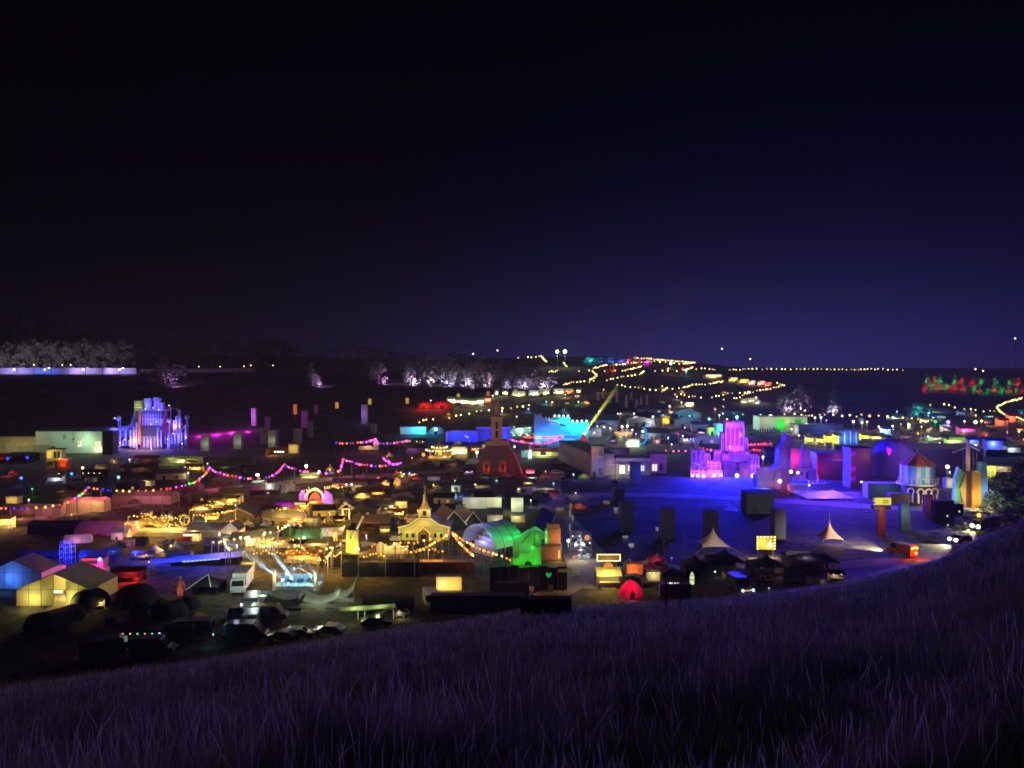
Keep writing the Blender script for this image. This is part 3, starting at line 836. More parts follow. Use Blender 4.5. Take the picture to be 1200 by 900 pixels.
# long pale row
for i, (x, y, w, hh) in enumerate(((484, 452, 26, 30), (496, 452.5, 24, 38), (509, 453, 24, 33), (524, 453.5, 26, 36), (537, 453.5, 22, 26), (546, 454, 22, 28), (560, 454, 26, 36), (575, 454.5, 24, 28), (588, 455, 26, 26), (602, 455.5, 24, 26), (616, 456, 24, 22), (630, 456.5, 24, 22), (645, 457, 20, 18))):
    tree(f'{ORD[i]} tree of the pale violet lit row at the field edge', x, y, w, hh, ('round', 'cone', 'wide')[i % 3] if i not in (1, 3, 6) else 'round', group='pale lit tree row', i=i, low=.0)
for i, (x, y, p) in enumerate(((485, 453.6, 4200), (505, 454.2, 5200), (524, 455, 5200), (546, 455.4, 5000), (570, 455.5, 3600), (594, 456.6, 4600), (615, 457.6, 4600), (636, 458, 3600), (652, 458.5, 2200))):
    uplight(x, y - .9, ((.66, .48, 1), (.74, .52, .95), (.55, .45, 1))[i % 3], p * 1.3, 1.4, -.5, f'{ORD[i]} violet flood lamp under the pale tree row', 'flood lamps under the tree row', glow=2)
# right-hand pale trees by the market
for i, (x, y, w, hh) in enumerate(((921, 484, 26, 26), (938, 484, 28, 32), (953, 485, 18, 24), (976, 486, 20, 34), (1075, 489, 22, 18), (1088, 489, 14, 16))):
    tree(('first pale tree behind the green and white fronted hall', 'tallest pale lilac tree behind the green fronted hall', 'slim tree beside the tallest lilac tree', 'solitary pointed pale tree lit from its foot', 'small bush lit cyan behind the market', 'slim bush lit cyan behind the market')[i], x, y, w, hh, 'cone' if i in (2, 3) else 'round', group='pale trees behind the market', i=i, low=.0)
for i, (x, y, c, p) in enumerate(((925, 486, LAV, 4500), (942, 486, LAV, 6000), (977, 488, (.75, .6, 1), 4500), (1076, 491, CYAN, 2600), (1088, 491, (.1, .6, .9), 1500), (965, 482, RED, 900))):
    uplight(x, y - 1.4, c, p * .7, 1.6, -.5, ('lilac flood under the first pale market tree', 'lilac flood under the tallest market tree', 'lilac flood under the pointed market tree', 'cyan flood under the small market bush', 'blue flood under the slim market bush', 'red flood between the two tall market trees')[i], 'flood lamps behind the market', glow=2)
# red and green wood on the far right
gx = [(1085, 0, 1), (1086, 1, 0), (1093, 0, 0), (1095, 1, 1), (1101, 0, 1), (1102, 1, 0), (1109, 0, 0), (1119, 1, 0), (1118, 0, 1), (1128, 1, 1), (1129, 0, 1), (1140, 1, 1), (1142, 0, 0), (1148, 0, 1), (1150, 1, 0), (1158, 0, 0), (1165, 0, 1), (1167, 1, 0), (1175, 0, 0), (1182, 0, 1), (1184, 1, 0), (1191, 0, 0), (1194, 1, 1), (1199, 0, 1)]
cnt = [0, 0]
for i, (x, up_, c) in enumerate(gx):
    D = 600 + up_ * 85 + (i * 7) % 15; loc = on(x, D); cn = ('green', 'red')[c]; cnt[c] += 1
    t = tree(f'{ORD[cnt[c] - 1]} {cn} lit tree of the coloured wood on the slope', x, 0, 8 + i % 3, 12 + (i * 5) % 5 + up_ * 2, ('round', 'cone')[i % 2], group='red and green lit wood', i=i, low=.0, dist=D)
    uplight(x, 0, (GREEN, RED)[c], 700 + 420 * c, 3.2, 0, f'{ORD[cnt[c] - 1]} {cn} flood lamp in the coloured wood', 'flood lamps in the coloured wood', .4, .5, loc=on(x, D - 4.2))
# coloured trees on the crest
for i, (x, c, w, hh) in enumerate(((692, CYAN, 18, 10), (704, (.05, .1, 1), 18, 10), (717, (.02, .15, 1), 22, 12), (729, (.08, .08, 1), 18, 11), (735, (1, .12, .25), 16, 13), (746, (1, .2, .15), 20, 12), (758, MAG, 12, 10))):
    n_ = ('cyan', 'deep blue', 'blue', 'violet blue', 'rose', 'orange red', 'magenta')[i]
    tree(f'bushy tree on the hill crest washed in {n_} light', x, 0, w, hh, 'wide', group='coloured trees on the crest', i=i, low=.0, dist=800)
    uplight(x, 0, c, 5000, 3.0, 0, f'{n_} flood lamp at a bushy tree on the crest', 'flood lamps on the crest', .5, .6, loc=on(x, 794))
tree('round tree lit glowing red among the hill strings', 718, 440, 16, 14, 'round', i=1, low=0)
uplight(718, 440.3, RED, 2600, 2.6, -1, 'red flood lamp under the glowing hill tree', None, .5, 1.2)
# crest floodlights
for x, lb in ((653, 'cooler of the two floodlight masts on the dark crest'), (662, 'warmer of the two floodlight masts on the dark crest')):
    loc = on(x, 760); tgt = at(x, 425)
    t = T('floodlight_mast', lb, 'lamp', loc=loc, k=1); z = EYE + ray(x, 412)[1] * 760 - loc.z
    m = MB(); m.tube((0, 0, 0), (0, 0, z), .25); t.part('pole', m, POLE)
    m = MB(); m.ball(0, -.3, z, 1.7 if x > 655 else 1.4); t.part('lamp_head', m, E((.8, 1, .95) if x < 655 else (1, .97, .7), 12))
    t.lamp((0, -4, z), (.75, 1, .8), 9000, .6)
for x, y, lb in ((846, 409, 'tall thin mast with one white lamp beyond the hill'), (879, 421, 'shorter mast with a yellow lamp beyond the hill'), (1189, 397, 'tallest mast with a bluish lamp over the red and green wood'), (554.5, 415, 'mast with a blue white lamp over the dark wood'), (583, 411, 'mast with a small yellow lamp over the dark wood'), (1143, 433, 'mast with a yellow lamp just over the coloured wood'), (1152, 435, 'mast with a small white lamp just over the coloured wood')):
    D = 800; loc = on(x, D); z = EYE + ray(x, y)[1] * D - loc.z
    t = T('lamp_mast', lb, 'lamp', loc=loc, k=1)
    m = MB(); m.tube((0, 0, 0), (0, 0, z), .22); t.part('pole', m, POLE)
    m = MB(); m.ball(0, 0, z + .3, .75); t.part('lamp_head', m, E((.75, .85, 1) if x in (846, 1189, 554.5) else (1, .8, .35), 4))

# ================================================================== strings of lamps on the camping hill
HG = 'lamp strings on the camping hill'
def hill(label, pts, n, glow=4.0, rb=.00085, up=4.5, jit=.5, **kw):
    n = max(4, int(n * .95))
    return festoon(label, pts, up, n, ((1, .68, .20),), glow, rb, .4, HG, jitter=jit, name='lamp_string', **kw)
hill('short bright lamp string climbing over the dark wood', [(604, 413), (620, 413), (634, 417), (641, 424)], 22)
hill('tiny lamp string bending down beside the floodlight masts', [(660, 424), (665, 430)], 6)
hill('short row of lamps under the bending string', [(643, 435), (654, 434)], 6)
hill('lamp string along the top edge of the hill', [(743, 414.5), (760, 414.5), (780, 415), (800, 417), (815, 419)], 32)
hill('lamp string along the shoulder under the top edge', [(739, 425), (765, 423), (785, 424), (800, 426), (814, 424), (815, 419)], 34)
hill('slanting lamp string left of the red tree', [(695, 431), (708, 428), (720, 427), (735, 426)], 16)
hill('bright hooked lamp string under the slanting one', [(675, 434), (685, 434), (694, 434), (700, 440), (690, 445)], 16)
hill('lamp string across the red tree', [(705, 434), (730, 434), (752, 429)], 14)
hill('lamp string running to the wood from the hooked one', [(660, 450), (668, 448), (680, 447), (697, 446)], 12)
hill('lamp string curving up under the red tree', [(710, 445), (722, 442), (738, 440), (750, 438), (755, 434)], 16)
hill('lamp string between the shoulder and the stalls', [(765, 434), (785, 434), (800, 434), (812, 430)], 14)
hill('lamp row along the far end of the shoulder', [(814, 432), (829, 431), (840, 434)], 7)
hill('long wavy lamp string across the middle of the hill', [(722, 450), (740, 453), (760, 456), (775, 458), (782, 454), (800, 454), (812, 450), (830, 449), (848, 446)], 40)
hill('lower lamp string with a gap before the hill foot', [(789, 461), (800, 462), (815, 465), (825, 466)], 8)
hill('lamp string from the hill foot to the bright pointed end', [(833, 465), (850, 461), (870, 460), (890, 457), (905, 454), (919, 451), (910, 448)], 26)
hill('second row of lamps close under the pointed string', [(844, 467), (860, 467), (880, 459)], 9)
hill('long faint lamp row on the dark skyline', [(854, 433), (880, 432), (905, 432), (930, 432), (960, 432), (990, 432.5), (1030, 432), (1060, 433.5)], 46, 2.6, .0009)
hill('bent bright lamp string on the slope under the coloured wood', [(1128, 478), (1145, 480), (1163, 482), (1172, 482), (1168, 476), (1180, 470), (1198, 466)], 44)
hill('lamp string going down from the bend to the frame edge', [(1172, 482), (1180, 485), (1190, 488), (1203, 491)], 18)
hill('sparse lamp string under the dark end of the wood', [(1084, 473), (1102, 474), (1110, 473), (1121, 477)], 5, 3, .0012)
hill('sparse lamp row in front of the pale market trees', [(916, 484), (935, 485), (955, 486), (975, 486), (998, 487), (1010, 486), (1030, 487), (1062, 488), (1080, 491)], 19, 3, .0012)
hill('sparse lamp row rising over the field by the stalls', [(490, 494), (500, 491), (510, 490)], 4, 3, .0012, 3.5)
hill('long rising lamp row over the pale path in the field', [(524, 489), (545, 484), (560, 482), (580, 479), (600, 477), (622, 474)], 14, 3, .0012, 3.5)
# hill stalls that blaze at the hill foot
for x, y, w, c, lb in ((836, 441.5, 22, (1, .85, .40), 'long blazing yellow stall front at the hill foot'), (860, 445, 10, (1, .80, .25), 'square yellow stall beside the long blazing one'), (872, 447, 12, (1, .72, .1), 'amber stall with a wide lit front at the hill foot'), (882, 448.5, 6, (1, .6, .5), 'small pink white stall past the amber one'), (893, 449, 8, (1, .45, .3), 'rosy stall near the pointed string end'), (901, 450.5, 6, (1, .15, .08), 'small red stall near the pointed string end')):
    stall(lb, x, y + 3, w, 4, 5, (.7, .65, .5), CREAM, c, 3500, sign=E(c, 1.5, 'lit_stall_front', False), group='lit stalls at the hill foot')
for x, y, c, lb in ((786, 428, (.6, 1, .95), 'pale cyan lamp blazing on the hill shoulder'), (804, 437, CYAN, 'small cyan lamp near the far stalls'), (800, 434, RED, 'small red lamp near the far stalls'), (783, 434, ORANGE, 'orange lamp among the hill strings'), (784.5, 478, (1, .75, .5), 'peach floodlight above the market roofs'), (886, 468, (1, .85, .3), 'yellow lamp at the dark foot of the hill')):
    lamp_post(lb, x, y + 4, 5, c, 2500, 3, 1.6 if x != 786 else 2.2, group='lone lamps on the hill')
stall('white blazing kiosk with a row of lamps above the market', 808, 478, 11, 5, 5, (.7, .6, .5), CREAM, (1, .75, .5), 2500, sign=E((1, .8, .55), 1.6, 'lit_stall_front'), bulbs=4)
for x, y, w, c, lb in ((872, 470, 8, (1, .9, .5), 'pale stall left of the pair at the hill foot'), (880, 469, 9, (.9, 1, .5), 'yellow green stall at the hill foot'), (888, 471, 5, (.7, .9, 1), 'bluish stall at the hill foot')):
    stall(lb, x, y + 3, w, 4, 4, (.6, .6, .45), CREAM, c, 1200, sign=E(c, .5, 'lit_stall_front'), group='pale stalls at the dark hill foot')
# pale standing stones on the slope below the hill
for i, (x, y0, y1) in enumerate(((701, 459, 469), (707, 458, 467), (723, 459, 471), (734, 463, 477), (740, 460, 468), (751, 464, 474), (758, 463, 475), (715, 463, 472), (746, 468, 478))):
    t = T('standing_stone', f'{ORD[i]} pale upright slab of the cluster below the camping hill', 'stone', x, y1, rz=rnd.uniform(-.5, .5), group='standing slabs below the hill')
    hh = y1 - y0; m = t.mb(); m.cyl(0, 0, -.5, hh * .85, 1.7, 1.35, 6, .4).cyl(0, 0, hh * .85, hh, 1.35, .7, 6, .4); t.part('slab', m, STONE)
    m = t.mb(); m.cyl(0, 0, -.4, .5, 2.4, 2.0, 7); t.part('plinth', m, STONE)
# ================================================================== LEFT: purple field, industrial castle, halls
def works():
    t = T('industrial_castle', 'towering violet lit castle of pipes, tanks and chimneys on the left of the valley', 'castle', 176, 527)
    gp = M('works_grey_paint', (.34, .33, .40), .5, .3, .8, .1, .3); dk = M('works_dark_plate', (.05, .05, .07), .6, .3, 1); op = M('works_orange_paint', (.50, .20, .05), .6, .3)
    P = lambda n, m, mat=gp, lab=None: t.part(n, m, mat, None, lab)
    m = t.mb(); m.box(-14, 13, 4, 22, 0, 26); P('hall_block', m, dk)
    m = t.mb(); m.box(-12, 12, 6, 20, 26, 45); P('tower_block', m, dk)
    m = t.mb(); m.box(-13, 15, 3, 21, 45.1, 46.3).box(-13, 13, 3.5, 21, 31, 31.7); P('gallery_ledge', m, gp)
    for x, r, z0, z1 in ((-6.5, 3.8, 46.4, 59), (2.4, 2.2, 46.4, 60.5), (6.2, 1.9, 46.4, 60), (10.5, 2.4, 46.4, 54)):
        m = t.mb(); m.cyl(x, 10, z0, z1, r, r * (1.12 if r > 3 else 1), 12).cyl(x, 10, z1, z1 + .8, r * 1.25, r * 1.25, 12); P('silo_tank', m)
    m = t.mb(); m.box(-.2, 9, 8, 12, 58, 59.2); P('tank_bridge', m)
    m = t.mb(); m.box(-15, -12.6, 2, 5, 6, 47); P('orange_column', m, op, 'tall orange column beside the tower block')
    m = t.mb()
    for i in range(8): m.box(-11.5 + i * 3, -10.2 + i * 3, 5.2, 5.9, 27, 44)
    m.box(-12, 12, 4.6, 5.1, 29, 29.8).box(-12, 12, 4.6, 5.1, 35, 35.8).box(-12, 12, 4.6, 5.1, 40, 40.8); P('lattice_cladding', m)
    for i in range(6):
        x = -11 + i * 4.2; m = t.mb(); m.arch(x, 3.3, 3.9, 14, 1.2, .5, 6).box(x - 1.7, x - 1.2, 3.3, 3.9, 2, 14).box(x + 1.2, x + 1.7, 3.3, 3.9, 2, 14); P('arched_window', m)
    # left curved chimney and wing
    m = t.mb(); pts = [(-40, 9, 24), (-30, 9, 25), (-25, 9, 28), (-21.5, 9, 34), (-20.5, 9, 43)]
    for a, b in zip(pts, pts[1:]): m.tube(a, b, 2.9, 9)
    P('curved_duct', m, M('works_blue_plate', (.16, .20, .34), .5))
    m = t.mb(); m.box(-43, -18, 8, 18, 4, 10).box(-43, -21, 8, 18, 14, 22); P('left_wing', m, dk)
    for i in range(7):
        x = -41.5 + i * 3.3; m = t.mb(); m.cyl(x, 6.6, 4, 22 if i % 2 else 11, .9, .9, 7); P('vertical_pipe', m)
    m = t.mb(); m.ball(-41, 8, 36.5, 3.2, 10, 6); P('round_tank', m)
    m = t.mb(); m.tube((-41, 8, 22), (-41, 8, 33.5), .5).tube((-38.5, 8, 22), (-39, 8, 34), .4); P('tank_leg', m)
    m = t.mb()
    for i in range(4): m.box(-22, -14.5, 9, 14, 45.5 + i * 3.2, 46.3 + i * 3.2)
    for x in (-22, -18.4, -14.8): m.box(x, x + .5, 9, 9.5, 43, 57.5).box(x, x + .5, 13.5, 14, 43, 57.5)
    P('lattice_platform', m, M('works_yellow_paint', (.5, .48, .2), .6))
    for x, r, z0, z1 in ((-24, 1.0, 2, 22), (-20, 1.3, 2, 26), (-17, 1.1, 0, 31), (0, .9, -10, 9), (8.5, 1.4, 4, 25), (12, 1.0, 4, 22), (20, .9, -5, 8), (27, .8, 20, 34), (34, 1.0, 8, 46), (41, 1.2, 6, 28), (36.5, .8, -2, 18), (30, .9, 18, 38)):
        m = t.mb(); m.cyl(x, 2.2, max(z0, -.5), z1, r, r, 8).cyl(x, 2.2, z1, z1 + .7, r * 1.5, r * 1.5, 8); P('vertical_pipe', m)
    for x, z, r in ((20, 34, 3.2), (41, 38, 2.7), (30, 38, 2.3)):
        m = t.mb(); m.ball(x, 6, z, r, 10, 6); P('round_tank', m)
        m = t.mb(); m.tube((x, 6, 0), (x, 6, z - r + .2), .6); P('tank_leg', m)
    m = t.mb(); m.box(24, 33, 5, 12, 22, 31); P('orange_cabin', m, op)
    m = t.mb(); m.box(13.1, 38, 7, 16, 0, 12).box(16, 35, 7, 15, 12, 20); P('right_wing', m, dk)
    for i in range(6):
        x = 15 + i * 4; m = t.mb(); m.cyl(x, 5.6, 6, 19, 1.0, 1.0, 7); P('vertical_pipe', m)
    m = t.mb(); m.tube((22, 6, 20), (22, 6, 51), .35).tube((16, 6, 49), (29, 6, 48.4), .25).tube((16, 6, 49), (15, 6, 40), .18).tube((29, 6, 48.4), (30, 6, 38), .18); P('crane_mast', m)
    m = t.mb(); m.tube((17, 6, 44), (10, 6, 30), .5).tube((34, 3, 20), (44, 3, 33), .4); P('sloping_duct', m)
    for i in range(14):
        x = -34 + i * 5.6 + (i * 3) % 4; z1 = 30 + (i * 17) % 23 - abs(x) * .25; m = t.mb(); m.cyl(x, 7 + i % 3, 10, z1, .45, .18, 5).box(x - 1.4, x + 1.4, 7 + i % 3, 7.6 + i % 3, z1 * .8, z1 * .8 + .5); t.part('spire_mast', m, gp)
    lampm = E((.75, .75, 1), 2.6)
    for x, z in ((-42, 37), (-42, 22), (-6, 48), (3, 49), (10, 47), (1, 30), (7, 33), (22, 52), (-18, 10), (1, -0.5), (20, 12), (27, 19), (34, 27), (37, 7), (42, 14), (-36, 8), (-30, 12)):
        m = t.mb(); m.ball(x, 1.5 if z > 30 else .8, max(z, .9), .75, 6, 4); t.part('lamp_head', m, lampm)
    V2 = (.20, .13, 1); B2 = (.07, .09, 1)
    for x, y, z, c, p in ((-41, 1, 32, B2, 1500), (-34, 2, 18, B2, 2300), (-36, 2, 4, V2, 2300), (-20, -2, 10, (.6, .4, 1), 2600), (-6, 0, 50, B2, 1700), (4, 1, 52, V2, 1700), (12, 2, 49, B2, 800), (-4, -1, 34, V2, 2600), (8, -1, 32, B2, 2000), (-6, -4, 8, (.85, .45, .8), 2600), (6, -4, 8, (.7, .4, 1), 2400), (19, 0, 30, V2, 1500), (28, -1, 14, V2, 2400), (22, -1, 6, B2, 1600), (36, 0, 30, B2, 1700), (42, 0, 16, B2, 1200), (30, 0, 33, V2, 1100)):
        t.lamp((x, y - 1.5, z), c, p * .8, .3)
    t.lamp((-18, 4, 51), (.7, 1, .3), 700, .3); t.lamp((-16, -3, 20), (1, .45, .1), 130, .3); t.lamp((29, 1, 27), (1, .45, .2), 500, .3)
works()
# the purple lit field patch behind
t = T('ground_floodlight', 'pair of magenta floods that turn the field behind the castle purple', 'lamp', 232, 514)
for x in (-5, 6):
    m = t.mb(); m.box(x - 1, x + 1, 0, 1, 0, 1.2); t.part('housing', m, BLACK); m = t.mb(); m.box(x - .8, x + .8, 1.01, 1.1, .2, 1.1); t.part('lens', m, E(MAG, 2))
for x, p in ((-2, 6500), (14, 7000), (30, 6500), (46, 4500), (62, 2500)): t.lamp((x, 12 + x * .5, 6), (.75, .02, .8), p, .8)

marquee('long low tent with pale cream roof at the left frame edge', 14, 531, 86, 9, 9, 40, (.62, .58, .40), bays=5, inside=(1, .85, .4), power=1500).lamp((10, -18, 26), (1, .9, .45), 2600)
hl = shed('large_hall', 'big grey green hall with a painted front and two bright windows', 'hall', 82, 531, 80, 26, 40, 3, 'x', M('hall_grey_board', (.42, .46, .40), .8, .3, .15), SLATE,
     [(12, 8, 5, 7, E((1, 1, .55), 1.1, 'lit_window')), (33, 8, 7, 7, E((1, 1, .5), .9, 'lit_window')), (-6, 17, 3, 5, E((.8, .9, .6), .15, 'lit_window'))], (-20, 6, 9, DARK))
m = hl.mb(); m.arch(8, -.6, -.25, 15, 3.2, 1.3, 10, 0, 6.28).arch(16, -.6, -.25, 17, 2.6, 1.2, 10, -.6, 3.4).box(4, 7, -.6, -.25, 15, 24); hl.part('painted_mural', m, M('mural_pink', (.5, .36, .33), .8))
hl.lamp((20, -12, 16), (.62, 1, .68), 1700, .5); hl.lamp((-10, -22, 20), (.5, .9, .6), 1400, .5); hl.lamp((34, -5, 6), (1, 1, .5), 500)
shed('dark_store', 'dark windowless block between the big hall and the castle', 'building', 126, 533, 12, 28, 14, wall=BLACK, windows=[(0, 10, 4, 6, GLASS)], door=(-2, 3, 7, DARK))
k = shed('food_kiosk', 'yellow lit kiosk with a sign box and dark hatch', 'kiosk', 63, 548, 18, 22, 10, wall=CREAM, windows=[(-5, 12, 5, 8, E((1, .72, .08), .9, 'lit_sign')), (4, 12, 8, 8, BLACK)], door=(2, 5, 9, DARK)); k.lamp((-2, -8, 20), (1, .75, .2), 260); k.lamp((9, -5, 14), (1, .8, .2), 130)
k = shed('red_kiosk', 'bright red box kiosk with yellow top beside the yellow one', 'kiosk', 74, 549, 11, 11, 8, wall=M('kiosk_red', (.55, .06, .03), .6), roof=CREAM, windows=[(0, 3, 6, 5, E((1, .12, .02), .7, 'lit_sign'))]); k.lamp((0, -6, 9), (1, .25, .04), 260); k.lamp((2, -2, 15), (1, .85, .3), 120)
stall('red lit stall cut by the left frame edge', -2, 541, 16, 7, 8, (.6, .08, .05), DARK, RED, 220)
stall('tent with blue lamps in front near the left frame edge', 22, 541, 34, 8, 14, (.16, .14, .18), DARK)
for x, y, c, lb in ((9, 537, BLUE, 'first blue ball lamp by the dark striped tent'), (32, 536, BLUE, 'second blue ball lamp by the dark striped tent'), (84, 555, (.05, .25, 1), 'bright blue ball lamp beside the white caravan stall'), (25, 560, (.05, .25, 1), 'dim blue ball lamp over the dark tents'), (38, 572, GREEN, 'tiny green lamp among the dark tents'), (139, 559, (.3, .8, 1), 'cyan white ball lamp by the brown stall'), (69, 556, (1, .75, .35), 'peach ball lamp on the white caravan stall'), (97, 548, (1, .7, .3), 'small orange lamp behind the row of white bulbs')):
    lamp_post(lb, x, y + 10, 9, c, 150, 2.2, 2.0 if c != GREEN else 1, group='ball lamps among the left tents')
stall('dark awning stall edged with a row of white bulbs', 108, 562, 26, 9, 12, (.05, .05, .07), BLACK, bulbs=4)
stall('white caravan stall with lit pale front and peach lamp', 62, 568, 22, 10, 8, (.62, .62, .62), WHITE, (.7, .85, 1), 160)
stall('faded red awning stall under the violet castle', 170, 545, 26, 9, 8, (.45, .10, .10), DARK, (1, .2, .2), 130)
st = stall('wide pale green awning stall right of the red awning', 210, 546, 50, 9, 10, (.55, .60, .35), CREAM, (.75, 1, .4), 700); st.lamp((-10, -4, 12), (.8, 1, .5), 300); st.lamp((16, -6, 13), (.9, 1, .4), 260)
stall('rust brown long stall with open dark hatches', 161, 558, 40, 12, 10, (.30, .12, .09), DARK, (1, .6, .3), 120)
stall('gold lit low stall with a white and violet front', 226, 554, 22, 8, 8, (.4, .32, .14), CREAM, GOLD, 420, bulbs=4)
stall('green lit low stall at the end of the awnings', 262, 551, 32, 6, 8, (.2, .3, .18), DARK, (.6, 1, .4), 150)
# sheds and long tents along the dirt road
for x, y, w, h, rh, d, c, lb, lc, p in ((36, 604, 70, 9, 4, 14, (.42, .26, .24), 'long dim pink canvas shelter along the dirt road', (1, .4, .5), 260), (99, 600, 48, 14, 3, 14, (.66, .50, .34), 'tan lit canvas shelter with a pointed roof behind', (1, .6, .3), 420), (166, 591, 70, 10, 5, 22, (.42, .27, .27), 'long rosy canvas shelter along the upper dirt road', (1, .35, .5), 420), (218, 582, 30, 12, 3, 16, (.26, .15, .14), 'short brown shelter at the end of the rosy one', None, 0)):
    t = marquee(lb, x, y, w, h, rh, d, c, bays=3, trans=.15)
    if lc: t.lamp((0, -12, 16), lc, p); t.lamp((w * .3, -10, 12), lc, p * .7)
pagoda('pink peaked tent behind the tan shelter', 82, 588, 16, 9, 13, (.5, .28, .26), finial=1)
k = shed('ticket_box', 'small yellow lit box standing over the dirt road', 'kiosk', 14, 590, 15, 9, 8, wall=CREAM, windows=[(0, 1.5, 12, 6, E((1, .72, .15), .6, 'lit_window'))]); k.lamp((0, -6, 6), GOLD, 130)
k = stall('gold lit open frame stall at the left frame edge by the road', 3, 620, 20, 13, 10, (.4, .3, .1), CREAM, GOLD, 700, bulbs=5, bulbmat=E((1, .75, .2), 2))
k.lamp((14, -8, 8), (1, .7, .3), 500)
t = marquee('large mauve canvas roof with sloping wings', 120, 628, 66, 8, 7, 34, (.46, .20, .34), bays=3, trans=.1); t.lamp((0, -16, 22), (1, .2, .75), 260); t.lamp((22, -8, 18), (1, .2, .6), 100)
pagoda('small rosy peaked tent in front of the mauve roof', 86, 634, 11, 5, 9, (.6, .26, .34), finial=1).lamp((0, -6, 8), PINK, 60)
pagoda('second rosy peaked tent nestled at the mauve roof', 107, 630, 14, 5, 8, (.5, .2, .3), finial=1).lamp((0, -6, 8), PINK, 50)
# fairy lit terrace
def terrace():
    t = T('fairy_light_terrace', 'terrace hung thickly with golden fairy lights and a ring of bulbs', 'bar', 186, 624)
    m = t.mb(); m.box(-30, 34, 0, 16, 0, 3); t.part('deck', m, CREAM)
    for i in range(9):
        m = t.mb(); x = -28 + i * 7.4; m.tube((x, 14, 3), (x, 14, 14 + (i % 3)), .25); t.part('post', m, DARK)
    m = t.mb(); m.slab((-30, 2, 9), (6, 2, 8), (10, 15, 14), (-26, 15, 15), .3); t.part('canopy', m, canvas((.5, .4, .16), .4))
    m = t.mb(); m.box(-30, 34, -.6, -.2, 0, 2.6); t.part('railing', m, CREAM)
    b = t.mb(); b.ball(0, 0, 0, .6, 6, 4); q = random.Random(3)
    pl = [(-24 + i * 2.0, -.8, 3.6) for i in range(19)] + [(q.uniform(-28, 32), q.uniform(0, 12), q.uniform(5, 16)) for _ in range(40)]
    pl += [(29 + 5.5 * math.cos(a * .35), 4, 14 + 5.5 * math.sin(a * .35)) for a in range(18)]
    t.each('bulb', b, E((1, .68, .14), 2.2), pl)
    for x, y, z in ((-20, 2, 8), (-5, -2, 7), (10, 2, 8), (26, -1, 12)): t.lamp((x, y, z), GOLD, 300)
terrace()
for i, (x, y, w, h) in enumerate(((236, 600, 18, 7), (252, 595, 16, 9), (270, 592, 20, 9), (247, 609, 14, 5))):
    s_ = stall(('gold stall with round lamps next to the fairy lit terrace', 'gold stall second along the golden row', 'yellow panelled stall at the far end of the golden row', 'little gold stall in front of the golden row')[i], x, y, w, h, 7, (.5, .38, .1), CREAM, (1, .66, .12), 420, bulbs=3, bulbmat=E((1, .7, .15), 2.2), group='golden row of stalls')
shed('long_shed', 'long grey roofed shed between the terrace and the golden row', 'shed', 246, 630, 56, 9, 26, 7, 'x', DARK, TIN)
shed('dark_barn', 'dark barn above the golden row with gold lit side windows', 'barn', 271, 588, 30, 10, 20, 6, 'x', DARK, M('brown_roof', (.22, .17, .11)), [(10, 1, 2, 8, E((1, .6, .15), .9, 'lit_window')), (13.5, 1, 2, 7, E((1, .6, .15), .7, 'lit_window'))]).lamp((10, -7, 7), GOLD, 300)
shed('dark_barn', 'wide dark shed with a low roof below the mauve roof', 'barn', 62, 626, 60, 12, 20, 3, 'x', BLACK, BLACK)
shed('dark_barn', 'dark sloped shed in the blue glow behind the yellow marquee', 'barn', 45, 655, 50, 6, 16, 3, 'x', BLACK, SLATE)
# blue area
def scaffold(label, px, py, w, h, d, lc, p, nb=3, name='scaffold_tower'):
    t = T(name, label, 'scaffold', px, py, sink=.1); a = w / 2; m = t.mb()
    for x in (-a, 0, a):
        for y in (0, d): m.tube((x, y, 0), (x, y, h), .22, 4)
    t.part('upright', m, STEEL)
    n = max(2, int(h / 6)); m = t.mb()
    for i in range(1, n + 1):
        z = h * i / n
        for y in (0, d): m.tube((-a, y, z), (a, y, z), .18, 4)
        for x in (-a, 0, a): m.tube((x, 0, z), (x, d, z), .18, 4)
        m.tube((-a, 0, z - h / n), (0, 0, z), .14, 4).tube((0, 0, z), (a, 0, z - h / n), .14, 4)
    t.part('brace', m, STEEL)
    m = t.mb(); m.box(-a, a, 0, d, h * .5, h * .5 + .4); t.part('platform', m, DARK)
    for i in range(nb):
        m = t.mb(); x = -a + w * (i + .5) / nb; m.ball(x, -.6, h * (.9 - .25 * (i % 2)), .8, 6, 4); t.part('lamp_head', m, E(lc, 2.5))
    t.lamp((0, -d * .8 - 1, h * .6), lc, p)
    return t
scaffold('blue lit scaffold leaning over the blue field', 77, 660, 14, 26, 8, BLUE, 900)
t = T('ground_floodlight', 'row of blue floods that drown the field behind the yellow marquee', 'lamp', 60, 670)
for x in (-24, -8, 8):
    m = t.mb(); m.box(x - 1, x + 1, 0, 1, 0, 1.2); t.part('housing', m, BLACK); m = t.mb(); m.box(x - .8, x + .8, -.1, -.01, .2, 1.1); t.part('lens', m, E(BLUE, 1.5))
for x, y, p in ((-28, 8, 2600), (-6, 14, 3600), (10, 10, 2200), (30, 50, 2600), (70, 60, 2600)): t.lamp((x, y, 9), (.01, .02, 1), p, .5)
marquee('pale blue lit frame tent at the left frame edge', 16, 690, 66, 20, 14, 40, (.66, .72, .78), 'y', .35, 6, roof_dim=(.22, .23, .28)).lamp((-2, -12, 14), (.08, .24, 1), 360)
t = marquee('small blue frame tent between the blue tent and the yellow marquee', 40, 682, 16, 12, 5, 14, (.6, .66, .75), 'y', .3, 3); t.lamp((0, -9, 12), (.12, .35, 1), 160)
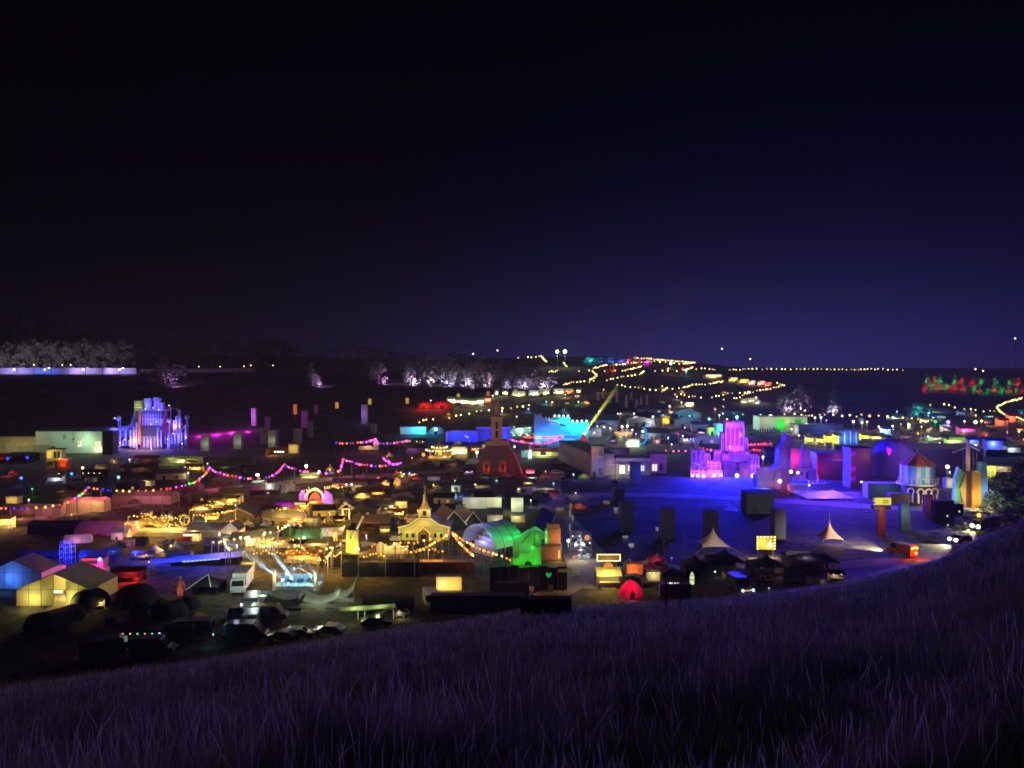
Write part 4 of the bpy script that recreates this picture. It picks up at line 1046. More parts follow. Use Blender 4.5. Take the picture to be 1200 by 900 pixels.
def booth():
    t = T('pink_booth', 'two storey pink booth with a blue spotlight on its roof', 'booth', 108, 679)
    m = t.mb(); m.box(-15, 16, 0, 12, 0, 4).box(-12, 14, 1, 12, 4.1, 13); t.part('lower_storey', m, M('booth_pink', (.6, .25, .3)))
    m = t.mb(); m.box(-14, 12, 2, 12, 13.1, 24); t.part('upper_storey', m, M('booth_red', (.5, .14, .12)))
    m = t.mb(); m.box(-9, 5, 1.2, 1.9, 18, 22); t.part('dark_hatch', m, BLACK)
    m = t.mb(); m.box(-3, 3, .3, .9, 5, 11); t.part('window', m, E((.8, .12, .9), .6, 'lit_window'))
    m = t.mb(); m.box(-15.5, 16.5, -1, -.2, 3.5, 4.8); t.part('ledge', m, M('booth_pink', (.6, .25, .3)))
    m = t.mb(); m.ball(9, .5, 24, 2.0); t.part('lamp_head', m, E((.15, .3, 1), 4))
    t.lamp((9, -4, 22), (.04, .1, 1), 300); t.lamp((-6, -7, 18), (1, .08, .12), 380); t.lamp((0, -7, 7), (1, .08, .55), 420)
booth()
pl = T('blue_stage_roof', 'long low stage roof flooded blue with a white line of light', 'stage', 226, 664)
m = pl.mb(); m.slab((-56, 0, 3), (56, 0, 12), (56, 16, 15), (-56, 16, 6), .8); pl.part('roof', m, canvas((.5, .5, .6), .1))
for x in (-54, -27, 0, 27, 54):
    m = pl.mb(); m.tube((x, 1, 0), (x, 1, 7 + x * .08), .3); pl.part('post', m, POLE)
m = pl.mb(); m.box(-54, 54, 13, 14, 0, 8); pl.part('back_wall', m, BLACK)
for i in range(9):
    m = pl.mb(); x = -12 + i * 5; m.slab((x, -.8, 6.2 + x * .08), (x + 4.2, -.8, 6.5 + x * .08), (x + 4.2, -.5, 7.6 + x * .08), (x, -.5, 7.3 + x * .08), .2); pl.part('light_bar', m, E((.55, .7, 1), 1.1))
for x, p in ((-40, 700), (-15, 1000), (10, 1200), (34, 1000)): pl.lamp((x, -6, 17 + x * .08), (.01, .04, 1), p)
k = shed('white_cabin', 'small white cabin with gold light over the blue stage roof', 'cabin', 224, 634, 18, 10, 8, wall=WHITE, windows=[(4, 2, 4, 4, E((1, .6, .2), 1, 'lit_window'))]); k.lamp((4, -6, 6), GOLD, 130); k.lamp((-6, -6, 8), (.8, .5, 1), 60)
k = stall('red lit open bar behind the yellow marquee', 148, 682, 38, 14, 12, (.12, .03, .03), BLACK, RED, 900); k.lamp((12, -2, 5), RED, 260)
stall('tan lit lean to under a small lamp in the blue field', 166, 656, 26, 8, 8, (.4, .3, .2), DARK, (1, .6, .25), 300, bulbs=2)
scaffold('bare timber frame behind the red lit bar', 175, 670, 40, 14, 10, (1, .5, .2), 50, 1)
# yellow marquee
mq = marquee('large yellow glowing frame marquee with a bright open doorway', 63, 710, 88, 20, 19, 62, (.80, .74, .42), 'y', .5, 6, DARK, inside=(1, .85, .25), power=2600, doorway=3, roof_dim=(.36, .33, .24))
mq.lamp((-22, 8, 12), (1, .85, .25), 500); mq.lamp((20, 14, 14), (1, .85, .25), 500); mq.lamp((-24, -12, 10), (1, .9, .3), 330); mq.lamp((22, -12, 10), (1, .9, .3), 330); mq.lamp((34, 40, 12), (1, .85, .25), 400)
m = mq.mb(); m.box(-6, 9, 3, 3.6, 15, 18); mq.part('light_panel', m, E((1, .95, .6), 1.6))
m = mq.mb(); m.slab((-4, 0.2, .3), (10, .2, .3), (2, -10, .1), (-16, -10, .1), .2); mq.part('entrance_mat', m, CREAM)
lamp_post('red glowing ball on a pole at the marquee ridge', 75, 690, 25, (1, .06, .06), 160, 1.2, 2.8)
# dark foreground tents
t = pagoda('black canopy tent with pale ridge edges in the dark middle ground', 238, 700, 36, 12, 24, (.05, .05, .06)); t.lamp((-14, -10, 20), (.9, .8, .7), 60)
m = t.mb(); m.tube((-20, -1, 10), (0, 16, 24), .5).tube((0, 16, 24), (10, -2, 13), .5); t.part('ridge_edge', m, WHITE)
def figure(label, px, py, h, c, lc=None, p=0):
    """a carved standing figure on a plinth"""
    t = T('carved_figure', label, 'statue', px, py); s = h / 20; m = MB(t.k * s)
    m.cyl(-1.6, 0, 0, 8, 1.1, 1.4, 7).cyl(1.8, .4, 0, 8, 1.1, 1.4, 7).cyl(0, 0, 7.6, 14.5, 2.6, 3.2, 8).ball(0, 0, 17.6, 2.0, 8, 6).cyl(0, 0, 14.4, 16.2, .9, .9, 6)
    m.tube((3, 0, 14), (5.4, -1.0, 9), .8).tube((5.4, -1, 9), (4.6, -2.4, 5), .65).tube((-3, 0, 14), (-5.6, -.6, 10.5), .8).tube((-5.6, -.6, 10.5), (-7, -1.4, 14), .6)
    t.part('body', m, c)
    m = MB(t.k * s); m.cyl(0, 0, -1.0, 0, 3.6, 3.2, 8); t.part('plinth', m, DARK)
    if lc: t.lamp((0, -6, 5), lc, p)
    return t
figure('tall thin carved figure dimly red in the dark middle ground', 211, 698, 24, M('figure_red_wood', (.42, .18, .12)), (1, .35, .2), 40)
figure('gold lit carved figure by the sheds above the windmill', 393, 634, 17, CREAM, GOLD, 160)
# truck, stage
v = vehicle('truck', 'white box truck parked nose on beside the stage', 284, 690, -82, WHITE, sc=.95); v.lamp((6, 3, 5), (.75, 1, .75), 420); v.lamp((5, -3, 3.4), (.7, 1, .7), 200)
k = shed('lit_shed', 'shed with one gold lit wall above the white truck', 'shed', 289, 671, 14, 14, 8, wall=CREAM, windows=[]); k.lamp((4, -5, 8), (1, .55, .1), 200)
def stage():
    t = T('concert_stage', 'open stage with arched truss, pale end pillars and blue lamps', 'stage', 347, 692)
    m = t.mb(); m.box(-27, 27, 0, 22, 0, 5); t.part('deck', m, M('stage_deck', (.35, .42, .45), .6))
    for x in (-26, 23):
        m = t.mb(); m.cyl(x, 1, 0, 23, 2.3, 2.0, 10).cyl(x, 1, 23, 25, 2.9, 2.9, 10).cyl(x, 1, -.2, 2, 3, 3, 10); t.part('pillar', m, CREAM)
    m = t.mb(); q = [(-24, 20, 8), (-18, 20, 20), (-9, 20, 27), (0, 20, 29), (9, 20, 27), (18, 20, 20), (24, 20, 8)]
    m.path(q, .5); m.path([(x * .86, 20, z * .86) for x, _, z in q], .4)
    for i in range(len(q) - 1): m.tube(q[i], (q[i + 1][0] * .86, 20, q[i + 1][2] * .86), .3)
    m.path([(-20, 4, 5), (-14, 10, 17), (0, 12, 24), (14, 10, 17), (20, 4, 5)], .5); t.part('truss_arch', m, STEEL)
    m = t.mb(); m.box(-25, 25, 21, 22, 5, 14); t.part('backdrop', m, M('stage_backdrop', (.25, .3, .35)))
    for x in (-12, 0, 12):
        m = t.mb(); m.box(x - 3, x + 3, 14, 20, 5.05, 9); t.part('riser', m, DARK)
    for i, (x, y, z) in enumerate(((-16, -1, 12), (-9, -1, 8.5), (0, -1, 7.5), (15, -1, 8), (-6, 14, 22))):
        m = t.mb(); m.ball(x, y, z, 1.5); t.part('lamp_head', m, E((.22, .40, 1), 4))
        m = t.mb(); m.tube((x, y, 0 if y < 0 else 5), (x, y, z), .25); t.part('lamp_stand', m, POLE)
    for x, y, z in ((-14, 8, 18), (2, 8, 20), (14, 8, 16)): t.lamp((x, y, z), (.32, .75, 1), 260)
    t.lamp((-24, -5, 16), (1, .8, .4), 60); t.lamp((22, -5, 16), (1, .9, .5), 80)
    return t
stg = stage()
# ================================================================== MIDDLE: pillars, festoons, stalls in the valley floor
PG = 'pale block pillars of the valley floor'
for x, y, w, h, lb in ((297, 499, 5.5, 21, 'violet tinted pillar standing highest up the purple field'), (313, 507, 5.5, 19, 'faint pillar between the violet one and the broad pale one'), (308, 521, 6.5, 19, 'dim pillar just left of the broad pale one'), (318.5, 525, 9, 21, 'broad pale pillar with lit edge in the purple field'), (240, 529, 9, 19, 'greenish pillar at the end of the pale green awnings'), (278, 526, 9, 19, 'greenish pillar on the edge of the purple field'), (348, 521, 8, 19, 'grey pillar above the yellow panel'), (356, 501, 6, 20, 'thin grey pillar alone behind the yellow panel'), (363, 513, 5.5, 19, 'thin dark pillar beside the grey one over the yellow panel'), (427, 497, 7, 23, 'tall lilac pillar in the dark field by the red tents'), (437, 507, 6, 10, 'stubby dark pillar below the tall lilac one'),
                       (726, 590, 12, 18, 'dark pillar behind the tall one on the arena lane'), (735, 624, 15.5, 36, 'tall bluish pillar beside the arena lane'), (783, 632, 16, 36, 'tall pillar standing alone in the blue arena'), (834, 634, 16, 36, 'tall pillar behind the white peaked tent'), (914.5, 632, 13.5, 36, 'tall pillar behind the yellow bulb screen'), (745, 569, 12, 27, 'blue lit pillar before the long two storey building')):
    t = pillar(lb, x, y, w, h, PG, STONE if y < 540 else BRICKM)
    if x in (318.5, 240, 278): t.lamp((2, -6, 9), (.8, 1, .65), 160)
    if x in (297, 427): t.lamp((-2, -9, 12), (.5, .3, 1), 700)
    if x == 745: t.lamp((10, -14, 14), BLUE, 1600)
    if x in (735, 783, 834, 914.5): t.lamp((-4, -16, 22), (.3, .3, .9), 30)
for x, y0, y1, c, lb in ((345.5, 473, 491, (1, .25, .06), 'tall orange lantern column above the grey pillars'), (394.5, 471, 482, (1, .55, .08), 'amber lantern column in the dark field'), (433, 467, 477, (1, .65, .12), 'yellow lantern column behind the lilac pillar'), (477, 466, 476, (1, .7, .1), 'yellow lantern column left of the red tents'), (370, 474, 488, (.4, .1, .35), 'dim mauve lantern column between orange and amber'), (537, 461, 468, (1, .7, .1), 'yellow lantern column by the green white market'), (572, 458, 472, (1, .35, .06), 'orange red lantern column at the end of the green white market'), (604, 456, 464, (.9, .9, .3), 'pale lantern column under the tree row'), (634, 454, 465, (.8, .75, .25), 'pale lantern column at the end of the tree row'), (554, 450, 458, (.8, .7, 1), 'white lantern column under the tree row')):
    t = T('lantern_column', lb, 'lantern', x, y1, group='lantern columns of the far field'); h = y1 - y0
    m = t.mb(); m.box(-1.5, 1.5, 0, 3, 0, h * .3); t.part('plinth', m, DARK)
    m = t.mb(); m.box(-1.7, 1.7, 0, 3.2, h * .3 + .05, h * .95); t.part('lantern_shade', m, E(c, .42 if x not in (370,) else .12, 'lantern_paper'))
    m = t.mb(); m.box(-2, 2, -.3, 3.4, h * .95 + .05, h); t.part('cap', m, DARK)
# coloured festoons
MIX = ((1, .14, .03), (1, .02, .02), (.02, .03, 1), (.75, .08, .9), (1, .45, .05), (.05, .8, .1), (1, .2, .04))
HOT = ((1, .08, .03), (1, .03, .25), (.05, .05, 1), (.7, .06, 1), (1, .18, .02))
fk = dict(up=5.5, glow=3.2, rb=.0013, sag=.5, group='coloured festoons over the left of the valley', name='festoon')
LM = (1, .10, .30)
festoon('festoon sagging from the left frame edge to the tan shelter', [(-8, 593), (12, 594.5), (40, 594), (62, 592), (78, 588), (90, 581), (103, 570)], n=26, colors=MIX, lights=3, lpower=900, lcol=LM, **fk)
festoon('festoon crossing over the rosy shelter to the tall crest pole', [(103, 570), (118, 572), (140, 574), (165, 574), (190, 572.5), (210, 569), (222, 566), (234, 560), (246, 547)], n=38, colors=MIX, lights=4, lpower=1100, lcol=LM, **fk)
festoon('festoon falling from the tall crest pole to the white floodlight', [(246, 547), (257, 553), (275, 556.5), (295, 560), (310, 559), (322, 555), (333, 543)], n=30, colors=HOT, lights=3, lpower=1300, lcol=LM, **fk)
festoon('festoon between the second and third crest poles', [(333, 543), (345, 548), (362, 552), (380, 554), (398, 551), (400, 545), (402, 537)], n=26, colors=HOT, lights=3, lpower=1200, lcol=LM, **fk)
festoon('festoon from the third crest pole to the pink hook', [(402, 537), (412, 540), (430, 544), (446, 545.5), (458, 543)], n=17, colors=HOT, lights=2, lpower=1300, lcol=LM, **fk)
festoon('short magenta festoon making a hook beside the red blue ones', [(449, 535.5), (455, 540), (462, 543.5), (471, 541)], n=16, colors=((.9, .04, .7), (.5, .08, 1)), lights=1, lpower=1300, lcol=MAG, **fk)
festoon('upper red and blue festoon in the dark field', [(393, 518), (405, 519), (420, 518), (432, 516), (441, 513.5)], n=15, colors=((.05, .06, 1), (1, .05, .04), (1, .12, .04)), lights=2, lpower=900, lcol=(.8, .1, .5), **fk)
festoon('violet and red festoon beside the small gold platform', [(424, 518), (432, 517), (440, 514), (443, 519), (455, 519), (468, 517.5), (478, 515.5)], n=26, colors=((.4, .1, 1), (1, .05, .04), (.05, .06, 1), (1, .05, .25)), lights=2, lpower=900, lcol=(.8, .1, .5), **fk)
festoon('dense red festoon over the pale stage by the two storey building', [(598, 514), (612, 517), (625, 519), (640, 518), (652, 514.5), (659, 510.5)], n=34, colors=((1, .03, .03), (1, .08, .05), (.35, .05, 1)), lights=3, lpower=1700, lcol=(1, .05, .06), **fk)
festoon('second red festoon running above the dense one', [(612, 511), (625, 512), (640, 512), (652, 512), (659, 510.5)], n=20, colors=((1, .03, .03), (1, .06, .05)), lights=1, lpower=1300, lcol=(1, .04, .05), **fk)
festoon('loose red festoon before the purple castle', [(778, 527), (795, 528), (810, 527), (822, 524), (840, 527), (858, 529)], n=16, colors=((1, .05, .1), (1, .08, .04), (.8, .06, .6)), lights=2, lpower=700, lcol=(1, .06, .2), **fk)
# small lights and stands beside the road
lamp_post('white blazing floodlight where the festoons meet the road', 302, 570, 14, (.7, .95, 1), 1500, 5, 2.4, head='flood')
lamp_post('pale green glowing floodlight under the second crest pole', 359, 560, 13, (.85, 1, .6), 1300, 5, 2.2)
lamp_post('warm white lamp at the end of the green stall', 374, 562, 9, (1, .9, .6), 380, 4, 1.5)
k = stall('flat topped stall with green yellow lit front under the crest pole', 362, 563, 22, 7, 8, (.4, .42, .3), CREAM, (.8, 1, .3), 600, sign=E((.9, 1, .35), .5, 'lit_sign'))
k = shed('yellow_panel_kiosk', 'little kiosk with a square glowing yellow panel in the field', 'kiosk', 344, 531, 12, 11, 5, wall=CREAM, windows=[(0, 2, 9, 8, E((1, .72, .16), .55, 'lit_sign'))]); k.lamp((0, -5, 6), GOLD, 300)
k = pagoda('orange lit rounded tent with four white lamps', 322, 533, 26, 6, 10, (.5, .25, .1), finial=.5); k.lamp((0, -7, 6), (1, .45, .1), 700)
for i in range(4):
    m = k.mb(); m.ball(1 + i * 3.1, -2, 4, 1.0, 6, 4); k.part('lamp_head', m, E((1, .92, .7), 4))
marquee('low dark canvas row with scattered small lamps beside the road', 268, 545, 56, 5, 4, 12, (.2, .2, .18), bays=4, trans=.2, inside=(1, .75, .4), power=90)
k = T('gold_platform', 'small platform lit gold under the violet festoon', 'platform', 433, 527)
m = k.mb(); m.box(-13, 10, 0, 8, 0, 3); k.part('deck', m, CREAM); m = k.mb(); m.box(4, 10, 2, 7, 3.1, 10); k.part('cabin', m, CREAM); m = k.mb(); m.box(-12, 3, -.5, -.1, 3, 4.5); k.part('railing', m, CREAM)
k.lamp((-2, -5, 5), (1, .75, .25), 300); k.lamp((7, -4, 12), (1, .85, .6), 160)
# floor of the valley: dim sheds between the festoons
for i, (x, y, w, h, rh, d, rf, lb) in enumerate(((150, 575, 30, 9, 3, 12, SLATE, 'dark shed above the rosy shelter'), (200, 562, 34, 8, 4, 14, TIN, 'grey shed under the festoon pole'), (306, 580, 40, 7, 6, 14, TIN, 'low pale roofed barn beside the white floodlight'), (264, 569, 30, 8, 4, 14, M('brown_roof', (.22, .17, .11)), 'brown shed below the crest pole'), (408, 571, 40, 6, 4, 12, SLATE, 'dim shed under the third crest pole'), (446, 571, 30, 6, 4, 12, TIN, 'dim shed with a tin roof behind the gold lamps'), (440, 580, 44, 7, 4, 14, SLATE, 'long dark shed below the red rounded tent'), (296, 640, 50, 10, 6, 20, TIN, 'tin roofed shed above the first stage beam'), (262, 647, 44, 10, 6, 18, SLATE, 'slate roofed shed behind the blue stage roof'), (280, 612, 40, 9, 8, 22, TIN, 'tin barn with its gable towards the golden row'), (330, 615, 46, 9, 7, 22, SLATE, 'dark barn below the orange bars'), (434, 622, 46, 11, 7, 22, M('brown_roof', (.22, .17, .11)), 'brown roofed barn left of the chapel'), (424, 605, 36, 9, 5, 16, SLATE, 'dark shed with a pale front left of the chapel spire'), (380, 605, 26, 8, 5, 14, BLACK, 'black shed below the entrance arch'), (446, 598, 30, 7, 4, 14, SLATE, 'dark shed behind the chapel'), (472, 590, 26, 7, 4, 12, TIN, 'tin shed behind the chapel spire'), (520, 590, 24, 8, 4, 12, BLACK, 'black shed behind the long slate roofs'), (345, 628, 34, 6, 4, 14, TIN, 'low tin shed by the green lit tent'), (232, 588, 24, 8, 4, 12, SLATE, 'small slate shed left of the dark barn'), (316, 605, 22, 8, 4, 12, BLACK, 'black shed left of the orange bars'))):
    s_ = shed('shed', lb, 'shed', x, y, w, h, d, rh, 'x' if i % 3 else 'y', (DARK, CREAM, BLACK)[i % 3], rf, [(w * .2, h * .3, 3, h * .35, GLASS if i % 2 else E((1, .7, .3), .5, 'lit_window'))], (-w * .22, 3, h * .65, BLACK), rz=rnd.uniform(-.2, .2))
t = shed('gabled_hut', 'cream gabled hut with a lit face beside the tin sheds', 'hut', 270, 634, 20, 14, 22, 8, 'y', CREAM, SLATE, [(0, 4, 4, 5, GLASS)], trim=WHITE); t.lamp((0, -8, 9), (1, .8, .55), 130)
# white pagoda, purple bars and entrance arch
t = pagoda('white peaked tent glowing softly at the festoon road', 338, 579, 20, 5, 14, (.7, .68, .60), finial=1); t.lamp((0, -9, 8), (1, .9, .7), 260)
t = marquee('long pale canvas roof running left from the white peaked tent', 318, 578, 36, 5, 6, 14, (.6, .56, .46), bays=4, trans=.1); t.lamp((0, -10, 14), (1, .9, .65), 260)
t = stall('orange bar under a magenta lit roof', 334, 600, 26, 8, 10, (.45, .12, .5), CREAM, (1, .40, .06), 1100); t.lamp((0, -2, 14), (.7, .05, 1), 300)
t = stall('orange bar with a gold sign beside the magenta roofed one', 352, 600, 16, 10, 9, (.3, .16, .1), CREAM, (1, .5, .06), 700, sign=E((1, .8, .3), .9, 'lit_sign')); t.lamp((-4, -6, 14), (1, .3, .5), 120)
stall('orange open bar left of the magenta roofed one', 318, 606, 20, 6, 9, (.3, .12, .05), CREAM, (1, .35, .05), 480)
def arch():
    t = T('entrance_arch', 'fairy lit entrance arch with orange curtain and violet side walls', 'archway', 368, 594)
    m = t.mb(); m.arch(0, 2, 6, 10, 8.5, 3, 10).box(-11.5, -8.5, 2, 6, 0, 10).box(8.5, 11.5, 2, 6, 0, 10); t.part('arch_frame', m, CREAM)
    m = t.mb(); m.arch(0, 5.0, 5.3, 0, 0.1, 8.2, 10, sz=2.0); t.part('curtain', m, M('orange_cloth', (.65, .25, .06)))
    m = t.mb(); m.slab((-19, 5, 0), (-11.6, 3, 0), (-11.6, 3, 20), (-19, 5, 15), .5); t.part('side_wall', m, M('violet_board', (.5, .36, .6))); m = t.mb(); m.slab((11.6, 3, 0), (22, 6, 0), (20, 6, 13), (11.6, 3, 21), .5); t.part('side_wall', m, M('violet_board', (.5, .36, .6)))
    b = t.mb(); b.ball(0, 0, 0, .62, 6, 4); q = random.Random(9); pl = []
    for i in range(24):
        a = math.pi * i / 23; pl.append((10.5 * math.cos(a), 1.2, 11 + 10.5 * math.sin(a) * .95))
    pl += [(q.uniform(-9, 11), 1.0, q.uniform(17, 23)) for _ in range(14)] + [(12 + i * 3, 2, 23 + i * .5) for i in range(6)]
    t.each('bulb', b, E((1, .78, .30), 2.4), pl)
    m = t.mb(); m.ball(-14, 1, 18, 1.4); t.part('lamp_head', m, E(VIOL, 4)); m = t.mb(); m.tube((-14, 1, 0), (-14, 1, 18), .3); t.part('lamp_stand', m, POLE)
    t.lamp((0, 1, 6), (1, .35, .04), 320); t.lamp((-14, -4, 16), (.55, .1, 1), 330); t.lamp((13, -2, 12), (.55, .12, 1), 330); t.lamp((20, -5, 4), (1, .7, .4), 180); t.lamp((0, -3, 20), GOLD, 200)
arch()
def shrine():
    t = T('gold_shrine', 'gold lit carved gateway with twin posts in the dark middle', 'gateway', 406, 609)
    for x in (-4.5, 3.5):
        m = t.mb(); m.cyl(x, 0, 0, 13, 1.3, 1.0, 7); t.part('post', m, CREAM)
    m = t.mb(); m.tube((-9, 0, 12), (-1, 0, 19), .9).tube((-1, 0, 19), (9, 0, 14), .9).box(-8, 8, -.5, .5, 12, 13.2); t.part('lintel', m, CREAM)
    m = t.mb(); m.ball(-1, -.4, 20, 2.6).ball(-5, -.4, 16, 1.8).ball(4, -.4, 16.4, 1.8); t.part('carving', m, CREAM)
    t.lamp((0, -7, 7), (1, .72, .25), 360)
shrine()
shed('shed', 'small cream fronted shed right of the gold carved gateway', 'shed', 425, 603, 14, 7, 8, 3, 'y', CREAM, SLATE).lamp((0, -5, 5), (1, .7, .3), 30)
# warm bar quarter
for i, (x, y, w, h, d, c, lc, p, lb) in enumerate(((352, 660, 40, 11, 14, (.5, .22, .06), (1, .36, .04), 1100, 'long orange lit bar with dark openings in the warm quarter'), (376, 661, 22, 11, 10, (.4, .18, .06), (1, .45, .05), 560, 'short orange bar at the right end of the long one'), (318, 642, 40, 9, 10, (.5, .42, .25), (1, .62, .15), 600, 'gold lit bar front with four white bulbs'), (284, 638, 20, 6, 8, (.4, .3, .1), (1, .62, .15), 420, 'small gold stall by the cream hut'), (368, 642, 30, 7, 10, (.5, .45, .28), (1, .7, .25), 380, 'pale roofed stall above the long orange bar'))):
    stall(lb, x, y, w, h, d, c, CREAM, lc, p, bulbs=(0, 0, 4, 2, 0)[i], group='bars of the warm quarter')
WB = dict(glow=2.2, rb=.0017, sag=.3, group='warm bulb strings over the bars', name='bulb_string', up=4.0)
festoon('string of white gold bulbs before the bar front', [(303, 640), (312, 638.5), (321, 636.5)], n=5, colors=((1, .66, .20),), **WB)
festoon('string of bulbs crossing above the long orange bar', [(336, 640.5), (343, 639), (349, 638), (356, 641), (358, 644)], n=6, colors=((1, .62, .15),), lights=1, lpower=160, lcol=GOLD, **WB)
festoon('bulbs dropping in a curve at the right end of the bars', [(373, 645), (380, 643), (390, 639), (388, 646), (384, 651), (381, 653)], n=9, colors=((1, .66, .20),), lights=1, lpower=240, lcol=GOLD, **WB)
festoon('scattered bulbs climbing towards the dark barn', [(307, 628), (311, 622), (318, 623), (326, 622), (332, 617), (340, 613), (354, 615)], n=11, colors=((1, .62, .2), (1, .8, .5)), lights=2, lpower=160, lcol=GOLD, **WB)
festoon('row of gold bulbs leading to the curl of white light', [(248, 634), (256, 635), (264, 630), (268, 632), (283, 629), (291, 630)], n=9, colors=((1, .6, .12), (1, .75, .3)), lights=3, lpower=200, lcol=GOLD, **WB)
festoon('curl of blazing white gold bulbs at the end of the gold row', [(263, 632), (264, 637), (267, 641), (270, 643.5)], n=9, colors=((1, .72, .25),), lights=1, lpower=300, lcol=WARM, **WB)
lamp_post('big blazing gold globe in the warm quarter', 291, 640, 9, (1, .75, .25), 420, 5, 2.4)
t = marquee('green lit low tent with a white lamp in its mouth', 352, 634, 46, 6, 7, 18, (.22, .42, .25), bays=3, trans=.3); t.lamp((4, -6, 7), (.55, 1, .5), 260)
m = t.mb(); m.ball(5, -1.5, 4, 1.8); t.part('lamp_head', m, E((.8, 1, .7), 4))
figure('pale carved head on a mound in the dim middle', 342, 622, 11, CREAM, (1, .8, .5), 90)
lamp_post('orange lamp at the foot of the golden windmill', 420, 648, 4, (1, .55, .15), 320, 5, 1.9)
lamp_post('twin of small warm lamps, the left one above the barns', 406, 576, 8, (1, .85, .5), 120, 4, 1.1, group='pair of lamps above the barns')
lamp_post('twin of small warm lamps, the right one above the barns', 412, 576, 8, (1, .85, .5), 120, 4, 1.3, group='pair of lamps above the barns')
for x, y, lb in ((436, 645, 'left red orange lamp between windmill and fence'), (439, 643, 'right red orange lamp between windmill and fence')):
    lamp_post(lb, x, y, 5, (1, .2, .03), 90, 2, 1.3, group='red lamps by the windmill')
t = T('lit_bush', 'gold lit bush beside the red rounded tent', 'plant', 472, 562)
tr = link('crown', CROWNS['round'][1], t.o); tr.scale = (9 * t.k, 9 * t.k, 10 * t.k); link('trunk', TRUNKS[1], t.o).scale = (8 * t.k,) * 3
t.lamp((0, -5, 6), (1, .75, .1), 420)
for dx, dz in ((-2, 9), (2, 7), (0, 4)):
    m = t.mb(); m.ball(dx, -4, dz, .7, 6, 4); t.part('bulb', m, E((1, .8, .2), 3))
lamp_post('small blue lamp next to the gold lit bush', 480, 562, 7, (.2, .4, 1), 120, 2.4, 1.3)
t = dome_tent('red rounded tent beside the gold lit bush', 486, 565, 18, 7, (.55, .16, .10), .3); t.lamp((0, -6, 6), (1, .3, .15), 200)
t = pagoda('small cream gabled tent among dark sheds', 512, 575, 10, 4, 8, (.6, .5, .3), finial=.5); t.lamp((-2, -5, 4), (1, .8, .4), 60)
k = shed('pale_cabin', 'pale green lit cabin stack above the long white wall', 'cabin', 534, 580, 10, 12, 10, wall=WHITE, windows=[(0, 6, 4, 4, GLASS)]); k.lamp((-4, -7, 8), (.75, 1, .7), 130)
shed('pale_cabin', 'flat bluish cabin behind the cream gabled tent', 'cabin', 508, 563, 14, 5, 8, wall=WHITE).lamp((0, -6, 6), (.6, .6, 1), 40)
lamp_post('tall bare pole rising from the dark sheds', 520, 566, 20, (1, 1, 1), 0, .1, .4)
lamp_post('warm lamp left of the dark cabins behind the white wall', 557, 576, 8, (1, .7, .3), 100, 3, 1.2)
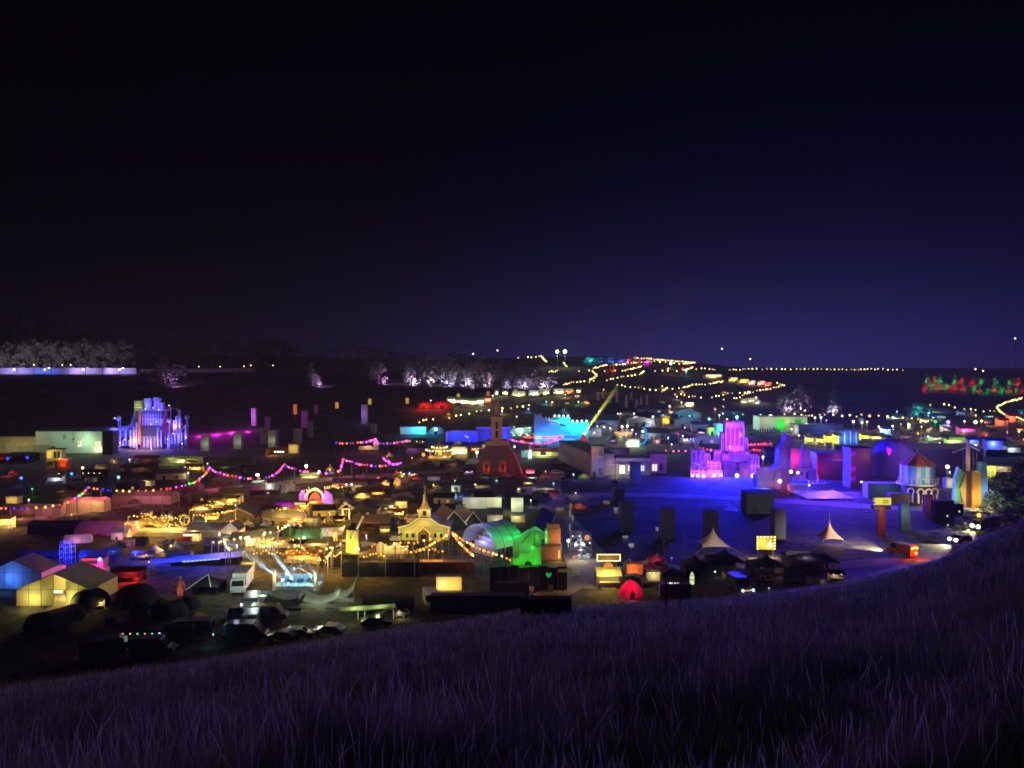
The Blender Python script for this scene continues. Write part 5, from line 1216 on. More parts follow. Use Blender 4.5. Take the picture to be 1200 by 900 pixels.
# ------------------------------------------------------------------ chapel
def chapel():
    t = T('chapel', 'small gold lit chapel with spire, its edges outlined in light', 'chapel', 497, 633); gw = M('chapel_cream_board', (.60, .52, .26), .75, .2, .6)
    prof = [(-29, 0), (29, 0), (29, 15), (17, 17), (8, 24), (-8, 24), (-17, 17), (-29, 15)]
    m = t.mb(); m.prism(prof, 0, 34); t.part('wall', m, gw)
    m = t.mb(); up_ = [(-31, 14.2), (-17.5, 17.4), (-8, 24.6), (8, 24.6), (17.5, 17.4), (31, 14.2)]
    for (x0, z0), (x1, z1) in zip(up_, up_[1:]): m.prism([(x0, z0 + .5), (x1, z1 + .5), (x1, z1 + 1.4), (x0, z0 + 1.4)], -1.5, 36)
    t.part('roof', m, SLATE)
    m = t.mb(); bars = [((a[0], -1.9, a[1] + 1.1), (b[0], -1.9, b[1] + 1.1)) for a, b in zip(up_, up_[1:])] + [((-29.3, -.6, 0), (-29.3, -.6, 14)), ((29.3, -.6, 0), (29.3, -.6, 14))]
    for a, b in bars: m.tube(a, b, .55, 5)
    t.part('lit_edge', m, E((1, .74, .22), 1.25, 'lit_edging'))
    m = t.mb(); m.box(-6.5, 6.5, 4, 16, 24.7, 34); tw = t.part('bell_tower', m, gw)
    m = t.mb(); m.box(-7.4, 7.4, 3, 17, 34.05, 35.2).box(-7.2, 7.2, 3.2, 16.8, 27, 27.7); t.part('tower_cornice', m, gw, tw)
    m = t.mb(); m.box(-2, 2, 3.5, 3.9, 28.5, 33); m.arch(0, 3.5, 3.9, 33, .1, 2, 6); t.part('louvre', m, BLACK, tw)
    m = t.mb(); n = 8; lv = [(7.6, 35.3), (5.2, 38), (3.4, 42), (2.0, 47), (.9, 53), (.25, 59)]
    for (r0, z0), (r1, z1) in zip(lv, lv[1:]): m.cyl(0, 10, z0, z1, r0, r1, n, math.pi / 8)
    t.part('spire', m, M('spire_shingle', (.42, .28, .14), .8, .3, 1.5))
    m = t.mb(); m.tube((0, 10, 58), (0, 10, 63), .35).tube((-1.6, 10, 61), (1.6, 10, 61), .3); t.part('cross', m, CREAM)
    m = t.mb(); m.prism([(-7, 0), (7, 0), (7, 10), (0, 16), (-7, 10)], -7, -.1); pc = t.part('porch', m, M('porch_timber', (.30, .16, .08)))
    m = t.mb(); m.tube((-8.4, -7.4, 9.2), (0, -7.4, 16.7), .6).tube((8.4, -7.4, 9.2), (0, -7.4, 16.7), .6).tube((-7, -7.4, 0), (-7, -7.4, 10), .45).tube((7, -7.4, 0), (7, -7.4, 10), .45); t.part('lit_edge', m, E((1, .68, .18), 1.1, 'lit_edging'), pc)
    m = t.mb(); m.box(-3, 3, -7.4, -7.05, 0, 8); t.part('door', m, BLACK, pc)
    m = t.mb(); m.box(14, 23, -.4, -.1, 9, 12); t.part('notice_board', m, E((1, .82, .3), .45, 'lit_sign'))
    for x in (-20, -13, 13, 20):
        m = t.mb(); m.box(x - 1.5, x + 1.5, -.4, -.05, 3, 8); t.part('window', m, GLASS)
    b = t.mb(); b.ball(0, 0, 0, .5, 6, 4)
    pl = [(6.8 * math.cos(a), 2.6, 29.5 + 6 * math.sin(a)) for a in [i * .45 for i in range(14)]] + [(-6 + i * 2.4, 2.4, 25.6) for i in range(6)] + [(-.5 * i * .4, 7.5 - i * .1, 36 + i * 2.6) for i in range(7)]
    t.each('bulb', b, E((1, .78, .28), 1.7), pl)
    t.lamp((-18, -10, 7), (.72, .85, .15), 150); t.lamp((18, -10, 7), (.75, .80, .14), 150); t.lamp((0, -12, 20), (1, .76, .25), 200); t.lamp((-9, -3, 38), (1, .66, .2), 180); t.lamp((9, -3, 36), (1, .66, .2), 180)
    m = t.mb(); m.box(-22, -8, 8, 20, 18.6, 24); t.part('side_gallery', m, gw)
chapel()
# pale picket fence below the chapel
t = T('picket_fence', 'pale picket fence and steps lit gold below the chapel', 'fence', 459, 649)
for i in range(26):
    m = t.mb(); x = -18 + i * 1.45; m.box(x, x + .8, 0, .4, 0, 11 + 3 * math.sin(i * .5)); t.part('picket', m, CREAM)
m = t.mb(); m.box(-18, 20, .45, .9, 3, 4).box(-18, 20, .45, .9, 8, 9); t.part('rail', m, CREAM)
t.lamp((-6, -8, 9), (1, .7, .25), 330); t.lamp((12, -8, 9), (1, .65, .22), 260)
OS = dict(glow=3.0, rb=.0016, sag=.15, group='orange strings fanning out from the chapel post', name='festoon', up=4.5)
ORB = ((1, .35, .06), (1, .55, .16), (1, .22, .03))
festoon('orange string slanting down left from the chapel post', [(526, 624), (518, 630), (510, 634), (502, 639), (494, 643), (486, 646)], n=13, colors=ORB, lights=2, lpower=140, lcol=ORANGE, **OS)
festoon('steep orange string down to the curved hall corner', [(530, 623), (537, 633), (543, 639), (549, 645), (556, 651)], n=15, colors=ORB, lights=2, lpower=120, lcol=ORANGE, **OS)
festoon('long orange string running right across the curved hall', [(530, 623), (541, 631), (551, 636), (564, 643), (576, 647), (590, 651), (600, 656)], n=18, colors=ORB, lights=2, lpower=120, lcol=ORANGE, **OS)
festoon('short orange string along the picket fence', [(449, 638), (463, 636), (475, 634), (484, 636), (498, 632), (508, 630)], n=8, colors=ORB, lights=2, lpower=120, lcol=ORANGE, **OS)
# ------------------------------------------------------------------ roofs behind the chapel
for x, y, w, h, rh, d, ww, lb in ((532, 622, 30, 8, 16, 50, BLACK, 'long slate roofed barn with white gable boards right of the spire'), (554, 620, 22, 8, 13, 56, BLACK, 'narrower slate roofed barn with a lit gable beside the curved hall')):
    t = shed('slate_barn', lb, 'barn', x, y, w, h, d, rh, 'y', ww, M('slate_brown', (.17, .135, .115), .8, .35, .5), trim=WHITE, rz=.35); t.lamp((-6, -9, 12), (1, .9, .6), 120); t.lamp((10, 30, 40), (.6, .5, .35), 700)
t = T('long_white_wall', 'long white hoarding wall behind the slate barns', 'wall', 570, 596)
for i in range(5):
    m = t.mb(); x = -28 + i * 9.2; m.box(x, x + 9.0, 0, .8, 0, 13); t.part('panel', m, WHITE)
t.lamp((-14, -16, 12), (.75, .9, .8), 330); t.lamp((14, -12, 12), (.9, 1, .5), 330)
k = shed('white_box_cabin', 'tall white box cabin with a lit corner by the white wall', 'cabin', 606, 600, 14, 18, 10, wall=WHITE); k.lamp((-9, -9, 10), (.85, 1, .45), 260); k.lamp((5, -9, 12), (.8, 1, .7), 120)
k = shed('cream_cabin', 'low cream cabin in front of the white box cabin', 'cabin', 607, 612, 16, 8, 8, wall=CREAM, roof=CREAM); k.lamp((-3, -6, 9), (1, .95, .4), 130)
k = shed('small_gable', 'little dark roofed shed with a white lit end wall', 'shed', 580, 612, 18, 10, 20, 6, 'x', WHITE, SLATE); k.lamp((2, -7, 5), (1, .9, .5), 70)
for x, lb in ((617, 'left pale panel wall over the dark roof'), (639, 'right pale panel wall over the dark roof')):
    t = shed('panel_wall', lb, 'wall', x, 580, 15 if x < 620 else 21, 9, 3, wall=CREAM, roof=POLE); t.lamp((0, -8, 9), (1, .95, .65), 130)
shed('dark_cabins', 'dark flat cabins behind the long white wall', 'cabin', 560, 583, 36, 9, 14, wall=BLACK)
# ------------------------------------------------------------------ curved hall, green front
def curved_hall():
    t = T('curved_hall', 'hall with a big curved sheet roof lit blue and green', 'hall', 562, 655, rz=R(-48))
    sheet = M('curved_tin_sheet', (.50, .50, .52), .5, .3, .6, .2, .2); n = 12
    def pt(a, y): return (-2 + 30 * math.cos(a), y, 14 + 25 * math.sin(a))
    for i in range(n):
        a0 = math.pi * (1 - i / n * .98) ; a1 = math.pi * (1 - (i + .94) / n * .98)
        m = t.mb(); m.slab(pt(a1, 0), pt(a0, 0), pt(a0, 44), pt(a1, 44), .6); t.part('roof_sheet', m, sheet)
    for y in (0.2, 14, 29, 43.5):
        m = t.mb(); m.path([(-2 + 31 * math.cos(math.pi * i / 12), y, 14 + 26 * math.sin(math.pi * i / 12)) for i in range(13)], .6); t.part('roof_rib', m, STEEL)

    m = t.mb(); m.arch(-2, 40, 40.6, 14, .5, 28, 12, sz=.85); m.box(-30, 26, 40, 40.6, 0, 14); t.part('back_wall', m, M('hall_blue_board', (.35, .38, .55)))
    for i in range(4):
        m = t.mb(); m.box(-24, 18, 6 + i * 6, 7 + i * 6, 4, 14 + i * 4); t.part('stage_flat', m, M('hall_pale_flat', (.45, .45, .5)))
    for x in (-30, -12, 8, 27):
        m = t.mb(); m.tube((x, 1, 0), (x, 1, 15), .5); t.part('column', m, STEEL)
    m = t.mb(); m.box(-30, 30, -2, 40, 0, 3); t.part('floor', m, DARK)
    t.lamp((-6, -8, 50), (.25, .30, 1), 900); t.lamp((-8, 8, 20), (.35, .4, 1), 260); t.lamp((44, 12, 40), (.008, 1, .20), 480); t.lamp((40, 38, 34), (.005, 1, .08), 420); t.lamp((20, -6, 34), (.06, .5, .9), 260)
curved_hall()
def green_front():
    t = T('timber_facade', 'stepped timber front flooded bright green beside the curved hall', 'building', 617, 662); gb = M('pale_board_front', (.42, .45, .38), .75, .4)
    m = t.mb(); m.prism([(-19, 0), (17, 0), (17, 22), (8, 22), (4, 15), (-8, 15), (-10, 8), (-19, 8)], 0, 3); t.part('wall', m, gb)
    m = t.mb(); m.prism([(-16, 0), (18, 0), (18, 38), (2, 40), (-8, 33), (-16, 28)], 8, 11); t.part('rear_wall', m, gb)
    m = t.mb(); m.slab((-9, 3.1, 15), (8, 3.1, 15), (8, 8, 26), (-9, 8, 26), .4); t.part('awning', m, gb)
    m = t.mb(); m.tube((-6, 7, 24), (6, 7, 37), .4).tube((10, 7, 22), (10, 7, 38), .4); t.part('brace', m, DARK)
    m = t.mb(); m.arch(2, -.5, -.1, 0, .1, 4.5, 8); t.part('doorway', m, BLACK)
    t.lamp((-8, -12, 5), (.005, 1, .04), 170); t.lamp((10, -10, 6), (.005, 1, .04), 130); t.lamp((6, -2, 22), (.005, 1, .08), 70); t.lamp((12, 4, 30), (.01, 1, .1), 24)
    for i in range(12):
        m = t.mb(); x = -18.4 + i * 3; m.box(x, x + 2.7, -.35, -.02, .2, 7.6 if x < -9 else 14.6 if x < 4 else 21.6); t.part('board', m, gb)
green_front()
t = shed('dark_long_roof', 'long dark ridged hall running back from a green lit gable', 'hall', 627, 632, 30, 8, 120, 9, 'y', M('pale_board_front', (.42, .45, .38), .75, .4), BLACK, rz=-.12); t.lamp((0, -12, 14), (.02, 1, .15), 200)
m = t.mb(); m.tube((16.5, -1, 9), (16.5, 120, 9), .5); t.part('gutter', m, WHITE)
lamp_post('small white lamp between the white wall and the dark hall', 622, 594, 8, (.9, 1, .7), 200, 2, .9)
def orange_stack():
    t = T('cabin_stack', 'stack of rust cabins lit orange above and dim below', 'building', 649, 657); o = M('cabin_orange', (.30, .13, .06), .7, .3)
    for z0, z1, x0, x1 in ((0, 18, -16, 9), (20, 38, -7, 8), (38.4, 43.5, -8, 7)):
        m = t.mb(); m.box(x0, x1, 0, 12, z0 + .1, z1); t.part('cabin', m, o)
    for z0, z1 in ((18.2, 19.7), (.1, 1.2)):
        m = t.mb(); m.box(-17, 10, -1.8, 12.8, z0, z1); t.part('ledge', m, DARK)
    m = t.mb(); m.box(-10.5, -7.6, -.4, 3, 20, 38); t.part('green_post', m, M('pale_board_front', (.42, .45, .38), .75, .4))
    m = t.mb(); m.box(5, 7.5, -.5, -.1, 3, 12); t.part('window', m, E((1, .65, .2), .9, 'lit_window'))
    m = t.mb(); m.ball(-9, -1.2, 34, .9).ball(-9, -1.2, 25, .9); t.part('lamp_head', m, E((.05, 1, .2), 2))
    t.lamp((2, -7, 27), (1, .20, .02), 80); t.lamp((-9, -5, 26), (.02, 1, .1), 50); t.lamp((-2, -10, 6), (1, .5, .2), 35); t.lamp((6, -6, 3), (1, .5, .1), 60)
orange_stack()
def backs():
    t = T('board_fence', 'dark tall board fence behind the stage yard with a green heart sign', 'fence', 618, 692)
    for i in range(8):
        m = t.mb(); x = -44 + i * 11.4; m.box(x, x + 11, 0, 1.2, 0, 27 + (i % 3)); t.part('panel', m, BLACK)
        m = t.mb(); m.box(x - .5, x - .02, -.6, .4, 0, 29); t.part('post', m, POLE)
    m = t.mb(); m.prism([(25, 15), (28, 18.5), (28.4, 20.5), (27, 21.5), (25, 20), (23, 21.5), (21.6, 20.5), (22, 18.5)], -1.2, -.7); t.part('heart_sign', m, E((.03, 1, .15), .35, 'lit_sign'))
    for i, x in enumerate((-38, -20, 2, 24)):
        m = t.mb(); m.box(x, x + 6, -6, -2, 0, 6 + i % 2 * 2); t.part('crate', m, M('weathered_crate', (.3, .22, .2)))
    m = t.mb(); m.box(36, 50, -2, 6, 22, 26); t.part('cabin_roof', m, CREAM)
    t.lamp((0, -14, 12), (1, .45, .4), 60)
backs()
for x, y, w, h, d, m_, lb in ((520, 672, 70, 14, 12, RUST, 'long rust container under the orange strings'), (446, 676, 90, 18, 14, BLACK, 'long black container wall left of the cream box'), (455, 716, 60, 18, 14, M('dark_sheet', (.07, .06, .06)), 'black block of containers below the long black wall'), (560, 720, 112, 23, 14, M('dark_sheet', (.07, .06, .06)), 'huge dark container wall closing the stage yard'), (640, 722, 60, 22, 14, M('dark_brown_sheet', (.08, .05, .045)), 'dark container wall ending at the arena lane'), (398, 664, 46, 12, 12, BLACK, 'black container below the golden windmill'), (600, 700, 40, 18, 10, M('weathered_crate', (.3, .22, .2)), 'weathered container in the dark stage yard')):
    container(lb, x, y, w, h, d, m_)
k = shed('cream_box', 'glowing cream box cabin set in the dark container wall', 'cabin', 526, 692, 30, 18, 10, wall=M('cream_panel', (.55, .42, .22))); k.lamp((-8, -8, 9), (1, .85, .4), 160); k.lamp((8, -9, 9), (1, .6, .15), 160)
k.lamp((0, -14, 3), (.8, 1, .3), 130)
def windmill():
    t = T('windmill', 'small golden windmill tower with pale sails', 'windmill', 412, 648); wb = M('windmill_board', (.55, .52, .25))
    m = t.mb(); m.cyl(0, 6, 0, 27, 8.2, 7.2, 8, math.pi / 8); t.part('tower', m, wb)
    m = t.mb(); m.cyl(0, 6, 27.05, 35, 8.2, .6, 8, math.pi / 8); t.part('cap_roof', m, BLACK)
    m = t.mb(); m.box(-1.8, 1.8, -1.9, -1.2, 13, 18).arch(0, -1.9, -1.2, 18, .1, 1.7, 6); t.part('window', m, BLACK)
    m = t.mb(); m.tube((6, -3, 27), (6, 2, 27), .8); hub = t.part('hub', m, DARK)
    for a in (1.1, 1.1 + math.pi):
        L_ = 19; c, s = math.cos(a), math.sin(a); m = t.mb()
        m.slab((6 + 2 * c - 1.1 * s, -3.2, 27 + 2 * s + 1.1 * c), (6 + 2 * c + 1.1 * s, -3.2, 27 + 2 * s - 1.1 * c), (6 + L_ * c + 1.3 * s, -3.2, 27 + L_ * s - 1.3 * c), (6 + L_ * c - 1.3 * s, -3.2, 27 + L_ * s + 1.3 * c), .3)
        t.part('sail', m, WHITE, hub)
    t.lamp((3, -8, 7), (1, .85, .02), 480); t.lamp((-7, -6, 14), (.2, 1, .05), 170); t.lamp((12, -9, 26), (1, .9, .7), 40)
windmill()
# ------------------------------------------------------------------ long row of far stalls, red tents
for i, x in enumerate((497, 518)):
    t = dome_tent(('left of the two glowing red domes in the far field', 'right of the two glowing red domes in the far field')[i], x, 479, (20, 27)[i], (8, 9)[i], (.65, .10, .06), .4, group='glowing red domes'); t.lamp((0, -9, 6), (1, .05, .02), 3000, .4)
lamp_post('slim white sign column between the red domes', 505, 480, 11, (1, .85, .7), 500, 1.5, 1.2, head='flood')
for i, (x, y, w, h, c, lb) in enumerate(((530, 476, 12, 9, (.8, 1, .7), 'pale green pointed stall beside the red domes'), (542, 477, 16, 9, (.7, 1, .5), 'lime white stall in the green white market'), (553, 477, 12, 8, (.8, 1, .5), 'yellow green stall in the green white market'), (562, 476, 11, 8, (.6, 1, .9), 'minty stall in the green white market'), (571, 474, 9, 8, (1, .12, .05), 'red fronted stall closing the green white market'))):
    s_ = stall(lb, x, y, w, h, 7, (.55, .6, .45), CREAM, c, 1900, bulbs=4, bulbmat=E(tuple(.4 + .6 * v for v in c), 2.2), group='green white market in the far field')
for i, (x, y, w, c, lb) in enumerate(((582, 465, 5, (.8, 1, .7), 'small square lamp kiosk at the start of the kiosk row'), (592, 465, 7, (1, .75, .4), 'peach lamp kiosk of the row under the trees'), (608, 467, 18, (1, .85, .45), 'wide gold fronted kiosk of the row under the trees'), (626, 466, 14, (.85, .95, 1), 'white blazing kiosk of the row under the trees'), (640, 465, 9, (1, .85, .5), 'gold kiosk with a round lamp of the row under the trees'), (655, 464, 14, (.9, 1, .7), 'string of pale lamps kiosk at the end of the tree row'), (667, 464, 12, (1, .5, .2), 'rust red kiosk with orange window by the hill foot'), (678, 463, 6, (1, .8, .4), 'last small kiosk by the hill foot'))):
    stall(lb, x, y, w, 7, 6, (.5, .48, .35), CREAM if i != 6 else RUST, c, 1500, sign=E(c, .5, 'lit_sign') if w > 8 else None, bulbs=max(1, int(w / 5)), bulbmat=E(tuple(.4 + .6 * v for v in c), 3), group='kiosk row under the pale trees')
for x, p in ((600, 5000), (625, 5000), (650, 4500)):
    pass
# blue stages behind the carousel
k = shed('cyan_tent_stage', 'cyan lit low stage at the left of the blue containers', 'stage', 484, 509, 30, 9, 10, wall=WHITE); k.lamp((4, -8, 9), (.03, .45, 1), 1900); k.lamp((-12, -8, 5), (.4, .5, .8), 200)
t = dome_tent('small green lit dome between cyan lights', 496, 509, 12, 9, (.5, .6, .55), .2); t.lamp((0, -7, 8), (.05, 1, .5), 700)
t = dome_tent('blue dome with a blazing blue white lamp', 511, 509, 18, 9, (.5, .55, .6), .2); t.lamp((0, -9, 9), (.05, .35, 1), 2000)
m = t.mb(); m.ball(0, -2, 6, 1.9); t.part('lamp_head', m, E((.35, .65, 1), 5))
c_ = container('bright blue lit container with a small white logo', 543, 518, 34, 13, 12, M('blue_container', (.30, .34, .5), .5)); c_.lamp((-8, -10, 9), (.01, .05, 1), 2300); c_.lamp((12, -10, 8), (.01, .03, 1), 1500)
m = c_.mb(); m.tube((2, -.6, 8), (4.2, -.6, 6.4), .5).tube((4.2, -.6, 6.8), (6, -.6, 5.2), .5); c_.part('logo_mark', m, E((.8, .9, 1), .9, 'lit_sign'))
m = c_.mb(); m.box(-20.5, -17.6, -1, 2, 0, 13); c_.part('end_post', m, WHITE)
for x, w, lb, cc, p in ((573, 28, 'dark blue container with a pale rim left of the obelisk tower', (.01, .03, 1), 500), (592, 12, 'vivid blue container peeping out right of the obelisk tower', (.01, .04, 1), 1700)):
    c_ = container(lb, x, 517, w, 15, 12, M('blue_container', (.30, .34, .5), .5)); c_.lamp((-2, -8, 7), cc, p)
    m = c_.mb(); m.box(-w / 2 - 1, w / 2 + 1, -1.2, -.5, 15.2, 17); c_.part('rim', m, WHITE)
t = stall('stage hung with pale green fairy bulbs right of the obelisk tower', 610, 514, 28, 14, 10, (.35, .5, .4), M('fairy_green_board', (.3, .4, .35)), (.6, 1, .75), 1100)
b = t.mb(); b.ball(0, 0, 0, .7, 6, 4); q = random.Random(4); t.each('bulb', b, E((.6, 1, .85), 2.0), [(q.uniform(-13, 13), -1.8, q.uniform(3, 15)) for _ in range(24)])
# carousel and white stall
def carousel():
    t = T('carousel', 'gold glowing carousel with a round canopy', 'carousel', 514, 538); n = 16
    m = t.mb(); m.cyl(0, 12, 0, 2, 15, 15, n); t.part('platform', m, CREAM)
    m = t.mb(); m.cyl(0, 12, 9, 10.5, 15.5, 15, n).cyl(0, 12, 10.6, 13, 9, 8, n); t.part('canopy', m, CREAM)
    m = t.mb(); m.cyl(0, 12, 13.1, 18, 9.5, .6, n); t.part('roof_cone', m, canvas((.7, .5, .25), .4))
    m = t.mb(); m.cyl(0, 12, 2, 9, 3, 3, 10); t.part('drum', m, CREAM)
    for i in range(10):
        a = 2 * math.pi * i / 10; m = t.mb(); m.tube((12 * math.cos(a), 12 + 12 * math.sin(a), 2), (12 * math.cos(a), 12 + 12 * math.sin(a), 9), .3); t.part('pole', m, STEEL)
    b = t.mb(); b.ball(0, 0, 0, .8, 6, 4)
    t.each('bulb', b, E((1, .80, .35), 3.2), [(16 * math.cos(a), 12 + 16 * math.sin(a), 9.6) for a in [2 * math.pi * i / 22 for i in range(22)]] + [(9.3 * math.cos(a), 12 + 9.3 * math.sin(a), 13.2) for a in [2 * math.pi * i / 14 for i in range(14)]])
    m = t.mb(); m.tube((0, 12, 18), (0, 12, 21), .3); t.part('finial', m, CREAM)
    m = t.mb(); m.ball(-18, 2, 5, 2.2); t.part('side_lamp', m, E((1, .4, .05), 1.4))
    for x, y, z in ((-8, 0, 6), (8, 0, 6), (0, -6, 12)): t.lamp((x, y, z), (1, .62, .12), 600)
    t.lamp((-18, -6, 3), ORANGE, 300)
carousel()
t = stall('white gold blazing stall with bulbs beside the carousel', 538, 537, 20, 12, 9, (.7, .64, .4), CREAM, (1, .85, .4), 1500, bulbs=6, sign=E((1, .88, .5), .8, 'lit_sign'))
pagoda('small peaked roof on the white gold stall row', 536, 524, 10, 4, 10, (.7, .64, .4), finial=1).lamp((0, -5, 6), WARM, 200)
lamp_post('tall floodlight pole with a warm white lamp by the carousel', 550.5, 537, 20, (1, .9, .6), 0, 1, .5)
lamp_post('round warm lamp right of the carousel stall', 559, 539, 8, (1, .85, .5), 1300, 5, 2.0)
for x, y, w, lb in ((500, 545, 12, 'small dim canopy left below the carousel'), (522, 546, 14, 'dim tan canopy below the carousel'), (538, 545, 14, 'dim tan canopy below the white gold stall'), (460, 525, 14, 'dim mauve marquee roof by the violet festoon'), (550, 552, 18, 'long dim canopy left of the obelisk tower')):
    pagoda(lb, x, y, w, 4, 7, (.36, .28, .26), finial=.3)
stall('dim arched stall with small white lamps by the violet festoon', 492, 523, 14, 7, 8, (.2, .2, .22), DARK, (.9, 1, .8), 90, bulbs=2)
marquee('flat mauve lit canvas left of the carousel', 486, 531, 20, 4, 2, 10, (.4, .28, .45), bays=3, trans=.1).lamp((-4, -6, 8), (.7, .3, 1), 200)
# ------------------------------------------------------------------ obelisk tower
def obelisk():
    t = T('obelisk_tower', 'stepped obelisk tower with red lit arches at its broad base', 'tower', 582, 556); st = M('tower_plaster', (.40, .32, .26), .85, .3, .6)
    m = t.mb(); m.prism([(-26, 0), (28, 0), (22, 20), (14, 34), (-12, 34), (-20, 20)], 0, 40); t.part('base', m, M('tower_dark_base', (.17, .13, .12), .85))
    m = t.mb(); m.prism([(-15, 34.1), (15, 34.1), (12, 39), (-12, 39)], -2, 30); t.part('cornice', m, st)
    m = t.mb(); m.box(-6.5, 6.5, 4, 17, 39.1, 66); t.part('lower_shaft', m, st)
    m = t.mb(); m.box(-7.5, 7.5, 3, 18, 66.1, 68); t.part('shaft_cornice', m, st)
    m = t.mb(); m.prism([(-3.6, 68.1), (3.6, 68.1), (2.6, 86), (0, 88), (-2.6, 86)], 7, 14); t.part('upper_shaft', m, st)
    for z, w in ((43, 1.4), (53, 1.4)):
        m = t.mb(); m.box(-w, w, 3.3, 3.9, z, z + 8); t.part('slit_window', m, BLACK)
    for x, w in ((-12, 4), (7, 4.5)):
        m = t.mb(); m.box(x - w, x + w, -1.4, -.1, 3, 13).arch(x, -1.4, -.1, 13, .1, w, 8); a = t.part('arched_recess', m, M('arch_red_plaster', (.5, .16, .08)))
        m = t.mb(); m.box(x - w * .35, x + w * .35, -2, -1.5, 4, 12); t.part('niche', m, BLACK, a)
        t.lamp((x, -3.5, 6), (1, .10, .02), 90)
    m = t.mb(); m.tube((23, -1, 20), (30, -3, 1), .9).tube((15, -1, 34), (23, -1, 20), .9); t.part('side_rail', m, st)
    t.lamp((27, -8, 22), (1, .06, .05), 160); t.lamp((18, -8, 52), (1, .18, .15), 330); t.lamp((-20, -16, 54), (.85, .75, .4), 420)
    t.lamp((38, -8, 5), (1, .03, .03), 900)
obelisk()
lamp_post('pair of pink white lamps on a pole beside the obelisk tower', 595, 545, 16, (1, .7, .7), 500, 4, 1.8)
lamp_post('round white lamp right of the obelisk tower', 603, 532, 8, (.9, .9, 1), 240, 2.5, 1.5)
vehicle('car', 'pale car parked alone below the long two storey building', 652, 556, 10, WHITE).lamp((0, -3, 3), (.8, .8, 1), 30)
# ================================================================== RIGHT: arena, teal and purple castles, market, near stalls
def block(name, label, cat, p, q, h, d, wall, roof=SLATE, win=None, rows=1, rh=0):
    """a long building whose front runs from photo ground point p to q (metres)"""
    A, B = at(*p), at(*q); v = B - A; t = T(name, label, cat, loc=A, k=1.0, rz=math.atan2(v.y, v.x), sink=.2); Lh = Vector((v.x, v.y)).length
    m = MB(); m.box(0, Lh, 0, d, 0, h); t.part('wall', m, wall)
    m = MB(); m.box(-.25, Lh + .25, -.25, d + .25, h + .02, h + .35); t.part('roof', m, roof)
    if win:
        n, mat = win
        for r_ in range(rows):
            for i in range(n):
                x = Lh * (i + .5) / n; z = h * (r_ + .3) / rows; w = Lh / n * .34; hh = h / rows * .45
                m = MB(); m.box(x - w / 2, x + w / 2, -.1, -.02, z, z + hh); f = t.part('window', m, mat)
                m = MB(); m.box(x - w / 2 - .12, x + w / 2 + .12, -.16, -.02, z - .14, z).box(x - w / 2 - .12, x + w / 2 + .12, -.16, -.02, z + hh, z + hh + .1); t.part('window_sill', m, wall, f)
        m = MB()
        for r_ in range(1, rows): m.box(0, Lh, -.2, -.02, h * r_ / rows - .15, h * r_ / rows + .15)
        if rows > 1: t.part('string_course', m, wall)
    t.L = Lh
    return t
lil = M('lilac_render', (.42, .38, .42), .85, .25, .5)
b1 = block('hotel_wing', 'long two storey wing with dim window rows beside the searchlight', 'building', (655, 539), (693, 558), 7.4, 8, M('dim_render', (.26, .22, .22), .85, .3, .4), SLATE, (9, M('dull_window', (.16, .17, .2), .4)), 2)
b2 = shed('corner_tower', 'slim three storey corner tower joining the two wings', 'building', 700.5, 560, 14, 38, 14, wall=lil, windows=[(3, 5, 4, 8, M('dull_window', (.16, .17, .2), .4)), (3, 16, 4, 7, M('dull_window', (.16, .17, .2), .4)), (3, 27, 4, 6, M('dull_window', (.16, .17, .2), .4)), (-4, 26, 4, 6, M('rusty_panel', (.5, .25, .12)))], door=(-4, 3, 8, DARK), eave=.6)
b3 = shed('lit_hall', 'low lilac hall with glowing doorways opening on the blue arena', 'hall', 735, 557, 55, 21, 30, wall=lil, windows=[(-21, 3, 6, 11, E((1, .82, .30), 1.5, 'lit_doorway')), (-6, 3, 6, 11, E((1, .95, .65), 1.6, 'lit_doorway')), (3, 6, 4, 8, E((1, .93, .7), 1.3, 'lit_doorway')), (10, 8, 7, 4, E((.9, .9, 1), .9, 'lit_doorway')), (18, 6, 4, 7, E((.9, .93, 1), .9, 'lit_doorway'))])
b4 = shed('pink_annexe', 'pinkish annexe with one lit window at the hall end', 'building', 771, 555, 20, 24, 20, wall=lil, windows=[(-4, 4, 6, 8, E((1, .95, .7), 1.0, 'lit_window')), (4, 5, 3, 7, GLASS)])
b5 = shed('upper_storey', 'set back upper storey block behind the lit hall', 'building', 722, 541, 30, 15, 14, wall=lil)
b1.lamp((b1.L * .6, -6, 7), (.6, .5, .6), 130); b2.lamp((4, -14, 16), (.35, .3, 1), 420); b2.lamp((-5, -9, 32), (1, .5, .2), 140)
b3.lamp((-16, -14, 5), (1, .92, .5), 330); b3.lamp((0, -14, 5), (1, .95, .6), 330); b3.lamp((14, -14, 16), (.15, .18, 1), 200); b3.lamp((-18, -9, 17), (.7, .3, .9), 130); b4.lamp((-2, -14, 18), (.6, .12, 1), 200); b5.lamp((0, -9, 14), (.4, .25, 1), 150)
m = b3.mb(); m.box(-26, 26, -3.5, -1, 13, 14.2); b3.part('canopy_ledge', m, lil)
t = T('stage_mast', 'thin black mast with a small box head in front of the lit hall', 'mast', 721, 566)
m = t.mb(); m.tube((0, 0, 0), (0, 0, 30), .35); t.part('pole', m, BLACK); m = t.mb(); m.box(-3, 3, -2, 2, 0, 3); t.part('base_box', m, BLACK); m = t.mb(); m.box(-1.2, 1.2, -1, 1, 29, 32); t.part('head_box', m, BLACK)
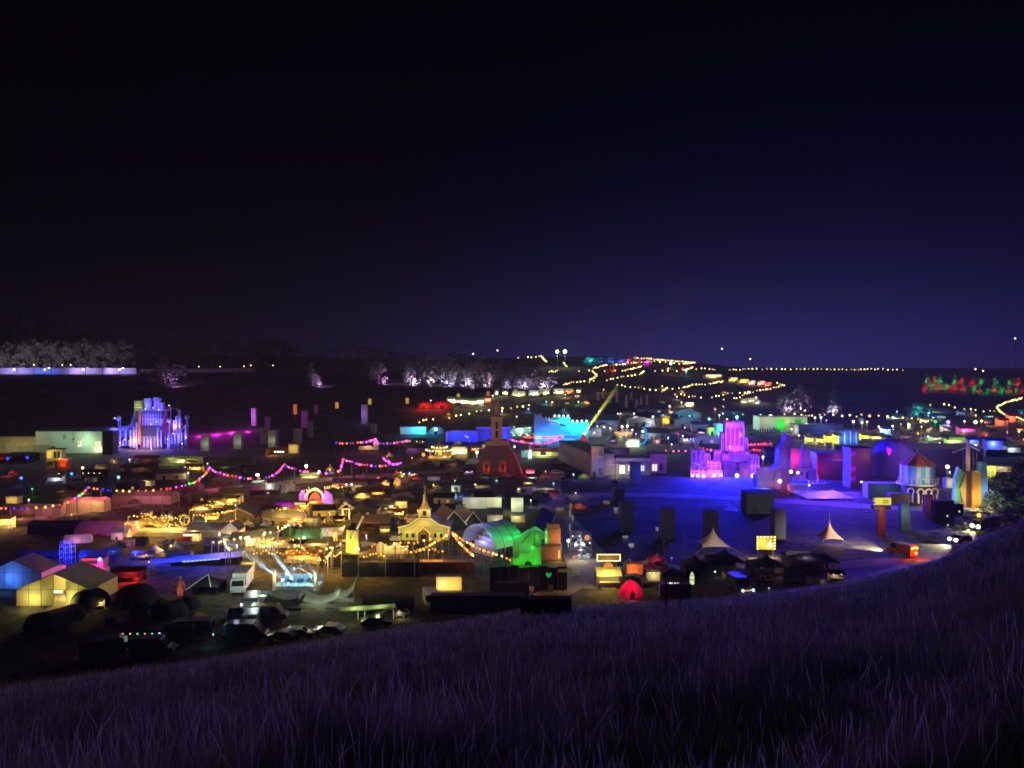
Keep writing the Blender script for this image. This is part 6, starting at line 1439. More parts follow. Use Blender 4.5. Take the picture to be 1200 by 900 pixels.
# red pyramid and searchlight
def searchlight():
    t = T('searchlight', 'yellow searchlight on a red tent peak throwing a beam up the hill', 'searchlight', 684, 522)
    m = t.mb(); m.prism([(-8, 0), (8, 0), (1.2, 11), (-1.2, 11)], 0, 10); t.part('base', m, M('dull_red_cloth', (.32, .07, .08)))
    m = t.mb(); m.tube((0, 3, 11), (1, 4, 13), 1.5, 8); t.part('housing', m, BLACK)
    m = t.mb(); m.ball(1.2, 3, 13.6, 1.7); t.part('lens', m, E((1, .85, .1), 4))
    t.lamp((0, -4, 8), (1, .1, .15), 240)
    return t
sl_ = searchlight()
def beam(A, px1, py1, d1, rgb, w0, w1, power, label, dens):
    """a light beam shaped by an added scatter cone, lit from below by a spot lamp"""
    tx, tz = ray(px1, py1); B = Vector((tx * d1, d1, EYE + tz * d1)); d = B - A; n = 14
    u = d.orthogonal().normalized(); w = d.normalized().cross(u); vs = []
    for r_, c in ((w0, A + d.normalized() * 1.2), (w1, B)):
        for i in range(n):
            a = 2 * math.pi * i / n; vs.append(tuple(c - A + u * (r_ * math.cos(a)) + w * (r_ * math.sin(a))))
    fs = [tuple(range(n - 1, -1, -1)), tuple(range(n, 2 * n))] + [(i, (i + 1) % n, n + (i + 1) % n, n + i) for i in range(n)]
    me = bpy.data.meshes.new('beam_cone'); me.from_pydata(vs, [], fs)
    hm = bpy.data.materials.new('beam_scatter'); hm.use_nodes = True; q = hm.node_tree; q.nodes.remove(q.nodes['Principled BSDF'])  # scatter added only inside the beam, to give its light a shape
    v = q.nodes.new('ShaderNodeVolumePrincipled')
    def vm(op, a, b=None):
        k_ = q.nodes.new('ShaderNodeVectorMath'); k_.operation = op; q.links.new(a, k_.inputs[0])
        if b is not None: k_.inputs[1].default_value = b
        return k_.outputs['Value']
    def sm_(op, a, b):
        k_ = q.nodes.new('ShaderNodeMath'); k_.operation = op
        for i_, v_ in enumerate((a, b)):
            if isinstance(v_, (int, float)): k_.inputs[i_].default_value = v_
            else: q.links.new(v_, k_.inputs[i_])
        return k_.outputs[0]
    co = q.nodes.new('ShaderNodeTexCoord').outputs['Object']; ax_ = vm('DOT_PRODUCT', co, tuple(d.normalized())); ln_ = vm('LENGTH', co)
    r2_ = sm_('SUBTRACT', sm_('MULTIPLY', ln_, ln_), sm_('MULTIPLY', ax_, ax_)); R_ = sm_('ADD', w0, sm_('MULTIPLY', ax_, (w1 - w0) / d.length))
    soft = sm_('MAXIMUM', sm_('SUBTRACT', 1.0, sm_('DIVIDE', r2_, sm_('MULTIPLY', R_, R_))), 0.0); fade = sm_('MAXIMUM', sm_('SUBTRACT', 1.0, sm_('MULTIPLY', ax_, .85 / d.length)), 0.0)
    q.links.new(sm_('MULTIPLY', sm_('MULTIPLY', soft, fade), dens * 1.6), v.inputs['Density']); v.inputs['Color'].default_value = (.95, .95, .95, 1)
    q.links.new(v.outputs[0], q.nodes['Material Output'].inputs['Volume']); me.materials.append(hm)
    o = link('beam_cone', me, None, A); tag(o, label, 'smoke', None, 'stuff')
    l = bpy.data.lights.new('spot_light', 'SPOT'); l.color = rgb; l.energy = power; l.spot_size = 2 * math.atan(w1 * 1.25 / d.length) + R(1.5); l.spot_blend = .3; l.shadow_soft_size = .05
    lo = bpy.data.objects.new('spot_light', l); COL.objects.link(lo); lo.location = A + d.normalized() * .9; lo.rotation_euler = d.to_track_quat('-Z', 'Y').to_euler()
    return o
beam(sl_.loc + Vector((1.2, 2.2, 14.6)) * sl_.k, 723, 454, sl_.loc.y + 12, (1, .88, .10), .42, 1.25, 2.3e6, 'yellow beam of light rising from the searchlight towards the hill', .010)
SB = (.40, .72, 1)
for x, z, px1, py1, dd, p, lb in ((-16, 13, 226, 606, 22, 3.8e5, 'longest of three pale blue beams fanning up left from the stage'), (-9, 9.5, 286, 640, 12, 2.6e5, 'middle of the three pale blue beams leaving the stage'), (0, 8.5, 314, 641, 10, 2.4e5, 'shortest and rightmost of the three pale blue stage beams')):
    beam(stg.loc + Vector((x, -1, z)) * stg.k, px1, py1, stg.loc.y + dd, SB, .2, .95 if dd > 20 else .7, p, lb, .018 if dd > 20 else .05)
# ------------------------------------------------------------------ teal castle stage
def teal():
    t = T('teal_castle', 'blue and teal lit fortress stage with lamps along its wall tops', 'castle', 660, 519); w_ = M('fortress_board', (.20, .44, .50), .8, .25, .5)
    for x0, x1, z, y in ((-34, -25, 32, 0), (-25, -14, 28, 3), (-14, -3, 27, 6), (-3, 2, 20, 8)):
        m = t.mb(); m.box(x0, x1, y, y + 8, 0, z)
        for j in range(3): m.box(x0 + (x1 - x0) * (j + .1) / 3, x0 + (x1 - x0) * (j + .6) / 3, y, y + 2, z, z + 2)
        t.part('blue_tower', m, w_)
    for x0, x1, z, n in ((-12, 9, 28, 4), (9, 31, 22, 4)):
        m = t.mb(); m.box(x0, x1, 12, 16, 0, z); wl = t.part('teal_wall', m, w_)
        m = t.mb()
        for j in range(9): x = x0 + (x1 - x0) * (j + .5) / 9; m.box(x - .5, x + .5, 11.2, 11.9, 4, z - 3)
        t.part('pilaster', m, w_, wl)
        m = t.mb(); m.box(x0 - .4, x1 + .4, 11, 17, z + .05, z + 1.4); t.part('parapet', m, w_, wl)
        for j in range(n):
            x = x0 + (x1 - x0) * (j + .5) / n; m = t.mb(); m.ball(x, 10.5, z + 3, 1.2); t.part('lamp_head', m, E((.7, 1, .95), 4))
            m = t.mb(); m.tube((x, 12, z), (x, 10.5, z + 3), .2); t.part('lamp_stand', m, POLE)
            t.lamp((x, 6, z - 4), (.02, .95, .70), 800)
    for i, x in enumerate((-29, -19, -9, 0, 8)):
        t.lamp((x, -6, 6), (.02, .22, 1), 2200)
    m = t.mb()
    for j in range(3): m.slab((-22 + j * 9, -2, 27 - j * 3), (-15 + j * 9, -2, 25 - j * 3), (-15 + j * 9, 1, 27 - j * 3), (-22 + j * 9, 1, 29 - j * 3), .6)
    t.part('lit_canopy', m, canvas((.7, .5, .55), .3)); t.lamp((-14, -5, 29), (1, .6, .7), 500)
teal()
t = stall('pale yellow green lit stage front under the dense red festoon', 637, 536, 36, 8, 10, (.6, .62, .5), CREAM, (.85, 1, .35), 1300, counter=False)
m = t.mb(); m.box(-4, 3, -2, 1, 3, 9); t.part('speaker_box', m, BLACK); m = t.mb(); m.box(-18, 17, -3, -1.5, 0, 1.2); t.part('stage_edge', m, WHITE); t.lamp((-2, -8, 5), (.8, 1, .4), 330)
figure('white lit column figure at the left end of the pale stage', 621, 538, 16, WHITE, (.7, .9, 1), 500)
shed('teal_cabin', 'dull teal cabin left of the pale stage', 'cabin', 616, 536, 10, 8, 8, wall=M('teal_board', (.25, .4, .4))).lamp((0, -6, 6), (.5, .9, .8), 200)
stall('pale lilac stand under the blue fortress wall', 668, 517, 14, 8, 8, (.6, .6, .66), WHITE, (.6, .6, 1), 700); 
# ------------------------------------------------------------------ dark market with scattered lights
lamps = [(700, 500, (.6, .8, 1), 1.2, 'small bluish lamp left over the dark market'), (708, 501, (.7, .9, 1), 1.5, 'middle bluish lamp over the dark market'), (715, 502, (.7, .9, 1), 1.2, 'last bluish lamp over the dark market'), (729, 501, (1, 1, .6), 2.2, 'bright lime white lamp of the market cluster'), (735, 500, (.95, 1, .75), 2.0, 'bright white lamp of the market cluster'), (741, 504, (.9, 1, .7), 1.3, 'small lime lamp right of the market cluster'), (734, 509, (1, .8, .8), 1.5, 'pink white lamp under the market cluster'), (724, 485, (1, .8, .6), 1.1, 'first of three faint lamps above the market'), (727, 485, (1, .85, .7), 1.1, 'second of three faint lamps above the market'), (743, 485, (1, 1, .8), 1.2, 'third of three faint lamps above the market'), (765, 489, (1, .95, .8), 1.7, 'warm white lamp beside the yellow clown coloured stall'), (777, 487, (.3, .5, 1), 1.3, 'blue lamp over the cyan market roof'), (808, 488, (.1, .9, 1), 1.3, 'cyan lamp on the market ridge'), (831, 492, (.2, .75, 1), 2.3, 'blazing blue cyan lamp beside the green drum'), (840, 497, (.1, .6, 1), 1.2, 'small cyan lamp above the green drum'), (843, 487, (1, .9, .6), 1.3, 'cream lamp left of the teal flare'), (847, 485, (.6, 1, .7), 1.2, 'mint lamp left of the teal flare'), (852, 492, (1, .75, .4), 1.6, 'amber lamp under the teal flare'), (858, 494, (1, .85, .5), 1.8, 'gold lamp under the teal flare'), (863.5, 490, (.25, 1, .9), 2.8, 'teal flare over the tall purple tower'), (838, 480, (1, .15, .06), 1.8, 'red lamp on the far roof edge'), (795, 509, RED, 1.2, 'red lamp deep in the dark market'), (800, 511, (.9, .9, 1), 1.2, 'white lamp deep in the dark market'), (787, 521, (.3, 1, .8), 1.2, 'mint lamp above the annexe roof'), (783, 513, (.7, .8, 1), 1.1, 'dim bluish lamp above the annexe roof'), (903, 491, (1, 1, .75), 4.6, 'biggest blazing white lamp at the corner of the green fronted hall'), (920, 515, (.5, .85, 1), 2.6, 'pale cyan flare between the purple and red stages'), (894, 536, (1, .65, .6), 2.0, 'peach lamp at the edge of the blue arena')]
for x, y, c, r_, lb in lamps:
    lamp_post(lb, x, y + 12, 12, c, 420 * r_ * r_, 2.6, r_ * .85, group='market lamps beyond the arena')
sets = [(690, 512, 30, 9, 'dark market shed behind the searchlight', None), (712, 508, 26, 8, 'dark market shed under the three bluish lamps', (.5, .7, 1)), (704, 498, 40, 6, 'long bluish roof behind the three lamps', (.3, .5, .9)), (752, 500, 30, 8, 'dark market shed right of the lime lamps', None), (782, 500, 26, 10, 'market shed with a cyan lit roof edge', (.1, .6, 1)), (806, 502, 30, 9, 'market shed with a blue lit roof by the ridge lamp', (.15, .5, 1)), (826, 506, 30, 9, 'dark market shed left of the green drum', (.1, .35, 1)), (800, 518, 36, 8, 'dark low market hall in front of the ridge', (.2, .2, .9)), (770, 515, 30, 8, 'dark shed right of the cyan curl', None), (828, 520, 30, 7, 'dark shed behind the arena festoon', (.2, .2, .9)), (852, 488, 34, 6, 'long far roof under the teal flare', (.1, .6, .7)), (805, 490, 34, 6, 'far cyan lit roof at the back of the market', (.1, .7, 1)), (765, 484, 36, 5, 'far dim roof below the standing slabs', None), (735, 494, 24, 5, 'far roof under the faint lamps', None)]
for i, (x, y, w, h, lb, c) in enumerate(sets):
    s_ = shed('market_shed', lb, 'shed', x, y, w, h, 14, 3 + i % 3, 'xy'[i % 2], (M('market_board', (.3, .3, .33)), DARK, M('market_tin', (.25, .27, .3)))[i % 3], (SLATE, TIN)[i % 2], [(w * .2, h * .3, 3, h * .35, E((1, .9, .7), .6, 'lit_window') if i % 3 == 0 else GLASS)], (-w * .2, 3, h * .6, BLACK), rz=rnd.uniform(-.3, .3), group='market sheds beyond the arena')
    if c: s_.lamp((-w * .2, -9, h + 4), c, 600); s_.lamp((w * .3, -7, h * .6), c, 420)
t = T('blue_curl', 'glowing cyan blue curl of neon beside a blazing pale stand', 'sign', 753, 521)
m = t.mb(); pts = [(-5, 0, 1), (2, 0, 1.5), (4.2, 0, 6), (4.6, 0, 12), (3.2, 0, 18), (0, 0, 20)]; m.path(pts, .9, 6); t.part('neon_tube', m, E((.03, .38, 1), .9, 'neon_blue'))
m = t.mb(); m.box(-6, 6, .5, 2, 0, 3).tube((4.4, 1, 0), (4.4, 1, 10), .4); t.part('frame', m, BLACK)
m = t.mb(); m.ball(.2, -.4, 15.5, 1.5); t.part('lamp_head', m, E((.5, .85, 1), 4)); t.lamp((0, -6, 8), (.03, .4, 1), 1300)
k = stall('blazing pale green stand with smoke behind the lit hall', 742, 524, 16, 8, 8, (.6, .65, .5), WHITE, (.8, 1, .6), 2000, sign=E((.9, 1, .75), 1.0, 'lit_sign')); k.lamp((0, -5, 8), (.8, 1, .7), 1600)
k = stall('orange glowing awning under the lime lamps', 731, 512, 20, 4, 6, (.7, .3, .08), CREAM, (1, .4, .05), 420); k.lamp((0, -4, 8), (1, .35, .04), 420)
k = stall('tall yellow orange figure shaped stall by the warm lamp', 781, 502, 9, 13, 5, (.6, .4, .05), M('marigold_board', (.6, .35, .05)), (1, .6, .08), 800, sign=E((1, .45, .03), .6, 'lit_sign'))
k = stall('white green lit stall left of the orange figure stall', 770, 499, 10, 9, 6, (.6, .65, .5), WHITE, (.9, 1, .6), 900)
def drum(label, px, py, r, h, c, lc, p):
    t = T('round_booth', label, 'booth', px, py); m = t.mb(); m.cyl(0, r, 0, h, r, r * .95, 12); t.part('wall', m, M('booth_white', (.6, .6, .55))); m = t.mb(); m.cyl(0, r, h + .05, h + 3, r * 1.1, .5, 12); t.part('roof', m, SLATE)
    m = t.mb(); m.box(-1.4, 1.4, -.3, .3, 0, h * .6); t.part('door', m, BLACK); t.lamp((-2, -5, h * .7), lc, p); return t
drum('round booth glowing lime green in front of the cyan market', 834.5, 512, 5.5, 11, None, (.25, 1, .03), 1000)
k = shed('cyan_hall', 'hall flooded cyan blue between the green drum and the purple tower', 'hall', 850, 511, 22, 15, 12, wall=WHITE); k.lamp((-4, -9, 10), (.02, .45, 1), 2300); k.lamp((7, -8, 6), (.02, .45, 1), 1200)
# green fronted hall
k = shed('pale_hall', 'long pale hall with two bright green banners on its front', 'hall', 918, 506, 56, 18, 24, wall=M('pale_hall_board', (.55, .55, .42)), roof=POLE); k.lamp((-20, -12, 16), (.85, 1, .6), 900); k.lamp((6, -10, 14), (.85, 1, .4), 700); k.lamp((24, -8, 12), (.6, 1, .5), 420)
for x in (-4, 17):
    m = k.mb(); m.box(x - 4, x + 4, -.8, -.2, 1, 15); k.part('green_banner', m, M('green_cloth', (.06, .6, .05))); k.lamp((x, -5, 10), (.05, 1, .05), 330)
t = T('picket_crowd_rail', 'dark rail fence along the front of the pale hall', 'fence', 893, 509)
m = t.mb()
m.box(-22, 22, 0, .4, 4.5, 5); t.part('rail', m, BLACK)
for i in range(16):
    m = t.mb(); m.box(-22 + i * 2.8, -21.2 + i * 2.8, -.3, -.05, 0, 6 + (i * 7) % 3); t.part('post', m, BLACK)
shed('dark_hall', 'dark flat hall between the pale hall and the yellow stalls', 'hall', 962, 511, 52, 13, 26, wall=M('dusk_board', (.2, .22, .3)), roof=SLATE).lamp((4, -10, 16), (.15, .25, 1), 900)
k = shed('blue_pavilion', 'blue flat roofed pavilion with lit columns', 'pavilion', 992, 520, 28, 16, 14, wall=M('dusk_board', (.2, .22, .3))); 
for x in (-10, -3, 4, 11):
    m = k.mb(); m.tube((x, -1.5, 0), (x, -1.5, 15), .8, 6); k.part('column', m, WHITE)
k.lamp((-4, -7, 7), (.1, .3, 1), 1300); k.lamp((8, -7, 7), (.1, .25, 1), 800); k.lamp((0, -4, 22), (.05, .12, 1), 700)
for i, (x, y, w, h, c, p, lb) in enumerate(((951, 521, 12, 9, (1, .95, .2), 900, 'first yellow lit stall behind the pink and violet towers'), (964, 522, 12, 9, (1, .9, .2), 900, 'second yellow lit stall behind the pink and violet towers'), (974, 524, 13, 14, (1, .78, .05), 1100, 'amber yellow tent like stall of the yellow row'), (982, 528, 9, 19, (.8, 1, .1), 1000, 'tall lime yellow narrow stall ending the yellow row'), (1016, 517, 13, 8, (1, .85, .08), 1300, 'bright yellow awning stall behind the dark hangar'), (1031, 517, 16, 7, (.95, 1, .6), 1000, 'cream domed stall next to the bright yellow one'))):
    stall(lb, x, y, w, h, 8, (.65, .6, .25), M('stall_yellow', (.6, .55, .2)), c, p, group='yellow stalls behind the arena')
# red glowing stalls right of purple tower
for i, (x, y, w, lb) in enumerate(((882, 525, 16, 'red glowing stall with warm lamps beside the tall purple tower'), (896, 524, 20, 'long red glowing stall with scattered pink lamps'), (890, 531, 30, 'low orange red canopy in front of the red stalls'))):
    stall(lb, x, y, w, 6, 8, (.5, .10, .07), M('stall_red', (.5, .12, .1)), (1, .09, .08), 1100 if i < 2 else 700, bulbs=4 - i, bulbmat=E((1, .45, .3), 3), group='red stalls behind the arena')
shed('dark_shed', 'dark sheds with a pale sill between red stalls and pink tower', 'shed', 909, 536, 24, 8, 12, 4, 'x', M('dusk_board', (.2, .22, .3)), SLATE, [(6, 1, 8, 2, E((.8, 1, .6), .5, 'lit_window'))])
# ------------------------------------------------------------------ purple castle
def purple():
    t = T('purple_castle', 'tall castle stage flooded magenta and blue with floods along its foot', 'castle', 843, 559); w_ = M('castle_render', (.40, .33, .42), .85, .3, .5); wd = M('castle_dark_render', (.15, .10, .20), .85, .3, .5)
    def tower(x, y, w, d, h, z0=0, cren=4, mat=w_, nb=3):
        m = t.mb(); m.box(x - w / 2, x + w / 2, y, y + d, z0, h); o = t.part('tower', m, mat)
        m = t.mb()
        for j in range(nb + 1): xx = x - w / 2 + w * j / nb; m.box(xx - .5, xx + .5, y - .7, y - .05, z0, h)
        m.box(x - w / 2, x + w / 2, y - .6, y - .06, h - 1.2, h - .1).box(x - w / 2, x + w / 2, y - .5, y - .07, z0 + (h - z0) * .5, z0 + (h - z0) * .5 + .8); t.part('pilaster', m, mat, o)
        m = t.mb()
        for j in range(nb):
            xa, xb = x - w / 2 + w * (j + .16) / nb, x - w / 2 + w * (j + .84) / nb
            for za, zb in ((.1, .46), (.56, .9)): m.box(xa, xb, y - .25, y - .02, z0 + (h - z0) * za, z0 + (h - z0) * zb)
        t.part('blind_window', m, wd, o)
        m = t.mb()
        for j in range(cren): m.box(x - w / 2 + w * (j + .15) / cren, x - w / 2 + w * (j + .7) / cren, y, y + d, h + .03, h + 1.8)
        t.part('battlement', m, mat, o)
        return o
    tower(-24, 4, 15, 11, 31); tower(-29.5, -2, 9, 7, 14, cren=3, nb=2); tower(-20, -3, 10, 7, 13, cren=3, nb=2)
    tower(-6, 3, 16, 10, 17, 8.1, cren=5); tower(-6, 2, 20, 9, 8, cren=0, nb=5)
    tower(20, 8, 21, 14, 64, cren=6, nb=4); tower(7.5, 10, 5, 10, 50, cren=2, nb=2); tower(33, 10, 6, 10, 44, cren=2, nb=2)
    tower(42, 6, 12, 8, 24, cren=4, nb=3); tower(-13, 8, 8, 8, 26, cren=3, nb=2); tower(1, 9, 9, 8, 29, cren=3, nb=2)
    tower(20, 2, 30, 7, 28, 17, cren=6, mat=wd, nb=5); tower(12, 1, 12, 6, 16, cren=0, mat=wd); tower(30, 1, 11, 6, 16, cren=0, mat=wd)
    for x, z in ((27, 46), (14, 32)):
        m = t.mb(); m.box(x - 1, x + 1, 7, 7.9, z, z + 5); t.part('lit_window', m, E((1, .5, .9), .9, 'lit_window'))
    m = t.mb(); m.tube((-26, 9, 33), (-28, 9, 42), .4).tube((-24, 9, 33), (-23, 9, 40), .4).tube((-27, 9, 38), (-24, 9, 36), .3); t.part('mast', m, WHITE)
    MG = (.70, .10, 1); PK = (.85, .14, .95)
    for x, y, z, c, p in ((-33, -8, 3, (.85, .14, .95), 900), (-26, -9, 3, (.8, .14, 1), 900), (-19, -9, 3, (.85, .14, .95), 900), (-9, -5, 3, (.75, .12, 1), 800), (-1, -5, 3, PK, 800), (-24, -8, 22, (.22, .03, 1), 1500), (-6, -6, 14, (.8, .12, .9), 600), (8, -4, 24, (.5, .06, 1), 700), (20, 0, 32, (.55, .06, 1), 800), (18, -5, 44, (.40, .02, 1), 2600), (27, -5, 52, (.35, .06, 1), 2400), (12, -3, 58, (.5, .08, 1), 1500), (33, -6, 30, (.35, .08, 1), 1600), (20, -8, 20, (.30, .08, 1), 1500), (6, -6, 40, MG, 1000), (30, -7, 5, (1, .25, .5), 400)):
        t.lamp((x, y + 2, z), c, p * (1.3 if z < 4 else .8), .4)
    for x, y, z, c, p in ((42, -4, 12, (.45, .08, 1), 700), (-13, -2, 20, (.3, .05, 1), 700), (1, -2, 24, (.45, .06, 1), 700), (46, -5, 4, (.9, .15, .9), 500)): t.lamp((x, y + 2, z), c, p, .4)
    for x, z, c, r_ in ((-33, 1.8, (1, .75, .95), 1.6), (-27, 1.8, (1, .75, .95), 1.8), (-20, 1.6, (1, .75, .95), 2), (-8, 2, (1, .8, .95), 1.7), (0, 2.4, (1, .75, .95), 1.6), (19, 2, (.6, .85, 1), 2.4), (38, 2, (1, .6, .85), 2.9)):
        m = t.mb(); m.ball(x, -6, z + .5, r_); t.part('lamp_head', m, E(c, 3.5)); m = t.mb(); m.box(x - 1.2, x + 1.2, -6.6, -5, 0, 1.0); t.part('lamp_base', m, BLACK)
    # the blue arena floods, on the towers, turned to the arena floor
    for x, y, z, tx, pw in ((-24, -1, 28, -50, 130000), (8, -1, 28, 10, 260000), (34, 0, 30, 60, 260000), (74, -6, 34, 130, 230000)):
        t.spot((x, y, z), (tx, -60, -2), (.006, .016, 1), pw * 1.05, 144, .6, .3)
        m = t.mb(); m.box(x - 1.2, x + 1.2, y + .3, y + 2.2, z - 1.1, z + 1.1); f = t.part('flood_housing', m, BLACK)
        m = t.mb(); m.tube((x, y + 1.2, 0), (x, y + 1.2, z - 1.1), .35); t.part('flood_stand', m, POLE, f)
purple()
lamp_post('magenta flood lamp on a stand at the right foot of the purple castle', 912, 553, 7, (1, .5, .9), 400, 3.5, 1.2)
# ------------------------------------------------------------------ stages right of it
def redstage():
    t = T('pink_violet_stage', 'jagged stage of dark towers with one hot pink and one violet panel', 'stage', 930, 575); dk = M('stage_dark_board', (.16, .13, .22), .8); lt = M('stage_pale_board', (.26, .20, .28), .8)
    m = t.mb(); m.prism([(-18, 0), (0, 0), (0, 50), (2, 62), (-6, 66), (-9, 56), (-15, 48), (-16, 30), (-22, 24)], 6, 20); t.part('tower', m, dk)
    m = t.mb(); m.prism([(-3, 26), (8, 24), (8, 49), (-3, 50)], 2, 5); t.part('pink_panel', m, M('hot_pink_panel', (.6, .12, .25)))
    m = t.mb(); m.prism([(11, 27), (25, 26), (19, 48), (13, 52), (10, 47)], 4, 8); t.part('violet_panel', m, lt)
    m = t.mb(); m.prism([(0, 12), (26, 12), (25, 26), (3, 26)], -2, 2); t.part('front_wall', m, lt)
    m = t.mb(); m.box(14, 16, -3, -2.2, 15, 22).box(8, 9.4, -3, -2.2, 18, 22); t.part('front_slot', m, BLACK)
    m = t.mb(); m.tube((26.5, -2, 8), (26.5, -2, 42), .5); t.part('neon_post', m, E((1, .05, .4), .7, 'neon_pink'))
    m = t.mb(); m.prism([(-42, 12), (-14, 12), (-14, 30), (-22, 26), (-42, 26)], 4, 8); t.part('side_wall', m, lt); m = t.mb(); m.box(-42, -14, 3, 9, 0, 11.9); t.part('lower_wall', m, lt)
    m = t.mb(); m.slab((-22, 2, 4), (-14, 2, 2), (-14, 2.5, 24), (-20, 2.5, 22), .6); t.part('pink_flap', m, lt)
    m = t.mb(); m.box(-50, -20, -14, 0, 0, 4); t.part('stage_apron', m, dk)
    for x, z, c, r_ in ((-5, 23, (1, .6, 1), 2.2), (3, 22, (1, .6, .9), 1.6), (-18, 12, (.4, .9, 1), 2.4)):
        m = t.mb(); m.ball(x, -5, z, r_); t.part('lamp_head', m, E(c, 3.5)); m = t.mb(); m.tube((x, -5, 0), (x, -5, z), .3); t.part('lamp_stand', m, POLE)
    t.lamp((2, -5, 38), (1, .05, .30), 300); t.lamp((17, -5, 36), (.42, .08, 1), 240); t.lamp((10, -9, 18), (.42, .10, 1), 180); t.lamp((-18, -7, 10), (1, .25, .5), 200); t.lamp((-32, -4, 24), (.5, .08, 1), 200); t.lamp((-10, -6, 34), (.1, .1, 1), 700); t.lamp((-2, -8, 56), (.35, .1, .7), 260); t.lamp((-12, -9, 6), (1, .05, .25), 420)
    t.lamp((-38, -10, 8), (.3, .4, 1), 420)
redstage()
def wheel():
    t = T('decor_wheel', 'little fairground wheel with white spokes beside the red figure', 'wheel', 953, 569); m = t.mb()
    pts = [(6.5 * math.cos(a), 0, 8 + 6.5 * math.sin(a)) for a in [2 * math.pi * i / 14 for i in range(15)]]; m.path(pts, .4, 4); t.part('rim', m, WHITE)
    m = t.mb()
    for a in [2 * math.pi * i / 7 for i in range(7)]: m.tube((0, 0, 8), (6.4 * math.cos(a), 0, 8 + 6.4 * math.sin(a)), .25, 4)
    t.part('spoke', m, WHITE)
    m = t.mb(); m.tube((0, 0.5, 8), (-4, 1, 0), .4).tube((0, .5, 8), (4, 1, 0), .4); t.part('stand', m, DARK)
    t.lamp((-2, -6, 8), (.8, .8, 1), 60); t.lamp((-6, -3, 7), (1, .05, .05), 130)
wheel()
m_bl = M('wet_blue_deck', (.36, .38, .46), .35, .25, .6, .3)
t = T('arena_deck', 'wide deck flooded vivid blue in front of the red brown block', 'stage', 974, 586)
m = t.mb(); m.box(-28, 28, 0, 60, 0, 2); t.part('deck', m, m_bl)
for i in range(3):
    m = t.mb(); m.box(-28 + i, 28 - i, 60 + i * 6, 66 + i * 6, 0, 3 + i * 2.5); t.part('step', m, m_bl)
for x, y, p in ((-12, 22, 900), (12, 26, 900), (0, 50, 500)): t.lamp((x, y, 12), (.004, .02, 1), p)
t.spot((22, 66, 44), (60, -60, 10), (.07, .02, 1), 230000, 140, .6, .3)  # added unseen flood, put in to turn the near grass bluer
m = t.mb(); m.tube((22, 67, 0), (22, 67, 43), .4); added_stand = t.part('flood_stand', m, POLE); m = t.mb(); m.box(20.5, 23.5, 66.5, 69, 42.8, 45.4); t.part('flood_housing', m, BLACK, added_stand)
m = t.mb(); m.ball(-2, 62, 8, 1.3); t.part('lamp_head', m, E((.9, .9, 1), 2.5))
k = shed('dark_block', 'dark maroon box building behind the vivid blue deck', 'building', 977, 562, 42, 32, 24, wall=M('maroon_board', (.22, .08, .10)), roof=SLATE); k.lamp((4, -6, 28), (.6, .1, .6), 160); k.lamp((-14, -10, 14), (.9, .05, .3), 260)
m = k.mb(); m.box(-2, 12, -1, -.2, 23, 24.6); k.part('lit_ledge', m, lil)
k = shed('brown_tower', 'tall brown tower with violet flags on its edge', 'tower', 1008, 572, 24, 48, 20, wall=M('brown_tower_board', (.25, .13, .12)), roof=BLACK); k.lamp((-8, -14, 30), (.6, .2, .5), 130); k.lamp((6, -9, 40), (.8, .3, .2), 160)
for z in (38, 20, 8):
    m = k.mb(); m.slab((-12.2, -2, z), (-6, -2, z + 2), (-6, -1.6, z + 7), (-12.2, -1.6, z + 6), .3); k.part('violet_flag', m, canvas((.6, .2, .6), .4)); k.lamp((-11, -7, z + 4), (.75, .06, .9), 60)
m = k.mb(); m.tube((-12.5, -2, 0), (-12.5, -2, 47), .5); k.part('flag_pole', m, lil)
k = shed('pale_crates', 'low pale cabin with scattered white gear at the arena edge', 'cabin', 899, 572, 28, 16, 10, wall=M('castle_dark_render', (.12, .09, .16), .85, .3, .5)); k.lamp((2, -8, 9), (.5, .7, 1), 260); k.lamp((10, -6, 5), (1, .6, .4), 130)
for i in range(5):
    m = k.mb(); m.box(-2 + i * 2.6, 0 + i * 2.6, -4, -2, 0, 2 + (i * 5) % 4); k.part('crate', m, WHITE)
shed('dark_box', 'big dark box building standing in the blue arena', 'building', 891, 602, 32, 25, 24, wall=M('dusk_board2', (.03, .03, .045)), roof=BLACK, windows=[(4, 12, 2, 3, GLASS)], door=(-6, 5, 9, BLACK))
# low arena clutter: barriers and rails
for i, (x, y, w) in enumerate(((827, 583, 26), (846, 592, 20), (857, 598, 14), (838, 574, 14), (868, 590, 12), (822, 570, 12))):
    t = T('crowd_barrier', f'{ORD[i]} low metal crowd barrier lying across the blue arena floor', 'barrier', x, y, rz=rnd.uniform(-.5, .1), group='crowd barriers in the blue arena')
    m = t.mb(); m.tube((-w / 2, 0, 4), (w / 2, 0, 4), .25, 4).tube((-w / 2, 0, 1), (w / 2, 0, 1), .25, 4); t.part('rail', m, STEEL)
    n = int(w / 1.5); m = t.mb()
    for j in range(n + 1): m.tube((-w / 2 + w * j / n, 0, 1), (-w / 2 + w * j / n, 0, 4), .12, 4)
    t.part('bar', m, STEEL)
    for s in (-1, 1):
        m = t.mb(); m.box(s * w * .4 - .3, s * w * .4 + .3, -1.2, 1.2, 0, .4); t.part('foot', m, STEEL)
lamp_post('slim lamp post with a bluish white head on the arena road', 1009, 597, 33, (.55, .75, 1), 420, 2.6, 1.6, head='flood')
